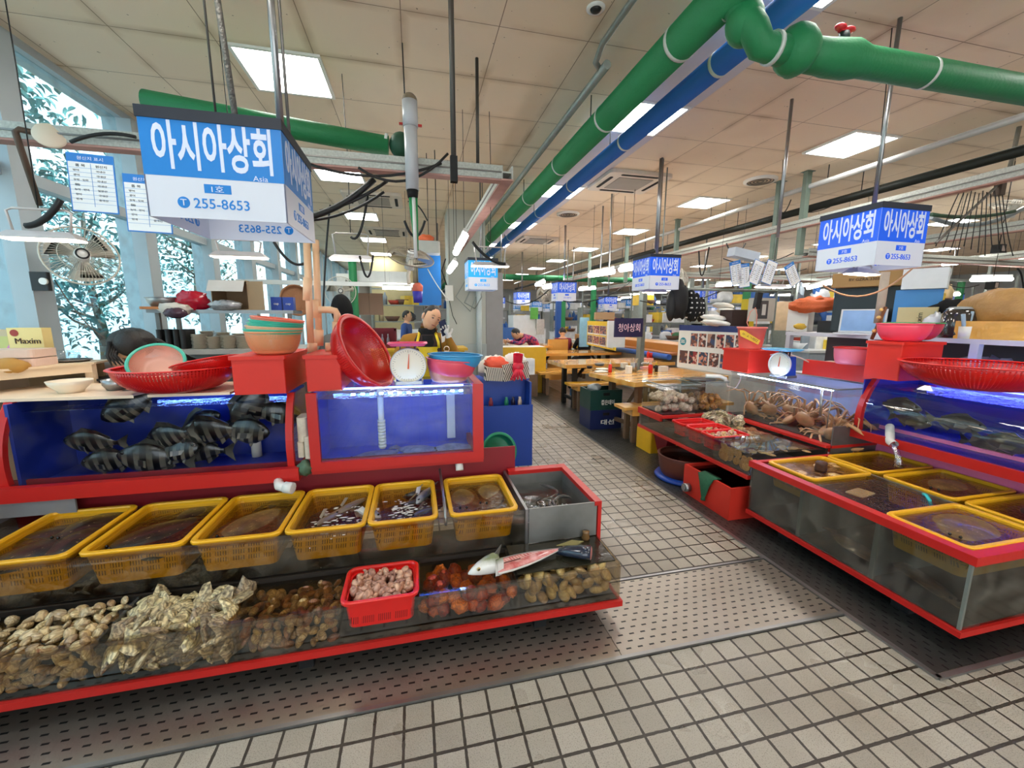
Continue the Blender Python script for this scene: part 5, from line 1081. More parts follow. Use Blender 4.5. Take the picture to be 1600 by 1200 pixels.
tl('tube lamp behind the white carton', 1455,461,1498,460,6,None,.03); tl('tube lamp far in the middle row', 850,449,875,446,9,8,.04); tl('tube lamp left of the seven sign, far back', 1262,450,1300,441,6,None,.03); tl('tube lamp in the far left of the hall', 838,445,850,440,11,10,.04); tl('tube lamp beyond the third sign', 905,452,930,450,11,None,.04); tl('tube lamp low in the far right', 1310,432,1345,424,5,None,.02)
for k in range(16):
    x = rr.uniform(4.5,13); y = rr.uniform(7,18); tag(tube_lamp('tube lamp over the crowded far stalls', (x,y,2.2+.1*(k % 3)), (x+(.9 if k % 2 else 0),y+(0 if k % 2 else .9),2.2+.1*(k % 3)), .03), 'tube lamp over the crowded far stalls', 'lamp', 'tube lamps over the far stalls')
# fans
def fan(lab, p, R, facing, m=None):
    t = thing('wall_fan', lab, 'fan', p); M = Matrix.Rotation(facing[1],4,'Z')@Matrix.Rotation(facing[0],4,'X')
    wm = m or mat('fan_wire','#cfcabc',.4,.2); g = MB()
    for side in (-1, 1):
        for k in range(56):
            a = 2*pi*k/56; g.tube([(.03*cos(a),.03*sin(a),side*.05),(R*.7*cos(a),R*.7*sin(a),side*.045),(R*cos(a),R*sin(a),0)], .0014, 4, caps=False)
    pr = [(R+.006*cos(a), .006*sin(a)) for a in [2*pi*k/6 for k in range(7)]]; g.lathe(pr, 32)
    pr = [(R*.6+.002*cos(a), .05+.002*sin(a)) for a in [2*pi*k/4 for k in range(5)]]; g.lathe(pr, 28)
    build('guard', g.xf(M), wm, t)
    bl = MB()
    for k in range(3):
        i0 = len(bl.v); bl.loft([[(r*cos(a), r*sin(a), .012*(a-.5)*2*(r/R)) for a in [.0+1.1*j/5 for j in range(6)]] for r in (.03,R*.4,R*.7,R*.9)], caps=False).xf(Matrix.Rotation(2*pi*k/3,4,'Z'), i0)
    build('blades', bl.xf(M), mat('fan_blade','#b9b4a4',.4), t)
    build('hub', MB().lathe([(.001,.07),(.035,.07),(.04,.06),(.04,.02),(.05,-.12),(.001,-.14)], 20).xf(M), white, t)
    build('hub_badge', MB().lathe([(.026,.0705),(.036,.0705),(.036,.074),(.026,.074)], 20).xf(M), black, t)
    build('arm', MB().tube([(0,0,-.1),(0,.0,-.2),(0,-.06,-.26)], .02, 8).xf(M), offwhite, t); return t
fan('cream wall fan against the left window mullion', AY(3.45,127,400), .19, (radians(82),radians(38)))
fan('dusty wire fan hanging above the man with a phone', AY(4.4,642,402), .23, (radians(30),radians(20)), mat('dusty_wire','#8f8474',.5,.4))
fan('grey-white fan behind the beanie person', AY(6.8,532,455), .22, (radians(88),radians(10)))
fan('white fan right of the middle sign', AY(5.2,1067,438), .16, (radians(80),radians(60))); fan('fan far behind the third sign', AY(10,852,461), .22, (radians(85),0))
fan('large pale fan at the upper right corner', AY(3.6,1585,322), .22, (radians(15),radians(10)))
# cables
def sag(a, b, d, n=10):
    a, b = Vector(a), Vector(b); return [tuple(a.lerp(b, k/n)+Vector((0,0,-d*4*(k/n)*(1-k/n)))) for k in range(n+1)]
CN = 0
def cable(lab, a, b, d=.1, r=.006, m=None):
    g = {'thin': 'thin wires in the tangle by the number 7 sign', 'sagging': 'wires strung among the far stall frames'}.get(lab.split()[0]) if 'tangle' in lab or 'strung' in lab else None
    return solo('cable', lab, 'cable', MB().tube(sag(a,b,d), r, 6), m or black, group=g)
P_ = lambda y, x, z: tuple(AY(y,x,z))
cable('black cable draped along the left beam, upper strand', P_(3.12,482,256), P_(3.12,690,255), .08, .009); cable('black cable draped along the left beam, lower strand', P_(3.1,560,262), P_(3.1,700,240), .13, .009)
cable('thick black cable bundle rising behind the big sign', P_(3.3,480,340), P_(3.3,585,280), .04, .022); cable('second strand of the thick bundle behind the big sign', P_(3.3,500,330), P_(3.3,605,283), .03, .012); cable('third strand of the bundle behind the big sign', P_(3.35,470,345), P_(3.35,600,300), .05, .010)
cable('black cable looping over the left fan lamp', P_(2.58,40,353), P_(2.58,95,312), .03, .014); cable('black cable from window beam to lamp', P_(3.1,110,222), P_(3.1,212,214), -.03, .010)
cable('long thin cord from wall switch down to the shelf', P_(3.45,85,437), P_(3.45,165,528), .06, .004, mat('brown_cord','#5a5048',.6)); cable('black loop under the sign by the pipe', P_(2.9,428,378), P_(2.9,475,412), .05, .009)
cable('hanging black loop left of the centre lamp', P_(3.4,548,370), P_(3.4,575,300), .12, .010); cable('kinked black loop over the centre lamp', P_(3.4,562,400), P_(3.4,583,398), .16, .008)
cable('black cable falling from sign to beanie', P_(3.4,516,320), P_(3.4,505,480), -.05, .007); cable('black lamp cable in front of the cyan sign', P_(3.85,738,378), P_(3.85,790,412), .05, .014)
cable('black coil beside the green hose', P_(3.5,632,345), P_(3.5,664,345), .12, .01); cable('wire loop above the man, right side', P_(3.9,637,315), P_(3.9,668,345), -.05, .006)
cable('white cord hanging over the blue panel', P_(4.5,668,420), P_(4.5,700,468), .02, .006, white)
for k in range(12):
    x = 1300+25*k; cable('thin black wire in the tangle right of the number 7 sign', P_(3.0,1500+6*k,298+2*(k%3)), P_(3.0,1462+11*k,385+5*(k%4)), .03*(k%3)-.02, .004)
cable('thick grey hose arching at the upper right', P_(3.3,1455,340), P_(3.3,1600,325), .12, .022, mat('grey_hose','#8d979c',.5)); cable('green cable bundle at the upper right', P_(3.2,1455,335), P_(3.2,1585,330), .04, .018, mat('dark_green_cable','#3b5a44',.6))
cable('black cable hanging at the right edge over the bag', P_(2.9,1590,420), P_(2.9,1600,495), -.1, .008); cable('copper-coloured cord slung below the seven sign', P_(2.3,1285,445), P_(2.3,1425,420), .13, .006, mat('copper_cord','#b98a66',.5))
cable('diagonal dark stay at the upper right', P_(3.0,1462,380), P_(3.0,1580,270), 0, .012, steeld); cable('black wires dropping from the wooden bar behind the middle sign', P_(5,1092,392), P_(5,1108,386), .35, .01); cable('hanging black loop under the right channel', P_(5,1135,380), P_(5,1165,380), .15, .008)
for k, (a, b) in enumerate([((1130,404),(1240,395)),((880,470),(985,440)),((1140,415),(1260,420)),((1000,470),(1130,452)),((1220,330),(1240,300)),((1460,430),(1530,445)),((790,470),(860,450)),((1330,300),(1245,330))]):
    cable('sagging dark wire strung among the far stall frames', P_(5.5,*a), P_(5.5,*b), .12, .007)
tbx = thing('jointed_pipe', 'dark jointed pipe arm bracketed at the upper right', 'pipe', (0,0,0))
build('arm', MB().tube([P_(3.0,1508,286), P_(3.0,1560,284), P_(3.0,1575,280)], .02, 10), mat('rusty_dark','#57493f',.6,.3,var=.3), tbx); build('bracket', MB().bx(-.03,.03,-.03,.03,-.09,.09).xf(Matrix.Translation(AY(3.0,1563,290))), MC['rusty_dark'], tbx)
build('drop', MB().cyl(AY(3.0,1575,275), AY(3.0,1598,175), .018, n=10), mat('ribbed_rod2','#9a978e',.5,.4,bump=.8,bs=90), tbx)
wa = thing('jointed_pipe', 'rusty elbow arm with a white disc at the far left by the window', 'pipe', (0,0,0))
build('arm', MB().tube([P_(3.15,74,212), P_(3.1,30,202), P_(3.1,24,206), P_(3.1,30,225), P_(3.3,62,320)], .016, 10), mat('rusty_dark2','#5c4c40',.6,.3,var=.3), wa)
build('disc', MB().lathe([(.001,-.01),(.07,-.01),(.075,0),(.07,.01),(.001,.012)], 24).xf(Matrix.Translation(AY(3.13,78,212))@Matrix.Rotation(radians(70),4,'X')@Matrix.Rotation(.4,4,'Y')), offwhite, wa)
# origin cards
def card(lab, p, w, h, tilt=0, ry=0, top=True, m='#eef2f4', grp=None):
    t = thing('price_card', lab, 'card', p); t.rotation_euler = (0, ry, tilt)
    build('board', MB().bx(-w/2,w/2,-.002,.002,-h,0), mat('card_blue','#2f7fd0',.5,var=0), t)
    build('sheet', MB().bx(-w/2+.005,w/2-.005,-.0028,-.002,-h+.006,-h*.15 if top else -.006), mat('card_white',m,.5,var=.02), t)
    ln = MB()
    for k in range(9): z = -h*.25-k*h*.075; ln.bx(-w/2+.006,w/2-.006,-.0032,-.0028,z,z+.0012)
    ln.bx(-.001,.001,-.0032,-.0028,-h*.9,-h*.16); build('ruled_lines', ln, mat('card_line','#4a8fd0',.5), t)
    if top: fit('원산지 표시', w*.55, h*.06, sgt, t, (0,-.0025,-h*.08), '-y', .0012)
    fit('품 목', w*.2, h*.045, black, t, (-w*.22,-.003,-h*.205), '-y', .001); fit('원산지', w*.24, h*.045, black, t, (w*.22,-.003,-h*.205), '-y', .001)
    rw = ['국내산','국내산','국내산','국내산','일본산','국내산','중국산']
    for k in range(7): fit(rw[k], w*.2, h*.035, black, t, (w*.2,-.003,-h*(.29+.082*k)), '-y', .001)
    lw = ['방어','광어','우럭 - 도미','돔','농어 - 민어','장어','멍게']
    for k in range(7): fit(lw[k], w*(.12 if len(lw[k]) < 4 else .3), h*.035, black, t, (-w*(.32 if len(lw[k]) < 4 else .24),-.003,-h*(.29+.082*k)), '-y', .001)
    return t
card('blue-topped price card hanging highest by the window', AY(2.6,140,241), .195, .275, 0, .03); card('second price card, partly behind the big sign', AY(2.55,227,274), .195, .275, 0, .03)
fpos = [(1148,408,.25,.5),(1162,412,.15,.35),(1188,408,-.3,-.35),(1208,408,-.3,-.2),(1232,413,.3,.55)]
for k, (x, y, tz, ry) in enumerate(fpos):
    c = card('price card in the fan of cards right of the jacket, %s from the left' % ['first','second','third','fourth','fifth'][k], AY(4.15,x,y), .15, .27, 0, -ry if k in (2,3) else -ry, top=k in (0,1,4)); c.rotation_euler = (0, [-.25,-.15,.32,.28,-.55][k], 0)
sb = solo('sign_case', 'tilted grey light case above the fanned price cards', 'case', MB().bx(-.18,.18,-.06,.06,-.05,.05), mat('grey_case','#b9c2cc',.4), AY(4.3,1162,398), (0,.15,0))
sw = thing('switch_box', 'small black switch box on the left window post', 'switch', AY(3.4,67,440)); build('box', MB().rbox(-.05,.05,-.03,.0,-.06,.06,.01), black, sw); build('dial', MB().cyl((.03,-.03,.0),(.03,-.045,.0),.022,n=16), white, sw)
for k, (x, y, yy) in enumerate([(1493,492-120,3.4),(1403+ 90,450,3.6)]): 
    s_ = thing('mini_camera', ['small black cube lamp hanging on a cord near the right edge','small blue-black cube lamp above the brown paper bag'][k], 'lamp', AY(yy,[1560,1550][k],[389,446][k])); build('case', MB().rbox(-.045,.045,-.045,.045,-.045,.045,.01), black, s_); build('face', MB().bx(-.03,.02,-.047,-.045,-.03,.03), mat('cube_face','#b8a8a0',.5), s_); build('cord', MB().cyl((0,0,.045),(0,0,H-s_.location.z),.003,n=6), black, s_)
# ---------------------------------------------------------------- people
skin = mat('skin', '#dba883', .5, var=.06, sss=.1); hairm = mat('black_hair', '#15110f', .5, var=.3, ns=40, bump=.5, bs=120); glove = mat('white_glove', '#e6e3dc', .7, bump=.2)
def skinmesh(V, E, R, sub=2, root=0):
    me = bpy.data.meshes.new('sk'); me.from_pydata([tuple(v) for v in V], E, [])
    o = bpy.data.objects.new('sk', me); COL.objects.link(o)
    o.modifiers.new('s', 'SKIN'); sv = me.skin_vertices[0].data if me.skin_vertices else None
    if sv is None:
        bm = bmesh.new(); bm.from_mesh(me); bm.verts.layers.skin.verify(); bm.to_mesh(me); bm.free(); sv = me.skin_vertices[0].data
    for i, r in enumerate(R): sv[i].radius = r if hasattr(r, '__len__') else (r, r); sv[i].use_root = (i == root); sv[i].use_loose = False
    m = o.modifiers.new('u', 'SUBSURF'); m.levels = sub; m.render_levels = sub
    bpy.context.view_layer.update()
    out = bpy.data.meshes.new_from_object(o.evaluated_get(bpy.context.evaluated_depsgraph_get()))
    COL.objects.unlink(o); bpy.data.objects.remove(o); return out
def head_mb(c, M, beard=False):
    b = MB()
    def f(d):
        q = 1.0
        if d.y < 0: q += .06*math.exp(-((d.x/.16)**2+((d.z+.08)/.16)**2))*1.6      # nose
        q += .05*math.exp(-((d.x/.35)**2+((d.z+.72)/.2)**2)) if d.y < .1 else 0     # chin
        for s in (-1, 1): q -= .05*math.exp(-(((d.x-s*.32)/.16)**2+((d.z-.10)/.12)**2)) if d.y < 0 else 0
        if d.z < -.3: q -= .10*(abs(d.x)**1.5)
        return q
    b.ball((0,0,0), (.078,.096,.118), 28, 20, f=f)
    for s in (-1, 1): b.ball((s*.08,.012,-.005), (.012,.020,.032), 8, 6)
    return b.xf(Matrix.Translation(c)@M)
def person(lab, loc, rz, J, parts, headM=Matrix.Identity(4), hair='short', extra=None, fingers=True):
    t = thing('person', lab, 'person', loc, rz)
    base = dict(pelvis=(0,0,.90), waist=(0,.01,1.05), chest=(0,.0,1.24), neck=(0,.0,1.36), skull=(0,-.01,1.46),
        shR=(-.17,0,1.31), elR=(-.24,.02,1.05), wrR=(-.24,-.04,.82), shL=(.17,0,1.31), elL=(.24,.02,1.05), wrL=(.24,-.04,.82),
        hipR=(-.09,0,.86), knR=(-.10,-.02,.47), anR=(-.10,.02,.09), toR=(-.11,-.14,.04), hipL=(.09,0,.86), knL=(.10,-.02,.47), anL=(.10,.02,.09), toL=(.11,-.14,.04))
    base.update(J); K = list(base); V = [Vector(base[k]) for k in K]; ix = {k: i for i, k in enumerate(K)}
    rad = dict(pelvis=(.15,.11), waist=(.145,.105), chest=(.155,.11), neck=.052, skull=.06, shR=.062, elR=.045, wrR=.030, shL=.062, elL=.045, wrL=.030, hipR=.088, knR=.060, anR=.040, toR=.036, hipL=.088, knL=.060, anL=.040, toL=.036)
    bk = parts.get('bulk', 1.12); R = [(tuple(v*(1+(bk-1)*.4) for v in rad[k]) if hasattr(rad[k], '__len__') else rad[k]*(bk if k[:2] in ('sh','el') else 1)) for k in K]
    E = [(ix[a], ix[b]) for a, b in (('pelvis','waist'),('waist','chest'),('chest','neck'),('neck','skull'),('chest','shR'),('shR','elR'),('elR','wrR'),('chest','shL'),('shL','elL'),('elL','wrL'),('pelvis','hipR'),('hipR','knR'),('knR','anR'),('anR','toR'),('pelvis','hipL'),('hipL','knL'),('knL','anL'),('anL','toL'))]
    reg = {k: k for k in K}; names = list(K)
    for s in ('R', 'L'):
        w = Vector(base['wr'+s]); e = Vector(base['el'+s]); d = (w-e).normalized(); side = d.cross(Vector((0,1,0))); side = side.normalized() if side.length > .1 else Vector((1,0,0)); nrm = side.cross(d)
        pm = w+d*.05; V.append(pm); R.append((.036,.018)); E.append((ix['wr'+s], len(V)-1)); pi_ = len(V)-1; names.append('hand'+s)
        pk = w+d*.085; V.append(pk); R.append((.036,.014)); E.append((pi_, len(V)-1)); pk_ = len(V)-1; names.append('hand'+s)
        if fingers:
            for q, L in ((-.032,.058),(-.011,.072),(.011,.068),(.030,.052)):
                pr = pk_
                for u, cz in ((.45,.008),(.8,.028),(.95,.046)):
                    V.append(pk+side*q*1.15+d*L*u*.9-nrm*cz+d*.006); R.append(.0085 if u < 1 else .0075); E.append((pr, len(V)-1)); pr = len(V)-1; names.append('hand'+s)
            pr = pi_
            for u in (1, 2, 3): V.append(pm+side*(-.030-.012*u)+d*.016*u-nrm*.008*u); R.append(.010); E.append((pr, len(V)-1)); pr = len(V)-1; names.append('hand'+s)
    me = skinmesh(V, E, R, 2)
    hd = head_mb(Vector(base['skull'])+headM.to_3x3()@Vector((0,-.012,.045)), headM)
    nv = len(me.vertices)
    vs = [tuple(v.co) for v in me.vertices]+hd.v; fs = [tuple(p.vertices) for p in me.polygons]+[tuple(nv+i for i in f) for f in hd.f]
    bm_ = bpy.data.meshes.new('body'); bm_.from_pydata(vs, [], fs)
    ms = [skin, parts['top'], parts['legs'], parts.get('glove', skin), parts.get('shoe', black)]
    for m in ms: bm_.materials.append(m)
    cap = {'skull':0,'neck':parts.get('neckm',0),'chest':1,'waist':1,'shR':1,'elR':1,'shL':1,'elL':1,'wrR':1,'wrL':1,'handR':3,'handL':3,'pelvis':2,'hipR':2,'knR':2,'anR':2,'hipL':2,'knL':2,'anL':2,'toR':4,'toL':4}
    for p in bm_.polygons:
        p.use_smooth = True
        if p.index >= len(me.polygons): p.material_index = 0; continue
        c = Vector((0,0,0))
        for i in p.vertices: c += Vector(vs[i])
        c /= len(p.vertices); best = min(range(len(V)), key=lambda i: (V[i]-c).length-(.05 if names[i] in ('chest','waist') else 0)); p.material_index = cap[names[best]]
    o = bpy.data.objects.new('body', bm_); COL.objects.link(o); o.parent = t
    HM = Matrix.Translation(Vector(base['skull'])+headM.to_3x3()@Vector((0,-.012,.045)))@headM
    for s in (-1, 1):
        build('eye', MB().ball((s*.030,-.088,.010), (.012,.006,.0055), 10, 6).xf(HM), mat('eye_dark','#1d1512',.2), t)
        build('eyebrow', MB().tube([(s*.015,-.094,.030),(s*.032,-.092,.035),(s*.048,-.082,.030)], [.002,.003,.0015], 6).xf(HM), hairm, t)
    build('mouth', MB().ball((0,-.094,-.052), (.022,.006,.005), 12, 6).xf(HM), mat('lips','#9a5a4c',.5), t)
    if hair == 'short': H_ = MB().ball((0,.012,.012), (.083,.098,.116), 24, 14, f=lambda d: 1 if d.z > (.42 if d.y < -.35 else -.25) else .86)
    elif hair == 'long': H_ = MB().ball((0,.012,.012), (.092,.108,.128), 24, 16, f=lambda d: (1+.05*mnoise.noise(d*5)) if (d.z > .38 or d.y > -.35) else .84).loft([[(x*(.095-.02*k), .03+.05*sin(abs(x)*2), .0-.09*k) for x in (-1,-.8,-.5,0,.5,.8,1)]+[(x*(.095-.02*k), .10, .0-.09*k) for x in (1,.5,0,-.5,-1)] for k in range(3)])
    else: H_ = None
    if H_: build('hair', H_.xf(HM), hairm, t)
    if extra: extra(t, HM)
    return t
must = mat('mustard_fleece', '#9b6d1e', .9, var=.15, ns=30, bump=.3, bs=150); apr = mat('yellow_apron', '#e6c91e', .4, var=.05); dk = mat('dark_trousers', '#1c1d22', .8); bvest = mat('black_fleece', '#0d0e11', .95, bump=.2, bs=120); brv = mat('brown_vest', '#3b2a26', .8)
def man_extra(t, HM):
    n = 14
    def tor(z, w, d, a0, a1, dy=0): return [(w*sin(a), -d*cos(a)+dy, z) for a in [a0+(a1-a0)*k/n for k in range(n+1)]]
    build('apron', MB().loft([tor(.62,.21,.17,-1.3,1.3),tor(.95,.19,.155,-1.3,1.3),tor(1.10,.17,.165,-1.1,1.1),tor(1.225,.15,.165,-.75,.75)], caps=False), apr, t)
    for s in (-1, 1): build('apron_strap', MB().tube([(s*.10,-.158,1.215),(s*.095,-.155,1.27),(s*.078,-.115,1.335),(s*.07,.0,1.365)], [.012]*4, 8, flat=.3), apr, t)
    build('vest', MB().loft([tor(1.0,.19,.155,-.75,.75),tor(1.2,.187,.155,-.75,.75),tor(1.29,.165,.13,-.8,.8),tor(1.335,.12,.10,-.9,.9)], caps=False), brv, t)
    build('collar', MB().loft([tor(1.16,.085,.166,-.8,.8),tor(1.27,.10,.158,-.8,.8),tor(1.33,.09,.115,-1.1,1.1)], caps=False).lathe([(.088,1.315),(.084,1.36),(.078,1.395),(.070,1.39),(.074,1.33)], 20, (0,-.012,0)), bvest, t)
man = person('man in a mustard fleece and yellow apron holding a phone to his ear', (.115,4.0,0), radians(0),
  dict(skull=(.022,-.035,1.445), neck=(.005,-.01,1.345), shR=(-.195,0,1.265), shL=(.185,0,1.27), chest=(0,0,1.20), elR=(-.315,-.06,1.02), wrR=(-.14,-.26,1.08), elL=(.285,-.10,1.06), wrL=(.20,-.12,1.28)),
  dict(top=must, legs=dk, glove=glove, neckm=1, bulk=1.3), Matrix.Rotation(radians(24),4,'Z')@Matrix.Rotation(radians(20),4,'Y')@Matrix.Rotation(radians(10),4,'X'), 'short', man_extra)
solo('phone', 'dark smartphone held to the ear by the man in the apron', 'phone', MB().rbox(-.036,.036,-.004,.004,-.072,.072,.003), mat('phone_blue','#232c48',.2), (.262,3.85,1.40), (radians(8),radians(-20),radians(28)))
km = thing('knife', 'knife with a white handle held upright by the man in the apron', 'knife', (.275,3.72,1.05)); build('handle', MB().rbox(-.02,.02,-.012,.012,0,.15,.008), mat('pale_wood_handle','#d9b896',.5), km); build('ring', MB().lathe([(.022,-.01),(.026,0),(.022,.01)],14).xf(T3(.0,0,.165,pi/2)), offwhite, km)
def lady(t, HM):
    c = HM.translation; b = MB()
    b.ball((c.x+.01,c.y+.02,c.z+.035), (.125,.125,.10), 28, 16, f=lambda d: (1+.05*mnoise.noise(d*4)) if d.y > -.55 or d.z > .1 else .86)
    for k in range(9):
        q = k/8; b.tube([(c.x+.04+.04*q,c.y+.02+.04*q,c.z+.08-.05*q),(c.x+.15+.05*q,c.y+.03+.05*q,c.z+.03-.05*q),(c.x+.24+.06*q,c.y+.02+.04*q,c.z-.04-.06*q),(c.x+.33+.05*q,c.y-.0,c.z-.09-.05*q)], [.03,.022,.012,.003], 7)
    for k in range(4): b.tube([(c.x-.09+.012*k,c.y-.03,c.z+.04),(c.x-.115+.012*k,c.y-.08,c.z-.04),(c.x-.10+.02*k,c.y-.10,c.z-.10)], [.02,.012,.003], 6)
    build('hair_strands', b, hairm, t); build('hair_clip', MB().tube([(c.x-.03+.012*cos(a),c.y,c.z+.135+.012*sin(a)) for a in [2*pi*k/10 for k in range(11)]], .003, 6), black, t)
def beanie(t, HM):
    build('beanie', MB().ball((0,.02,.075), (.102,.116,.165), 28, 16, f=lambda d: (1+.03*mnoise.noise(d*4)) if d.z > -.6 else .9).xf(HM), mat('black_knit','#08080a',.95,bump=.5,bs=160), t)
    build('apron_strap', MB().tube([(.10,.13,1.0),(.06,.12,1.2),(-.02,.09,1.34)], .012, 6), mat('orange_strap','#d9762a',.5), t)
person('person in a black knit beanie and grey sleeves turned away behind the beige pipes', (-.70,4.45,0), radians(170), dict(skull=(.0,-.03,1.44), neck=(0,0,1.34), chest=(0,0,1.2), shR=(-.16,0,1.26), shL=(.16,0,1.26)), dict(top=mat('grey_sleeve','#6c6a68',.9), legs=dk), Matrix.Rotation(radians(-12),4,'X'), None, beanie, fingers=True)
person('woman with long black hair bent forward behind the big red strainer', (-1.97,3.46,0), radians(30), dict(pelvis=(0,.10,.80), waist=(0,.04,.95), chest=(0,-.08,1.10), neck=(0,-.17,1.18), skull=(0,-.24,1.275), shR=(-.16,-.09,1.13), shL=(.16,-.09,1.13), elR=(-.2,-.22,.95), wrR=(-.12,-.4,.98), elL=(.2,-.22,.95), wrL=(.12,-.4,1.0), hipR=(-.09,.10,.78), hipL=(.09,.10,.78)), dict(top=mat('grey_top','#a29a92',.9), legs=dk), Matrix.Rotation(radians(62),4,'X'), 'long', lady)
fl_m = NT('floral_jacket'); co = fl_m.co(); MC['floral_jacket'] = fl_m.done(fl_m.pr(col=fl_m.mix(fl_m.ramp(fl_m.noise(co,22.),.45,.55), lin('#3a3060'), lin('#b8405c')), rough=.9))
q = AY(8.8,822,540)
person('person in a floral jacket bent over a far table', (AY(8.62,836,540).x,8.62,0), radians(-80), dict(chest=(0,-.22,1.08), neck=(0,-.34,1.12), skull=(0,-.42,1.12), shR=(-.16,-.25,1.08), shL=(.16,-.25,1.08), waist=(0,-.05,1.0), elR=(-.2,-.45,.95), wrR=(-.1,-.6,.98), elL=(.2,-.45,.95), wrL=(.1,-.6,.98)), dict(top=MC['floral_jacket'], legs=mat('red_trousers','#b8283a',.9)), Matrix.Rotation(radians(40),4,'X'), 'short', fingers=True)
SIT = dict(pelvis=(0,0,.50), waist=(0,-.01,.68), chest=(0,-.03,.88), neck=(0,-.05,1.0), skull=(0,-.07,1.10), shR=(-.17,-.03,.95), shL=(.17,-.03,.95), elR=(-.2,-.15,.76), wrR=(-.12,-.34,.80), elL=(.2,-.15,.76), wrL=(.12,-.34,.80), hipR=(-.09,0,.48), hipL=(.09,0,.48), knR=(-.1,-.40,.47), knL=(.1,-.40,.47), anR=(-.1,-.38,.08), anL=(.1,-.38,.08), toR=(-.1,-.5,.04), toL=(.1,-.5,.04))
for (px, yy, rz, top, l) in [(880,9.45,2.9,'#7a2030','seated person in a dark red top at the far table by the blue column'),(914,9.4,3.2,'#101014','seated person in a black coat at the far table')]:
    q = AY(yy,px,510); S_ = {k: (v[0],v[1],v[2]+.0) if k in ('neck','skull','chest','waist','shR','shL','elR','elL','wrR','wrL') else v for k, v in SIT.items()}
    person(l, (q.x,yy,0), rz, S_, dict(top=mat('top'+top[1:],top,.9), legs=dk), Matrix.Rotation(.3,4,'X'), 'short')
q = AY(9.0,635,500); person('small distant person in a blue top beyond the cables left of the man', (q.x,9.0,0), 1.3, {}, dict(top=mat('blue_top','#35508c',.9), legs=dk), hair='short')
# ---------------------------------------------------------------- pipes behind the left tanks
def pvcset(name, lab, segs, col=None):
    t = thing(name, lab, 'pipe', (0,0,0))
    for nm, pts, r, m in segs: build(nm, MB().tube(pts, r, 14), m or pvc, t)
    return t
A = lambda y, x, z: tuple(AY(y,x,z))
pvcset('standpipe', 'left beige pipe rising from the red box to the big sign', [('pipe',[A(2.85,486,545),A(2.85,479,375)],.021,None),('coupling',[A(2.85,480,470),A(2.85,481,434)],.027,None),('foot',[A(2.85,488,550),A(2.85,488,536)],.03,None)])
pvcset('standpipe', 'right beige pipe with a hooked branch and blue end', [('pipe',[A(2.92,499,540),A(2.92,493,375)],.021,None),('coupling',[A(2.92,496,497),A(2.92,494,468)],.026,None),('coupling',[A(2.92,498,540),A(2.92,498,515)],.030,None),('branch',[A(2.9,498,484),A(2.9,515,484),A(2.9,524,486),A(2.9,527,492),A(2.9,527,505)],.022,None),('coupling',[A(2.9,527,528),A(2.9,527,503)],.031,None),('blue_end',[A(2.9,525,546),A(2.9,525,528)],.018,blue)])
pvcset('capped_pipe', 'short beige capped pipe on the red box', [('stub',[A(2.75,515,550),A(2.75,515,536)],.026,None)])
# ---------------------------------------------------------------- left counter and shelf goods
ct_ = thing('counter', 'cream counter with open bays at the far left under the window', 'counter', (0,0,0))
w = AY(3.05,147,566); zc = w.z
build('top', MB().prism([(-2.42,2.60),(-2.22,2.62),(w.x,3.05),(w.x-.02,3.24),(-2.42,3.24)], zc-.012, zc), cream, ct_)
build('frame', MB().prism([(-2.24,2.64),(-2.21,2.64),(-2.21,2.68),(-2.24,2.68)], .0, zc-.013).prism([(w.x-.05,3.04),(w.x-.01,3.04),(w.x-.01,3.08),(w.x-.05,3.08)], 0, zc-.013).prism([(-2.24,2.64),(w.x-.01,3.04),(w.x-.03,3.07),(-2.26,2.67)], zc-.06, zc-.0125).bx(-2.42,-2.40,2.6,3.24,0,zc-.013), cream, ct_)
build('back', MB().bx(-2.40,w.x-.06,3.21,3.23,.4,zc-.014), mat('counter_inside','#9c8562',.6), ct_)
for k in range(6): solo('tray', 'black tray stacked in the left counter bay', 'tray', MB().rbox(-.14,.14,-.1,.1,0,.012,.02), black, (-2.05,3.12,zc-.26+.028*k), (0,0,.5), group='black trays in the left counter')
def pic(name, lab, p, w_, h_, m, rz=0, rx=0, th=.03):
    return solo(name, lab, name.split('_')[-1], MB().bx(-w_/2,w_/2,0,th,0,h_), m, p, (rx,0,rz))
mx = thing('coffee_box', 'yellow instant coffee box standing on the left counter', 'box', (AY(3.1,42,540).x,3.1,zc)); 
build('carton', MB().bx(-.085,.085,0,.07,0,.21), mat('coffee_yellow','#ecd58e',.5,var=.1,ns=5), mx); text('Maxim', .048, mat('coffee_brown','#4a2c16',.5), mx, (.01,-.002,.13)); build('emblem', MB().cyl((-.05,-.003,.18),(-.05,0,.18),.02,n=20), mat('emblem_red','#a03024',.5), mx)
bm2 = NT('printed_food_photo'); co = bm2.co(); v = bm2.node('ShaderNodeTexVoronoi', {'Vector': co, 'Scale': 11.}).outputs[1]; bm2_ = bm2.mix(.55, v, lin('#d98c80')); MC['food_photo'] = bm2.done(bm2.pr(col=bm2_, rough=.4))
pic('picture_box', 'food picture box at the left edge behind the coffee box', (AY(3.1,4,540).x-.04,3.13,zc), .19, .2, MC['food_photo'])
pic('booklet', 'thin blue-white booklet pile under the food picture box', (AY(3.05,20,560).x,3.03,zc), .2, .02, white, th=.12)
bx1 = thing('food_container', 'stack of two pale pink food containers on the left counter', 'container', (AY(2.95,35,565).x,2.93,zc)); 
for k in range(2): build('tub', MB().rbox(-.13,.13,-.09,.09,.05*k,.05*k+.045,.02), mat('pinkish_tub','#e0c3b2',.4), bx1)
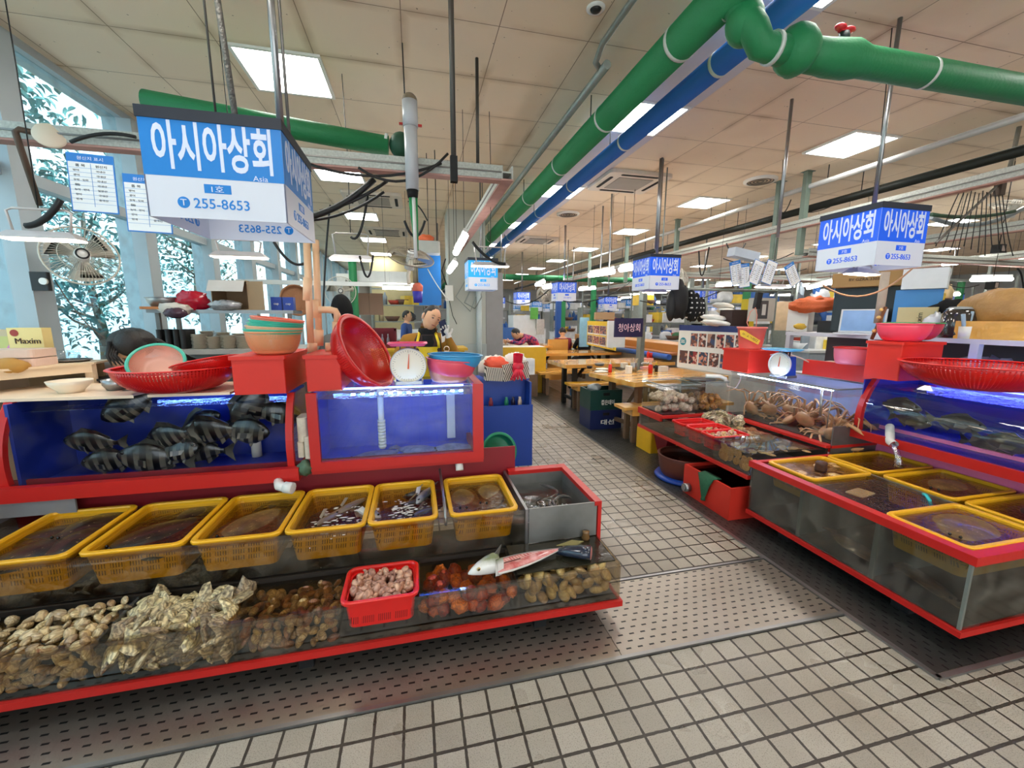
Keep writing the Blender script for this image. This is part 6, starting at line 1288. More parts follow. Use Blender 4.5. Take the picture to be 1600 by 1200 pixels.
bk3 = solo('bag', 'tan paper bag end at the left edge of the counter', 'bag', MB().ball((0,0,.03),(.09,.06,.045),14,8,f=lambda d:1+.15*mnoise.noise(d*5)), mat('tan_bag','#b8893e',.6), (AY(2.8,12,575).x,2.8,zc-.02))
rr = random.Random(8)
for k in range(5): solo('glass_cup', 'clear drinking glass beside the coffee box', 'glass', MB().lathe([(.001,0),(.025,0),(.03,.07),(.028,.07),(.023,.004),(.001,.004)],18), glassb, (AY(3.1,78+9*k,560).x,3.1+.06*(k%2),zc), group='glasses on the left counter')
bowl('metal_plate', 'dark round tray on the left counter', 'tray', .085, .012, (AY(3.1,110,568).x,3.12,zc), steeld, .8)
# shelf unit along the window behind the woman
ys_ = 4.15
L_, R_ = AY(ys_,228,486), AY(ys_,458,487); zt = AY(ys_,340,484).z; zb = AY(ys_,340,545).z
sh = thing('shelf_unit', 'stainless two-tier shelf along the window holding plates and a carton', 'shelf', (0,0,0))
build('upper_shelf', MB().bx(L_.x,R_.x,ys_,ys_+.32,zt-.03,zt), steel, sh); build('counter', MB().bx(L_.x-.05,R_.x+.1,ys_-.1,ys_+.5,zb-.04,zb), mat('grey_counter','#b4b1aa',.4,var=.08), sh)
for x in (L_.x+.05, L_.x+.2, R_.x-.05): build('leg', MB().bx(x-.015,x+.015,ys_+.05,ys_+.08,zb,zt-.03), steeld, sh)
for x in (L_.x+.1, R_.x-.05): build('leg', MB().bx(x-.02,x+.02,ys_,ys_+.04,0,zb-.04), steeld, sh)
build('base_panel', MB().bx(L_.x,R_.x,ys_+.3,ys_+.32,0,zb-.04), steeld, sh)
plm = mat('stoneware', '#d6cbb8', .4, var=.06)
plate = MB().lathe([(.001,0),(.04,0),(.062,.010),(.064,.012),(.06,.012),(.04,.004),(.001,.004)], 20)
pp = build('plate', plate, plm)
for si, (px, n, l) in enumerate([(313,11,'first stack from the left'),(335,9,'second stack'),(358,10,'third stack'),(382,9,'fourth stack'),(325,13,'back stack behind the first two'),(350,12,'back stack in the middle'),(375,11,'back stack at the right')]):
    y = ys_+.05 if si < 4 else ys_+.2; x = AY(y,px,540).x
    for k in range(n): o = pp.copy(); COL.objects.link(o); o.location = (x+.002*(k%3),y,zb+.0115*k); tag(o, 'cream plate in the %s on the grey counter' % l, 'plate', 'cream plates, '+l)
clear([pp])
for k, px in enumerate((258,271,283,294)):
    o = solo('lunch_tray', 'black oblong tray standing on edge beside the cream plates', 'tray', MB().rbox(-.022,.022,-.1,.1,0,.17,.02), black, (AY(ys_+.1,px,540).x,ys_+.12,zb), group='black trays on edge beside the plates')
cb = thing('carton', 'open cardboard carton lying on its side on the steel shelf', 'box', (AY(ys_,365,484).x,ys_+.02,zt)); cbm = mat('cardboard', '#a98d6c', .8, var=.08)
build('body', MB().bx(-.17,.12,.0,.30,0,.006).bx(-.17,.12,.0,.30,.25,.256).bx(-.17,-.164,.0,.3,.006,.25).bx(.114,.12,.0,.3,.006,.25).bx(-.164,.114,.294,.3,.006,.25), cbm, cb)
build('flap', MB().add([(-.18,-.0,.255),(.10,-.0,.255),(.10,-.06,.16),(-.18,-.06,.16),(-.18,-.0,.251),(.10,-.0,.251),(.10,-.064,.158),(-.18,-.064,.158)],[(0,1,2,3),(7,6,5,4),(0,4,5,1),(3,2,6,7),(1,5,6,2),(0,3,7,4)]), mat('white_card','#c4c0ba',.7), cb)
build('flap', MB().add([(.12,0,.0),(.26,-.05,.0),(.26,-.05,.25),(.12,0,.25),(.12,.005,.0),(.26,-.045,.0),(.26,-.045,.25),(.12,.005,.25)],[(0,1,2,3),(7,6,5,4),(0,4,5,1),(3,2,6,7),(1,5,6,2),(0,3,7,4)]), cbm, cb)
solo('plastic_bag', 'clear crinkled bag of cups in the carton mouth', 'bag', MB().ball((-.05,-.03,.04),(.13,.06,.045),18,10,f=lambda d:1+.35*mnoise.noise(d*6)), mat('shiny_clear_wrap','#a8a8aa',.12,.4,var=.5,ns=30,bump=.8), (AY(ys_,365,484).x,ys_-.0,zt))
solo('bag', 'glossy dark-red plastic bag on the steel shelf', 'bag', MB().ball((0,0,.07),(.13,.08,.085),20,12,f=lambda d:1+.4*mnoise.noise(d*3)), mat('crimson_bag','#b5102c',.2,bump=.5,bs=12), (AY(ys_,298,484).x,ys_+.05,zt))
solo('cloth', 'crumpled white cloth under the dark-red bag', 'cloth', MB().ball((0,0,.0),(.12,.08,.055),20,12,f=lambda d:1+.4*mnoise.noise(d*3.5)), mat('white_cloth','#ddd5c9',.9,bump=.4,bs=25), (AY(ys_,276,490).x,ys_-.02,zt))
solo('bottle', 'purple-brown bottle in clear wrap hanging off the shelf edge', 'bottle', MB().ball((0,0,0),(.09,.05,.045),18,10,f=lambda d:1+.25*mnoise.noise(d*5)), mat('purple_wrap','#4d3442',.25,var=.5,ns=25), (AY(ys_,283,496).x,ys_-.08,zt-.03))
st_ = bowl('metal_bowl', 'big stainless bowl upside down left of the crimson bag', 'bowl', .13, .09, (AY(ys_,247,484).x,ys_+.12,zt+.01), steel, .5); solo('folded_cloth', 'orange folded cloth under the stainless bowl', 'cloth', MB().rbox(-.1,.1,-.08,.06,0,.022,.02), mat('orange_cloth','#c8814e',.8), (AY(ys_,245,484).x,ys_+.02,zt))
for k, px in enumerate((428,447)): 
    b_ = solo('cup_pack', ['left blue paper-cup pack on the shelf end','right blue paper-cup pack on the shelf end'][k], 'box', MB().bx(-.045,.045,0,.07,0,.12), mat('cup_blue','#1a3f9e',.4), (AY(ys_,px,484).x,ys_+.08,zt)); 
    text('Dixie' if False else 'cup', .03, white, b_, (0,-.002,.06))
bowl('basket', 'round brown wicker tray leaning beyond the blue packs', 'tray', .16, .03, (AY(4.9,462,470).x,4.9,AY(4.9,462,470).z), mat('wicker','#a2734f',.7,bump=.6,bs=90), .8, rot=(radians(80),0,.6))
# stall clutter behind the man
fz = AY(7.0,640,510).z
yc = thing('counter', 'yellow-fronted counter behind the man in the apron', 'counter', (0,6.4,0)); build('front', MB().bx(-1.0,.75,0,.04,0,.98), mat('yellow_board','#c79a1c',.5), yc); build('top', MB().bx(-1.05,.8,-.02,.6,.98,1.02), mat('yellow_top','#d6a92c',.4), yc)
cs = thing('carton', 'two flattened brown cartons standing behind the red crate', 'box', (AY(7.4,577,478).x,7.4,AY(7.4,577,492).z)); build('panel', MB().bx(-.22,.0,0,.1,0,.36).bx(.004,.22,0,.1,0,.36), mat('brown_carton','#8b6f5c',.8,var=.05), cs)
rc = thing('crate', 'dark red drinks crate on the counter behind the upright strainer', 'crate', (AY(6.6,586,500).x,6.6,1.02)); build('shell', MB().bx(-.3,.3,0,.015,0,.05).bx(-.3,.3,0,.015,.26,.30).bx(-.3,-.27,0,.3,0,.3).bx(.27,.3,0,.3,0,.3).bx(-.01,.01,0,.015,.05,.26).bx(-.27,.27,.28,.3,0,.3), mat('dark_red_crate','#6b1020',.4), rc)
for k in range(6): solo('bottle', 'small bottle in the dark red crate', 'bottle', MB().lathe([(.001,0),(.025,0),(.025,.12),(.01,.16),(.01,.2),(.001,.2)],12), mat('bottle_mix','#8d8a94',.2,var=.4), (AY(6.7,560+9*k,500).x,6.72,1.03), group='bottles in the dark red crate')
for k in range(3): solo('foam_box', 'white foam box on the high rail shelf', 'box', MB().rbox(-.16,.16,-.12,.12,0,.17,.02), mat('foam_white','#dfe3e2',.8), (AY(7.2,562+15*k,438).x+.16*k,7.2,AY(7.2,570,441).z), group='foam boxes on the high rail')
rl = thing('rail', 'white rail crossing behind the beige pipes', 'rail', (0,6.6,AY(6.6,570,444).z)); build('bar', MB().bx(-2.4,.3,-.03,.03,-.03,.03), white, rl)
solo('box', 'white box with red print at the left end of the high rail', 'box', MB().bx(-.14,.14,0,.2,0,.16), white, (AY(7,541,440).x,7,AY(7,541,444).z))
gp = thing('column', 'green pipe post behind the beanie person', 'column', (AY(6.9,552,440).x,6.9,0)); build('post', MB().cyl((0,0,0),(0,0,2.4),.06,n=14), grn, gp)
bp_ = thing('panel', 'bright blue hanging panel behind the man in the apron', 'panel', (AY(5.0,671,420).x,5.0,AY(5.0,671,477).z)); build('board', MB().bx(-.13,.13,0,.02,0,.57), mat('cyan_blue_board','#1577c6',.5), bp_); build('hook', MB().tube([(0,.01,.57),(0,.01,H-bp_.location.z)],.004,6), black, bp_)
bkp = thing('bucket', 'small blue cup-shaped pail stuffed with orange bags left of the blue panel', 'bucket', (AY(4.6,652,440).x,4.6,AY(4.6,652,473).z)); build('pail', MB().lathe([(.001,0),(.045,0),(.055,.12),(.05,.12),(.001,.01)],18), mat('violet_blue_pail','#3a35a8',.4), bkp); build('bags', MB().ball((0,0,.15),(.055,.05,.06),14,8,f=lambda d:1+.4*mnoise.noise(d*4)), mat('orange_bag','#e8745a',.5), bkp); build('cord', MB().cyl((0,0,.2),(0,0,H-bkp.location.z),.003,n=5), black, bkp)
at = thing('ventilator', 'white ventilator box topped with an orange bag over the blue panel', 'box', (AY(4.9,669,398).x,4.9,AY(4.9,669,397).z)); build('case', MB().rbox(-.13,.13,-.1,.1,0,.13,.03), mat('ventilator_case','#aeb2aa',.5,var=.2), at); build('bag', MB().ball((-.02,0,.16),(.09,.07,.05),14,8,f=lambda d:1+.4*mnoise.noise(d*4)), mat('orange_bag2','#e06a3c',.5), at); build('hanger', MB().cyl((.1,0,.13),(.1,0,H-at.location.z),.005,n=6), black, at)
jb = thing('junction_box', 'metal junction box with looped cables on the grey pillar', 'box', (AY(7.3,743,455).x,7.28,AY(7.3,743,455).z)); build('case', MB().bx(-.14,.14,0,.06,0,.26), galv, jb); build('loops', MB().tube([(-.1,.0,.0),(-.2,-.02,-.2),(-.02,-.02,-.3),(.1,-.02,-.1),(.08,0,0)],.014,6).tube([(-.1,.0,.3),(-.35,-.02,-.1),(-.1,-.02,-.35),(.0,-.02,-.1)],.01,6), mat('grey_cable','#8c9490',.5), jb)
pb = thing('breaker', 'white breaker with wires on the pillar left of the junction box', 'box', (AY(7.3,702,470).x,7.3,AY(7.3,702,470).z)); build('case', MB().rbox(-.07,.07,-.05,.0,0,.26,.02), white, pb); build('wires', MB().tube([(-.04,-.03,.26),(-.12,-.03,.5),(-.05,-.03,.7)],.01,6).tube([(0,-.03,0),(.05,-.03,-.25),(.12,-.03,-.4)],.006,6), black, pb)
dp = thing('drainpipe', 'pale vertical pipe down the right edge of the grey pillar', 'pipe', (1.12,7.30,0)); build('pipe', MB().cyl((0,0,0),(0,0,2.3),.05,n=14), mat('pale_blue_pipe','#b3c0c2',.4), dp)
# blue stall with gloves and striped bags
bs = thing('bin_stand', 'deep blue plastic stand beside the tanks holding gloves and bags', 'stand', (.70,3.86,0))
build('body', MB().bx(.0,.43,.0,.02,0,.635).bx(.0,.43,.20,.22,.02,.86).bx(.40,.42,.02,.20,.0,.86).bx(-.09,.0,.20,.22,.6,.86).bx(0,.40,.02,.2,.02,.03).bx(0,.43,.22,.50,.02,.80).bx(-.09,0,.0,.02,0,.635), blue, bs)
build('cover', MB().bx(-.09,.44,.18,.52,.86,.872), mat('blue_lid','#1646b0',.35), bs)
for k, (x, m_, l) in enumerate([(.18,'#1f7a5c','green cap bottle in the blue stand pocket'),(.25,'#1a1430','dark bottle in the blue stand pocket'),(.32,'#c7b09a','pale capped bottle in the blue stand pocket'),(.02,'#8c3038','red-capped bottle lying in the blue stand pocket')]):
    solo('bottle', l, 'bottle', MB().lathe([(.001,0),(.022,0),(.022,.06),(.014,.08),(.014,.1),(.001,.1)],14), mat('bt'+m_[1:],m_,.3), (.70+x,3.96,.60))
bag1 = thing('gloves', 'red rubber gloves draped over the striped bag on the blue stand', 'gloves', (.99,3.97,.90)); gv = mat('crimson_rubber','#d8213e',.35)
build('cuff', MB().lathe([(.05,.24),(.048,.20),(.045,.12),(.05,.06)],16).xf(T3(0,0,0,.2)), gv, bag1)
fb = MB()
for k in range(5): a = -1.0+.42*k; fb.tube([(.0,-.06,.1),(.05*sin(a),-.085,.06),(.1*sin(a),-.10,-.01-.01*(k%2))],[.022,.014,.009],8)
fb.ball((0,-.05,.11),(.06,.04,.06),14,8); build('hand', fb, gv, bag1)
def strip_m(nm, c1, c2, sc):
    t = NT(nm); co = t.co(); x, y, z = t.xyz(co); s = t.m('GREATER_THAN', t.m('FRACT', t.m('MULTIPLY', t.m('ADD', x, t.m('MULTIPLY', z, .25)), sc)), .5); MC[nm] = t.done(t.pr(col=t.mix(s, lin(c1), lin(c2)), rough=.7)); return MC[nm]
strm = strip_m('striped_cotton', '#e9e2d4', '#3a3836', 55.)
solo('striped_pack', 'black and cream striped bundle at the left of the blue stand', 'bundle', MB().bx(-.09,.09,-.05,.06,0,.13), strm, (.755,4.0,.872), (0,.08,0)); solo('striped_pack', 'tall striped bag under the red gloves on the blue stand', 'bundle', MB().bx(-.13,.14,-.05,.10,0,.17), strm, (.99,4.03,.872), (0,-.12,0))
solo('bag', 'white plastic bag with red print behind the striped bundles', 'bag', MB().ball((0,0,.1),(.17,.08,.13),18,12,f=lambda d:1+.4*mnoise.noise(d*3)), mat('white_red_bag','#e8ded6',.5), (.80,4.15,.87)); solo('glove', 'orange-red glove pile on the white bag', 'gloves', MB().ball((0,0,.1),(.12,.06,.07),18,12,f=lambda d:1+.5*mnoise.noise(d*5)), mat('orange_red_rubber','#ee5a3a',.5), (.80,4.05,.93))
solo('bag', 'white bag slumped behind the red gloves', 'bag', MB().ball((0,0,.1),(.13,.06,.13),18,12,f=lambda d:1+.35*mnoise.noise(d*3.3)), mat('white_bag','#e9e6e0',.5), (1.02,4.2,.9))
bt = thing('bottle', 'small yellow-labelled dark bottle beside the striped bundle', 'bottle', (.69,3.97,.872)); build('glass', MB().lathe([(.001,0),(.02,0),(.02,.06),(.008,.08),(.008,.1),(.001,.1)],14), black, bt); build('label', MB().lathe([(.0205,.012),(.0205,.05)],14), mat('amber_label','#c9a032',.5), bt)
gs = bowl('basket', 'round green basket hanging on the end of the blue stand', 'basket', .125, .06, (.645,3.02,.62), holes('green_basket','#1c8c62','polar',60,90,.4,.008), .8, mat('green_rim2','#1c8c62',.4), .014, rot=(radians(74),0,radians(12)))
gs.location = (AY(2.75,775,705).x, 2.75, AY(2.75,775,705).z)
# ---------------------------------------------------------------- tables and benches
tw = NT('golden_wood'); co = tw.co(); wv = tw.node('ShaderNodeTexWave', {'Vector': co, 'Scale': 1.6, 'Distortion': 5., 'Detail': 3.}, bands_direction='Y').outputs[1]
golden = tw.done(tw.pr(col=tw.mix(wv, lin('#dc9e4c'), lin('#eab565')), rough=.18, coat=.5)); MC['golden_wood'] = golden
oldw = mat('weathered_leg', '#6e5540', .7, var=.3, ns=14); yed = mat('yellow_edge', '#d6a21e', .4)
def table(lab, x0, x1, y0, y1, z=.75, rz=0, em=None, dark=False):
    t = thing('dining_table', lab, 'table', ((x0+x1)/2,(y0+y1)/2,0), rz); a, b = (x1-x0)/2, (y1-y0)/2
    build('tabletop', MB().rbox(-a,a,-b,b,z-.055,z,.02), golden, t)
    if em: build('edge_strip', MB().bx(-a-.004,a,-b-.006,-b-.0005,z-.055,z-.004), em, t)
    lm = black if dark else oldw
    for s in (-1, 1):
        for q in (-.55, .55): build('leg', MB().bx(s*(a-.25)-.035,s*(a-.25)+.035,q*b-.035,q*b+.035,0,z-.055), lm, t)
        build('brace', MB().tube([(s*(a-.25),0,.3),(s*(a-.55),0,z-.06)],.03,4).bx(s*(a-.25)-.02,s*(a-.25)+.02,-.55*b,.55*b,.12,.17), lm, t)
    return t
def bench(lab, x0, x1, y0, y1, z=.45, rz=0, grp=None, em=None):
    t = thing('bench', lab, 'bench', ((x0+x1)/2,(y0+y1)/2,0), rz, grp); a, b = (x1-x0)/2, (y1-y0)/2
    build('seat', MB().rbox(-a,a,-b,b,z-.035,z,.01), golden, t)
    if em: build('painted_end', MB().bx(-a-.003,a*.2,-b*.2,b+.003,z-.0345,z+.001), em, t)
    for s in (-1, 1):
        build('cross_bar', MB().bx(s*(a-.16)-.05,s*(a-.16)+.05,-b+.01,b-.01,z-.11,z-.036), golden, t)
        for q in (-1, 1): build('leg', MB().bx(s*(a-.16)-.03,s*(a-.16)+.03,q*(b-.05)-.025,q*(b-.05)+.025,0,z-.111), oldw, t)
    return t
table('nearest wooden dining table, set with sauce bottles and a steel cup', 2.39, 3.95, 4.40, 5.36, .75, radians(10))
table('second dining table from the front, bare and glossy', 2.30, 4.35, 6.15, 6.95, .75, radians(2), dark=True)
table('third dining table from the front', 2.32, 4.4, 8.15, 8.95, .75, 0, dark=True)
table('fourth dining table, with a yellow painted edge', 2.25, 4.4, 10.0, 10.8, .77, 0, mat('yellow_edge2','#e0b01c',.4))
table('far table at the left of the aisle with papers, by the bending person', 1.35, 3.1, 9.0, 9.7, .86, 0)
bench('bench tucked at the near side of the nearest table', 2.38, 3.9, 4.28, 4.55, .45, 0)
bench('yellow-ended bench between the nearest and second tables', 2.38, 4.0, 5.98, 6.28, .45, 0, em=yed)
bench('double-legged bench by the second table, further side', 2.30, 4.0, 7.4, 7.7, .45, 0)
bench('bench between the second and third tables', 2.35, 4.1, 7.85, 8.12, .45, 0); bench('bench beyond the third table', 2.35, 4.2, 9.3, 9.6, .45, 0)
lwm = mat('white_dado', '#c9c6bc', .5, var=.05)
struct('wall_dado', MB().bx(4.45,4.52,4.3,13,0,.86), lwm)
lg = thing('ledge', 'brown wooden ledge with a blue roll running along the low white wall', 'ledge', (4.3,6.2,.86)); build('board', MB().bx(-.02,.3,-.0,3.0,.0,.035), mat('brown_ledge','#9c6234',.5,var=.2), lg); build('backboard', MB().bx(.22,.25,0,3,.035,.16), mat('brown_ledge2','#b57a3c',.5), lg); build('blue_roll', MB().cyl((-.06,0,-.03),(-.06,3,-.03),.05,n=12), mat('blue_roll','#2d5cae',.5), lg)
ct4 = thing('serving_counter', 'wooden counter behind the low white wall with boxes and bags on it', 'counter', (4.6,6.4,0)); build('top', MB().bx(0,.6,0,5,.98,1.02), mat('counter_tan','#c98f4c',.4), ct4); build('front', MB().bx(0,.03,0,5,0,.98), mat('counter_tan2','#b57c3e',.5), ct4)
# table ware
sauce_r = mat('red_sauce', '#cc2a1c', .25)
def sauce(lab, x, y, m_, cap, h=.13, r=.026, z=.75):
    t = thing('sauce_bottle', lab, 'bottle', (x,y,z)); build('body', MB().lathe([(.001,0),(r,0),(r,h*.75),(r*.7,h*.85),(r*.6,h*.9),(.001,h*.9)],16), m_, t); build('cap', MB().lathe([(r*.6,h*.9),(r*.55,h),(r*.2,h*1.08),(r*.1,h*1.35),(.001,h*1.36)],14), cap, t); return t
def onT(px, py, z=.75): return AZ(z, px, py)
q = onT(953,582); sauce('red squeeze bottle with a white nozzle on the nearest table', q.x, q.y, sauce_r, white)
q = onT(1016,583); sauce('red squeeze bottle with a clear cap right of the steel cup', q.x, q.y, sauce_r, mat('clear_cap','#c8b8b4',.2), .135, .03)
q = onT(1025,581); sauce('dark soy bottle with a yellow cap on the nearest table', q.x, q.y, mat('soy_black','#1a120c',.2), mat('yellow_cap','#d8bc2a',.4), .11, .025)
q = onT(990,580); sc_ = thing('cutlery_cup', 'steel cup full of chopsticks on the nearest table', 'cup', (q.x,q.y,.75)); build('cup', MB().lathe([(.001,0),(.045,0),(.048,.12),(.044,.12),(.001,.01)],20), steel, sc_)
b = MB(); rr = random.Random(4)
for k in range(22): a = rr.random()*6.28; b.tube([(.02*cos(a),.02*sin(a),.02),(.05*cos(a),.05*sin(a),.17+.02*rr.random())],.0028,5)
build('chopsticks', b, mat('chopstick','#b9a684',.4), sc_)
for px, py, w_, h_, m_, l in [(975,574,.09,.07,offwhite,'small off-white tissue box left of the steel cup'),(982,583,.07,.10,white,'white menu stand in front of the tissue box'),(1036,580,.12,.07,white,'white tissue box at the right of the nearest table'),(1008,576,.14,.035,mat('pink_tray','#e6a8a4',.4),'pink tray with wet-wipe packs on the nearest table')]:
    q = onT(px,py); solo('tissue_box' if 'tissue' in l else ('menu_stand' if 'menu' in l else 'tray'), l, 'box' if 'tissue' in l else 'stand' if 'menu' in l else 'tray', MB().rbox(-w_/2,w_/2,-.04,.04,0,h_,.01), m_, (q.x,q.y,.75), (0,0,.1))
q = onT(1007,573); 
for k in range(6): solo('wet_wipe', 'white wrapped wet wipe in the pink tray', 'wipe', MB().ball((0,0,0),(.022,.03,.012),10,6), white, (q.x-.04+.04*(k%3),q.y-.01-.02*(k//3),.80+.012*(k//3)), (0,.2*k,.5*k), group='wet wipes in the pink tray')
q = onT(921,576); bowl('bowl', 'small black bowl on the left end of the nearest table', 'bowl', .04, .035, (q.x,q.y,.75), black, .6)
q = onT(941,573); bowl('metal_bowl', 'steel bowl behind the red squeeze bottle', 'bowl', .075, .04, (q.x,q.y+.1,.75), steel, .6)
q = onT(940,582); solo('napkin', 'crumpled white napkins on the nearest table', 'napkin', MB().ball((0,0,.01),(.10,.05,.018),18,8,f=lambda d:1+.5*mnoise.noise(d*5)), white, (q.x,q.y,.752))
q = onT(938,578); bowl('plate', 'flat white plate between the steel bowl and the napkins', 'plate', .09, .012, (q.x+.05,q.y+.03,.75), offwhite, .7)
for px, py, l in [(1010,562,'pink tray with sauce bottles on the second table'),(950,545,'white tissue box on the third table'),(910,541,'tissue box with a pink tray on the fourth table')]:
    q = onT(px,py); t = thing('condiment_tray', l, 'tray', (q.x,q.y,.75)); build('tray', MB().rbox(-.11,.11,-.06,.06,0,.03,.01), MC['pink_tray'] if 'pink' in l else white, t); build('bottles', MB().lathe([(.001,.03),(.025,.03),(.025,.13),(.01,.15),(.001,.15)],12,(.03,0,0)).lathe([(.001,.03),(.045,.03),(.045,.12),(.001,.12)],14,(.10,.05,0)) if 'pink' in l else MB().bx(-.06,.06,-.04,.04,.03,.09), sauce_r if 'second' in l else white, t)
# bottle crates under the table
def bcrate(lab, x, y, z, m_, word, sz=.06, w_=.46, h_=.27):
    t = thing('bottle_crate', lab, 'crate', (x,y,z)); build('shell', MB().bx(0,w_,0,.02,0,h_).bx(0,.02,.02,.36,0,h_).bx(w_-.02,w_,.02,.36,0,h_).bx(.02,w_-.02,.34,.36,0,h_).bx(.02,w_-.02,.02,.34,0,.02), m_, t)
    build('grip_hole', MB().bx(w_*.4,w_*.6,-.002,.0,h_*.72,h_*.86), blackm, t)
    if word: fit(word, w_*.42, h_*.26, white, t, (w_*.55,-.002,h_*.38), '-y', .003, off=.002)
    return t
bcrate('navy bottle crate printed in white, bottom of the stack under the nearest table', 2.25, 4.95, .0, mat('navy_crate','#14204e',.4), '대선'); bcrate('dark green bottle crate stacked on the navy one', 2.245, 4.95, .272, mat('bottle_green_crate','#0f3a34',.4), '좋은데이')
bcrate('blue-green crate on the floor further under the tables', 2.6, 5.6, .0, mat('teal_crate','#1d4a66',.4), '', ); bcrate('black crate under the right end of the nearest table', 3.1, 4.9, .0, blackm, '', ); bcrate('light blue bottle crate under the second table', 2.9, 7.0, .0, mat('sky_crate','#2f73a8',.4), '', )
solo('plastic_bag', 'crumpled bag lying in the dark green crate', 'bag', MB().ball((0,0,0),(.1,.08,.05),16,8,f=lambda d:1+.5*mnoise.noise(d*4)), mat('grey_bag','#9aa0a0',.3), (2.36,5.1,.56))
# photo board
rrc = random.Random(12)
def photoboard(lab, P0, P1, zb_, zt_, rows, cols, bg, top, logo=False, w_=.8):
    P0, P1 = Vector((P0[0],P0[1],0)), Vector((P1[0],P1[1],0)); L = (P1-P0).length; rz = math.atan2(P1.y-P0.y, P1.x-P0.x)
    t = thing('photo_board', lab, 'board', (P0.x,P0.y,zb_), rz); h = zt_-zb_
    build('board', MB().bx(0,L,0,.02,0,h), bg, t); build('top_strip', MB().bx(0,L,-.002,0,h-.07,h), top, t)
    n = 0
    for r in range(rows):
        for c in range(cols):
            w1 = L*(.93 if not logo or r == 0 else .76)/cols; x = (L*.035 if r == 0 or not logo else L*.2)+c*w1; hh = h*.36; z = h*(.06 if r == 0 else .47)
            f = build('photo_print', MB().bx(x,x+w1*.92,-.004,-.002,z,z+hh), white, t)
            build('picture', MB().bx(x+.006,x+w1*.92-.006,-.006,-.004,z+.03,z+hh-.006), MC['snap%d' % (n % 4)], f); n += 1
    if logo:
        build('logo', MB().cyl((L*.08,-.004,h*.62),(L*.08,0,h*.62),h*.09,n=24), mat('teal_logo','#2a8a9a',.5), t); fit('SBS', .07, .045, white, t, (L*.08,-.006,h*.62), '-y', .001, off=.001)
    return t
for k, (a_, b_, c_) in enumerate([('#5a3a34','#b98c78','#3c4a6e'),('#8c2f34','#d8b09a','#2c2a30'),('#34405c','#c98a74','#7a4a3a'),('#4c3030','#a86a5a','#d8c8c0')]):
    t = NT('snap%d' % k); co = t.co(); v = t.node('ShaderNodeTexVoronoi', {'Vector': co, 'Scale': 26.+5*k}).outputs[1]; s = t.node('ShaderNodeSeparateColor', {0: v}).outputs[0]
    c = t.mix(t.m('GREATER_THAN', s, .5), lin(a_), lin(b_)); c = t.mix(t.m('GREATER_THAN', s, .8), c, lin(c_)); MC['snap%d' % k] = t.done(t.pr(col=c, rough=.4))
photoboard('white board of customer snapshots left of the pink bucket', (AY(4.75,1061,520).x,4.75), (AY(3.75,1172,520).x,3.75), .86, 1.41, 2, 6, white, mat('navy_strip','#24346e',.5), True)
q0, q1 = AY(9.0,918,500), AY(7.2,963,500)
photoboard('yellow framed board of food pictures beside the far tables', (q0.x,9.0), (q1.x,7.2), .87, 1.42, 2, 4, mat('yellow_frame','#e6c22c',.5), MC['yellow_frame'])
# jacket, bags and clutter above the photo board
jk = thing('jacket', 'black padded jacket hanging beside the plaid one', 'jacket', AY(4.7,1060,470)); build('body', MB().ball((0,0,0),(.13,.10,.24),20,14,f=lambda d:1+.12*sin(d.z*14)+.1*mnoise.noise(d*3)).ball((-.10,0,-.06),(.06,.07,.20),14,10).ball((.09,.02,-.02),(.05,.06,.22),14,10).ball((.0,.03,.22),(.07,.06,.06),14,8), mat('black_padded','#0b0d12',.6,bump=.3,bs=20), jk)
pj = NT('black_white_plaid'); co = pj.co(); x, y, z = pj.xyz(co); s = pj.m('MULTIPLY', pj.m('GREATER_THAN', pj.m('FRACT', pj.m('MULTIPLY', x, 16.)), .72), pj.m('GREATER_THAN', pj.m('FRACT', pj.m('MULTIPLY', z, 16.)), .72)); MC['plaid'] = pj.done(pj.pr(col=pj.mix(s, (.008,.008,.01), (.75,.75,.75)), rough=.9))
j2 = thing('jacket', 'black and white plaid jacket hanging above the white bags', 'jacket', AY(4.75,1083,480)); build('body', MB().ball((0,0,0),(.12,.09,.17),20,14,f=lambda d:1+.35*mnoise.noise(d*3)).ball((.12,.0,-.03),(.05,.06,.16),14,10,f=lambda d:1+.3*mnoise.noise(d*3)).ball((-.05,0,.17),(.06,.05,.05),12,8), MC['plaid'], j2)
hk = thing('hanger_rail', 'grey rail carrying the jackets under the middle sign', 'rail', (2.95,4.75,AY(4.75,1080,452).z)); build('bar', MB().cyl((0,0,0),(1.9,0,0),.018,n=10), galv, hk); build('hanger', MB().cyl((.1,0,0),(.1,0,H-hk.location.z),.008,n=8).cyl((1.8,0,0),(1.8,0,H-hk.location.z),.008,n=8), galv, hk)
for k, (px, py, l) in enumerate([(1120,505,'long white rice bag at the bottom left of the pile'),(1118,497,'white rice bag second on the left of the pile'),(1122,512,'flat white bag lowest in the pile'),(1140,497,'white bag in the middle of the pile'),(1137,487,'white bag near the top of the pile'),(1130,478,'white bag topping the pile')]):
    p_ = AY(4.2+.1*k,px,py); solo('rice_bag', l, 'bag', MB().ball((0,0,0),(.19,.12,.038),20,10,f=lambda d:1+.18*mnoise.noise(d*4)), mat('white_woven_bag','#e6e5e0',.6,bump=.2,bs=30), p_, (0,.12,.1*k))
bbx = solo('box', 'black patterned box right of the white bags', 'box', MB().bx(-.12,.12,0,.2,-.11,.11), mat('black_pattern','#2c1712',.6,var=.6,ns=40), AY(4.1,1157,499)); ybx = solo('box', 'tall yellow box behind the pink bucket', 'box', MB().bx(-.055,.055,0,.1,-.16,.18), mat('yellow_box','#dcc02c',.5), AY(4.2,1173,491))
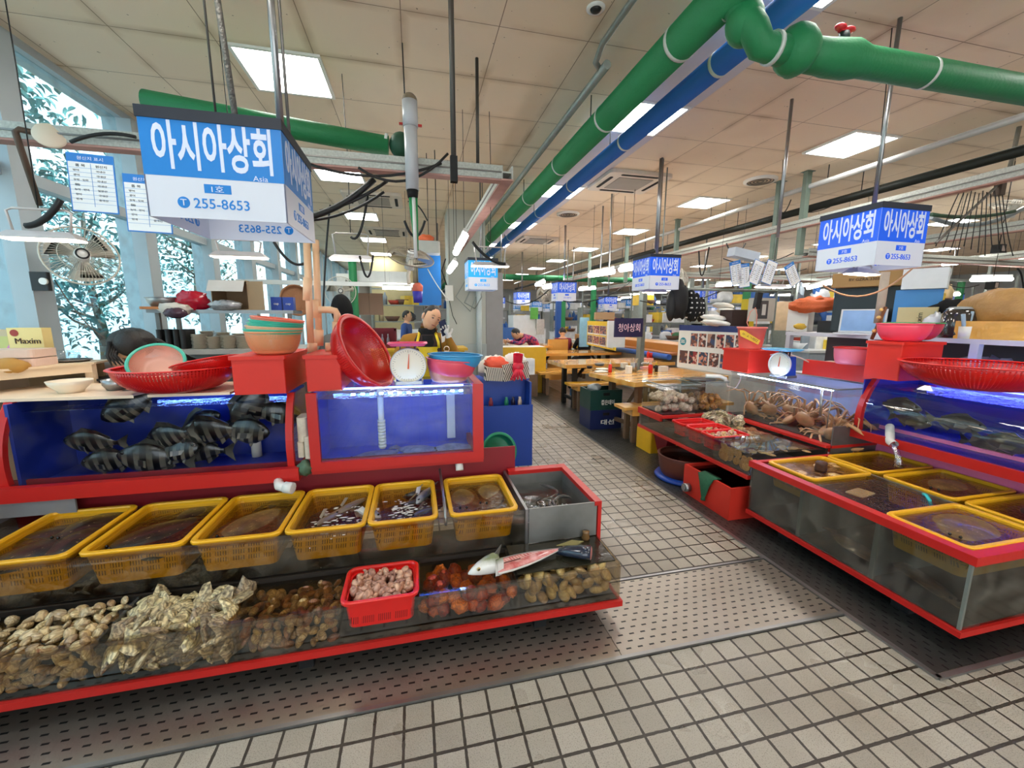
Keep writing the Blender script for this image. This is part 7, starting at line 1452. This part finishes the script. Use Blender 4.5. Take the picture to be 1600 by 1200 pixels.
rd = thing('radio', 'grey meter box with a dark window right of the pink bucket', 'box', AY(3.9,1196,484)); build('case', MB().rbox(-.13,.13,0,.12,-.13,.13,.01), mat('meter_grey','#b4b0a4',.5), rd); build('window', MB().bx(-.11,.03,-.004,0,-.1,.1), mat('meter_window','#4c4c4c',.3), rd); build('label', MB().bx(-.05,-.0,-.006,-.004,-.06,.06), mat('meter_label','#c8c8c0',.5), rd)
phn = solo('handset', 'black handset on a cord above the pink bucket', 'phone', MB().rbox(-.035,.035,-.02,.02,-.08,.08,.01), black, AY(3.5,1184,470), (0,.12,0))
# right rear counter
yb = 2.9
XC = 3.95
rcn = thing('counter', 'white counter with a shelf behind the crab and violet tanks', 'counter', (XC,1.2,0)); zs_ = AX(XC,1470,528).z
build('top', MB().bx(.0,.55,0,2.5,zs_-.035,zs_), mat('white_laminate','#cfd2da',.4), rcn); 
for y in (.02,.9,1.6,2.44): build('leg', MB().bx(.0,.05,y,y+.05,0,zs_-.035), MC['white_laminate'], rcn)
build('lower_shelf', MB().bx(.02,.55,0.08,2.43,.9,.93), MC['white_laminate'], rcn); build('back', MB().bx(.52,.55,.05,2.45,.93,zs_-.04), mat('shelf_back_panel','#5a5660',.7), rcn)
def onC(px, dx=.1): p = AX(XC+dx, px, 525); return (p.x, p.y, zs_)
RZ = radians(-62)
def cbox(name, lab, px, dx, w_, d_, h_, m_, z=None, rz=RZ, cat='box'):
    p = onC(px, dx); return solo(name, lab, cat, MB().bx(-w_/2,w_/2,0,d_,0,h_), m_, (p[0],p[1],z or zs_), (0,0,rz))
mon = thing('monitor', 'large black monitor panel behind the laptop', 'monitor', onC(1345,.30), RZ); build('panel', MB().bx(-.25,.33,0,.03,.02,.44), mat('monitor_black','#14151a',.3), mon); build('foot', MB().bx(-.1,.1,-.06,.08,0,.02), black, mon)
lt = thing('laptop', 'silver laptop with a lit blue-grey screen', 'laptop', onC(1343,.12), RZ); build('base', MB().rbox(-.17,.17,-.2,.02,0,.015,.01), mat('silver_plastic','#c8c8ca',.3,.3), lt); build('screen_frame', MB().bx(-.17,.17,.0,.012,.015,.235).xf(T3(0,.02,0,-.15)), MC['silver_plastic'], lt); build('screen', MB().bx(-.155,.155,-.002,.0,.03,.222).xf(T3(0,.02,0,-.15)), mat('screen_blue','#5f7fa8',.2,var=.6,ns=5,em=.35), lt)
ca = thing('carton', 'long brown carton laid on top of the monitor', 'box', tuple(Vector(onC(1345,.25))+Vector((0,0,.442))), RZ); build('body', MB().bx(-.26,.34,-.1,.2,0,.13), mat('tan_carton','#a98554',.8,var=.05), ca); text('BV GZRA 3303', .035, mat('carton_ink','#4a3520',.6), ca, (-.02,-.102,.065))
cbox('foam_box', 'white foam carton on the blue board right of the wooden post', 1430, .30, .28, .25, .17, mat('pale_foam','#dfe6ea',.6), zs_+.40)
cbox('panel', 'light blue board behind the coffee carton', 1425, .32, .30, .03, .395, mat('sky_board','#4a8fd0',.5))
cf = thing('coffee_box', 'pale yellow coffee carton with sideways lettering behind the green basin', 'box', onC(1427,.12), RZ); build('carton', MB().bx(-.12,.12,0,.16,.02,.24), mat('pale_coffee_carton','#c8bc8c',.5), cf); text('Maxim', .05, mat('coffee_brown2','#33240f',.5), cf, (.02,-.002,.13), tilt=pi/2)
po = thing('post', 'leaning wooden post wound with rusty wire behind the pink basin', 'post', (0,0,0)); build('pole', MB().tube([AY(2.5,1384,425), AY(2.5,1372,505)], .028, 12), mat('pale_pole','#b8a898',.6,var=.2,ns=20), po); build('wire', MB().tube([AY(2.45,1384,480), AY(2.45,1362,530)], .012, 8), mat('rust_wire','#7a4a2c',.7), po); build('knots', MB().ball(AY(2.42,1366,517),.015,8,6).ball(AY(2.42,1373,496),.014,8,6).ball(AY(2.42,1377,484),.013,8,6), mat('brass_knot','#d9b26a',.4), po)
kt = thing('kettle', 'clear and dark electric kettle on the right counter', 'kettle', onC(1493,.1)); build('body', MB().lathe([(.001,0),(.10,0),(.105,.03),(.095,.18),(.075,.22),(.001,.225)],24), mat('smoky_kettle','#3a3431',.1,.2,coat=.8), kt); build('lid', MB().lathe([(.078,.218),(.06,.235),(.001,.24)],20), mat('clear_lid','#a8b0b4',.15,.3), kt)
cp = thing('utensil_cup', 'white cup of pens and a blue brush beside the kettle', 'cup', onC(1508,.05)); build('cup', MB().lathe([(.001,0),(.045,0),(.048,.09),(.044,.09),(.001,.01)],18), white, cp); build('utensils', MB().tube([(-.01,0,.02),(-.06,.0,.18)],.012,6).tube([(.01,0,.02),(.03,0,.2)],.012,6).tube([(.02,.01,.02),(.05,0,.17)],.01,6), mat('mixed_utensils','#8fa8bc',.4), cp)
pk_ = NT('wrinkled_brown_paper'); co = pk_.co(); MC['brown_paper'] = pk_.done(pk_.pr(col=pk_.mix(pk_.noise(co,6.), lin('#8a6436'), lin('#c69a5c')), rough=.5, nor=pk_.bump(pk_.noise(co,16.,6.), .8, .02)))
solo('paper_bag', 'large brown bag of goods on the right counter at the picture edge', 'bag', MB().ball((0,0,.10),(.15,.24,.155),24,14,f=lambda d:1+.16*mnoise.noise(d*3)+.08*abs(d.x*d.y)), MC['brown_paper'], tuple(Vector(onC(1560,.25))+Vector((0,0,.11))))
stb = cbox('tray_stack', 'stack of yellowish wrapped trays under the brown bag', 1555, .06, .42, .3, .13, mat('amber_wrap','#d8a24c',.25,var=.3,ns=12,bump=.5,bs=30), rz=radians(-75), cat='trays')
solo('coat', 'black cloth bundle behind the kettle', 'coat', MB().ball((0,0,.13),(.14,.16,.17),20,12,f=lambda d:1+.25*mnoise.noise(d*3)), mat('black_cloth','#090a0e',.95), onC(1478,.35)); solo('bag', 'translucent white bag left of the kettle', 'bag', MB().ball((0,0,.08),(.09,.08,.11),20,12,f=lambda d:1+.35*mnoise.noise(d*4)), mat('frosty_bag','#cfd4de',.3), onC(1459,.15))
cbox('carton', 'white carton with bold black lettering under the orange bags', 1243, .25, .2, .24, .25, white); ob = solo('bag', 'orange mesh bag lying over the white carton', 'bag', MB().ball((0,0,0),(.24,.12,.08),22,12,f=lambda d:1+.45*mnoise.noise(d*4)), mat('orange_mesh','#e8713c',.5,bump=.6,bs=60), tuple(AX(XC+.3,1272,476)), (0,0,RZ))
cbox('printer', 'black printer left of the laptop', 1290, .2, .16, .25, .12, black, cat='printer'); cbox('case', 'beige rack of brown packets left of the orange bags', 1222, .35, .18, .2, .34, mat('beige_rack','#c9b79a',.6,var=.3,ns=14))
solo('ribbon', 'yellow ribbon knot hanging before the white carton', 'ribbon', MB().ball((0,0,0),(.08,.02,.03),14,8,f=lambda d:1+.5*mnoise.noise(d*5)), mat('yellow_ribbon','#d8b03c',.5), tuple(AX(XC,1250,510)))
for k, px in enumerate((1530,1565)): solo('plastic_bag', ['grey-white plastic bags on the lower shelf, left pile','grey-white plastic bags on the lower shelf, right pile at the edge'][k], 'bag', MB().ball((0,0,.12),(.13,.22,.15),22,12,f=lambda d:1+.4*mnoise.noise(d*4)), mat('greyish_bag','#b4b0b8',.35,bump=.3,bs=15), (XC+.2, AX(XC+.2,px,560).y, .94))
solo('clutter_pack', 'pink and white printed packs on the lower shelf behind the scale', 'pack', MB().bx(-.1,.1,-.25,.25,0,.14), mat('pinkwhite_pack','#c87a8a',.5,var=.7,ns=18), (XC+.2,3.0,.94)); solo('bottle', 'clear jug with a dark cap behind the red trough', 'bottle', MB().lathe([(.001,0),(.06,0),(.065,.1),(.03,.14),(.03,.18),(.001,.18)],18), glassb, (3.78,2.75,1.0))
solo('white_block', 'white folded towels on the red trough', 'towel', MB().ball((0,0,.04),(.16,.22,.05),20,10,f=lambda d:1+.2*mnoise.noise(d*4)), mat('cream_towel','#e2d8c0',.9), (3.74,2.95,1.02))
# ---------------------------------------------------------------- far stalls
rr = random.Random(77)
blu = ['#2a5fa8','#d8dce0','#8c98a2','#b8402c','#e0c040','#3c7a52','#c9b48c','#6a4a3a','#dfe6ea','#343a44']
ms_ = [mat('stall_'+c[1:], c, .5, var=.35, ns=9) for c in blu]
N = 0
def stall(cx, cy, w_, d_, lab):
    t = thing('fish_stall', lab, 'stall', (cx,cy,0))
    build('counter', MB().bx(-w_/2,w_/2,-d_/2,d_/2,0,.9), rr.choice(ms_[1:4]), t); build('top', MB().bx(-w_/2-.03,w_/2+.03,-d_/2-.03,d_/2+.03,.9,.94), mat('stall_top','#c9ced0',.4), t)
    build('shelf', MB().bx(-w_/2,w_/2,d_/2-.3,d_/2,1.35,1.38).bx(-w_/2,w_/2,d_/2-.3,d_/2,1.78,1.81).bx(-w_/2,-w_/2+.03,d_/2-.3,d_/2,1.38,1.78).bx(w_/2-.03,w_/2,d_/2-.3,d_/2,1.38,1.78).bx(-w_/2,-w_/2+.03,d_/2-.3,d_/2,.94,1.38).bx(w_/2-.03,w_/2,d_/2-.3,d_/2,.94,1.38), galv, t)
    build('canopy_frame', MB().bx(-w_/2,w_/2,-.02,.02,2.18,2.22).bx(-w_/2-.02,-w_/2+.02,-.02,.02,.94,2.5).bx(w_/2-.02,w_/2+.02,-.02,.02,.94,2.5), galv, t)
    return t
words = ['in the near middle rows','behind the white bags','past the plaid jacket','in the second row back','in the third row back','in the back rows','against the far end','by the far right wall']
pos = [(6.6,7.3),(7.6,6.2),(9.6,5.6),(6.4,9.4),(8.6,8.8),(11,8.0),(6.0,12.2),(8.5,11.8),(11.5,11.2),(14.5,10.0),(6.2,15.6),(9.5,15.2),(13.5,14.6),(17.5,13.),(3.4,18.5),(1.2,16),(-.2,11.2),(5.5,20),(10.5,20),(16,19),(11.5,5.2),(14.5,6.8),(18.,9.5)]
kinds = []
for k in range(12):
    m_ = ms_[k % len(ms_)]
    if k % 4 == 0: b = MB().rbox(-.16,.16,-.12,.12,0,.2,.01); nm, ct5 = 'storage_box', 'box'
    elif k % 4 == 1: b = MB().ball((0,0,.09),(.14,.1,.11),12,8,f=lambda d:1+.4*mnoise.noise(d*4+Vector((k,0,0)))); nm, ct5 = 'plastic_bag', 'bag'
    elif k % 4 == 2: b = MB().lathe([(.001,0),(.05,0),(.055,.18),(.02,.24),(.02,.28),(.001,.28)],10); nm, ct5 = 'bottle', 'bottle'
    else: b = MB().lathe([(.001,0),(.1,0),(.16,.1),(.15,.1),(.001,.01)],16); nm, ct5 = 'basin', 'basin'
    kinds.append((build(nm, b, m_), nm, ct5))
for i, (cx, cy) in enumerate(pos):
    w_ = 1.7; sl = stall(cx, cy, w_, .8, 'cluttered fish stall %s' % ['left of the yellow menu board, behind the ledge','behind the white bags','far right of the plaid jacket','in the second row behind the ledge','in the second row, middle','in the second row, right','in the third row, left','in the third row, middle','in the third row, right','in the third row, far right','in the fourth row, left','in the fourth row, middle','in the fourth row, right','in the fourth row, by the wall','at the far end of the aisle','straight down the tiled aisle','behind the man, left of the pillar','at the back, left','at the back, middle','at the back, right','at the right beyond the white counter','at the far right in the second row','at the right wall in the third row'][i])
    for k in range(21):
        kd, nm, ct5 = kinds[rr.randrange(12)]; up = k % 3
        o = kd.copy(); COL.objects.link(o); o.location = (cx-w_/2+.15+rr.random()*(w_-.3), cy+(.25 if up else rr.uniform(-.25,.1)), (.94, 1.38, 1.81)[up]); o.rotation_euler = (0,0,rr.uniform(-.5,.5)); s = rr.uniform(.8,1.35); o.scale = (s,s,s)
        tag(o, '%s among the clutter of the far stalls' % {'storage_box':'small box','plastic_bag':'plastic bag','bottle':'tall bottle','basin':'round basin'}[nm], ct5, 'clutter on the far stalls, '+nm.replace('_',' '))
clear([k[0] for k in kinds])
fr_ = thing('refrigerator', 'white two-door refrigerator far down the aisle', 'refrigerator', (AY(10.6,819,520).x,10.6,0)); build('body', MB().bx(-.3,.3,0,.6,.0,1.55), mat('fridge_white','#d5dfe6',.35), fr_); build('door', MB().bx(-.3,.3,-.03,-.001,.95,1.55), MC['fridge_white'], fr_); build('door', MB().bx(-.3,.3,-.03,-.001,.05,.92), MC['fridge_white'], fr_)
for px, yy, m_, l, hh in [(872,9.9,mat('deep_blue_column','#1d4f9a',.5),'blue painted column under the third sign',2.3),(879,11.2,grn,'green column just right of the blue one',2.3),(926,11.5,grn,'green column right of the third sign',2.6),(1003,5.8,galv,'grey square column behind the middle sign',2.4),(1163,6.5,grn,'green-grey strut column by the price cards',2.4),(1492,7.5,grn,'green column beyond the kettle',2.4),(1075,9,galv,'thin grey column beyond the jackets',2.5)]:
    t = thing('column', l, 'column', (AY(yy,px,500).x,yy,0)); build('post', MB().bx(-.06 if hh != 2.4 else -.035,.06 if hh != 2.4 else .035,-.06,.06,0,hh), m_, t)
for px, yy, w_, z0, z1, m_, l in [(873,9.3,.5,0,.98,golden,'wooden screen at the left of the far tables'),(872,10.2,.12,1.05,1.55,mat('red_curtain','#b01c28',.7),'red hanging cloth left of the blue column'),(914,9.2,.22,.8,1.5,mat('sky_poster','#8fc4de',.5,var=.3,ns=5),'light blue poster with pink lettering left of the food board'),(835,10.5,.2,1.45,1.75,mat('green_poster','#5fae4c',.5,var=.4,ns=6),'green poster above the refrigerator'),(845,10.4,.2,1.05,1.45,mat('white_menu','#c8c8c4',.5,var=.3,ns=30),'white menu sheet left of the red cloth'),(945,9.,.5,1.45,1.62,cbm,'brown carton on the food picture board'),(965,6.1,.30,1.02,1.45,mat('white_sack','#e4e4e2',.5),'white sack behind the ledge'),(790,9.8,.45,.95,1.25,ms_[0],'blue boxes on the yellow counter beyond the pillar')]:
    solo('panel' if z1-z0 > .5 else 'box', l, 'panel' if z1-z0 > .5 else 'box', MB().bx(-w_/2,w_/2,0,.06,z0,z1), m_, (AY(yy,px,500).x,yy,0))
ch = thing('sign_board', 'dark sign board with pink and white lettering behind the ledge', 'sign', AY(5.6,983,512)); build('board', MB().bx(-.23,.23,0,.03,-.14,.14), mat('indigo_board','#2b2550',.4), ch); fit('청아상회', .36, .12, mat('pink_letters','#f2d0dc',.4), ch, (0,-.003,0), '-y', .004)
yc2 = thing('counter', 'yellow counter beyond the grey pillar with white boxes', 'counter', (1.62,7.72,0)); build('front', MB().bx(0,.9,0,.04,0,.92), mat('yellow_front','#d0a420',.5), yc2); build('top', MB().bx(0,.9,.04,.5,.88,.92), white, yc2)
for k, x in enumerate((1.75,2.0)): solo('box', ['white and blue box in front of the yellow counter','flat white box in front of the yellow counter'][k], 'box', MB().bx(0,.2,0,.2,0,.25+.05*k), ms_[8], (x,7.42,.42))
solo('stool', 'low stand carrying the white boxes before the yellow counter', 'stand', MB().bx(1.7,2.25,7.37,7.67,.0,.42), oldw)
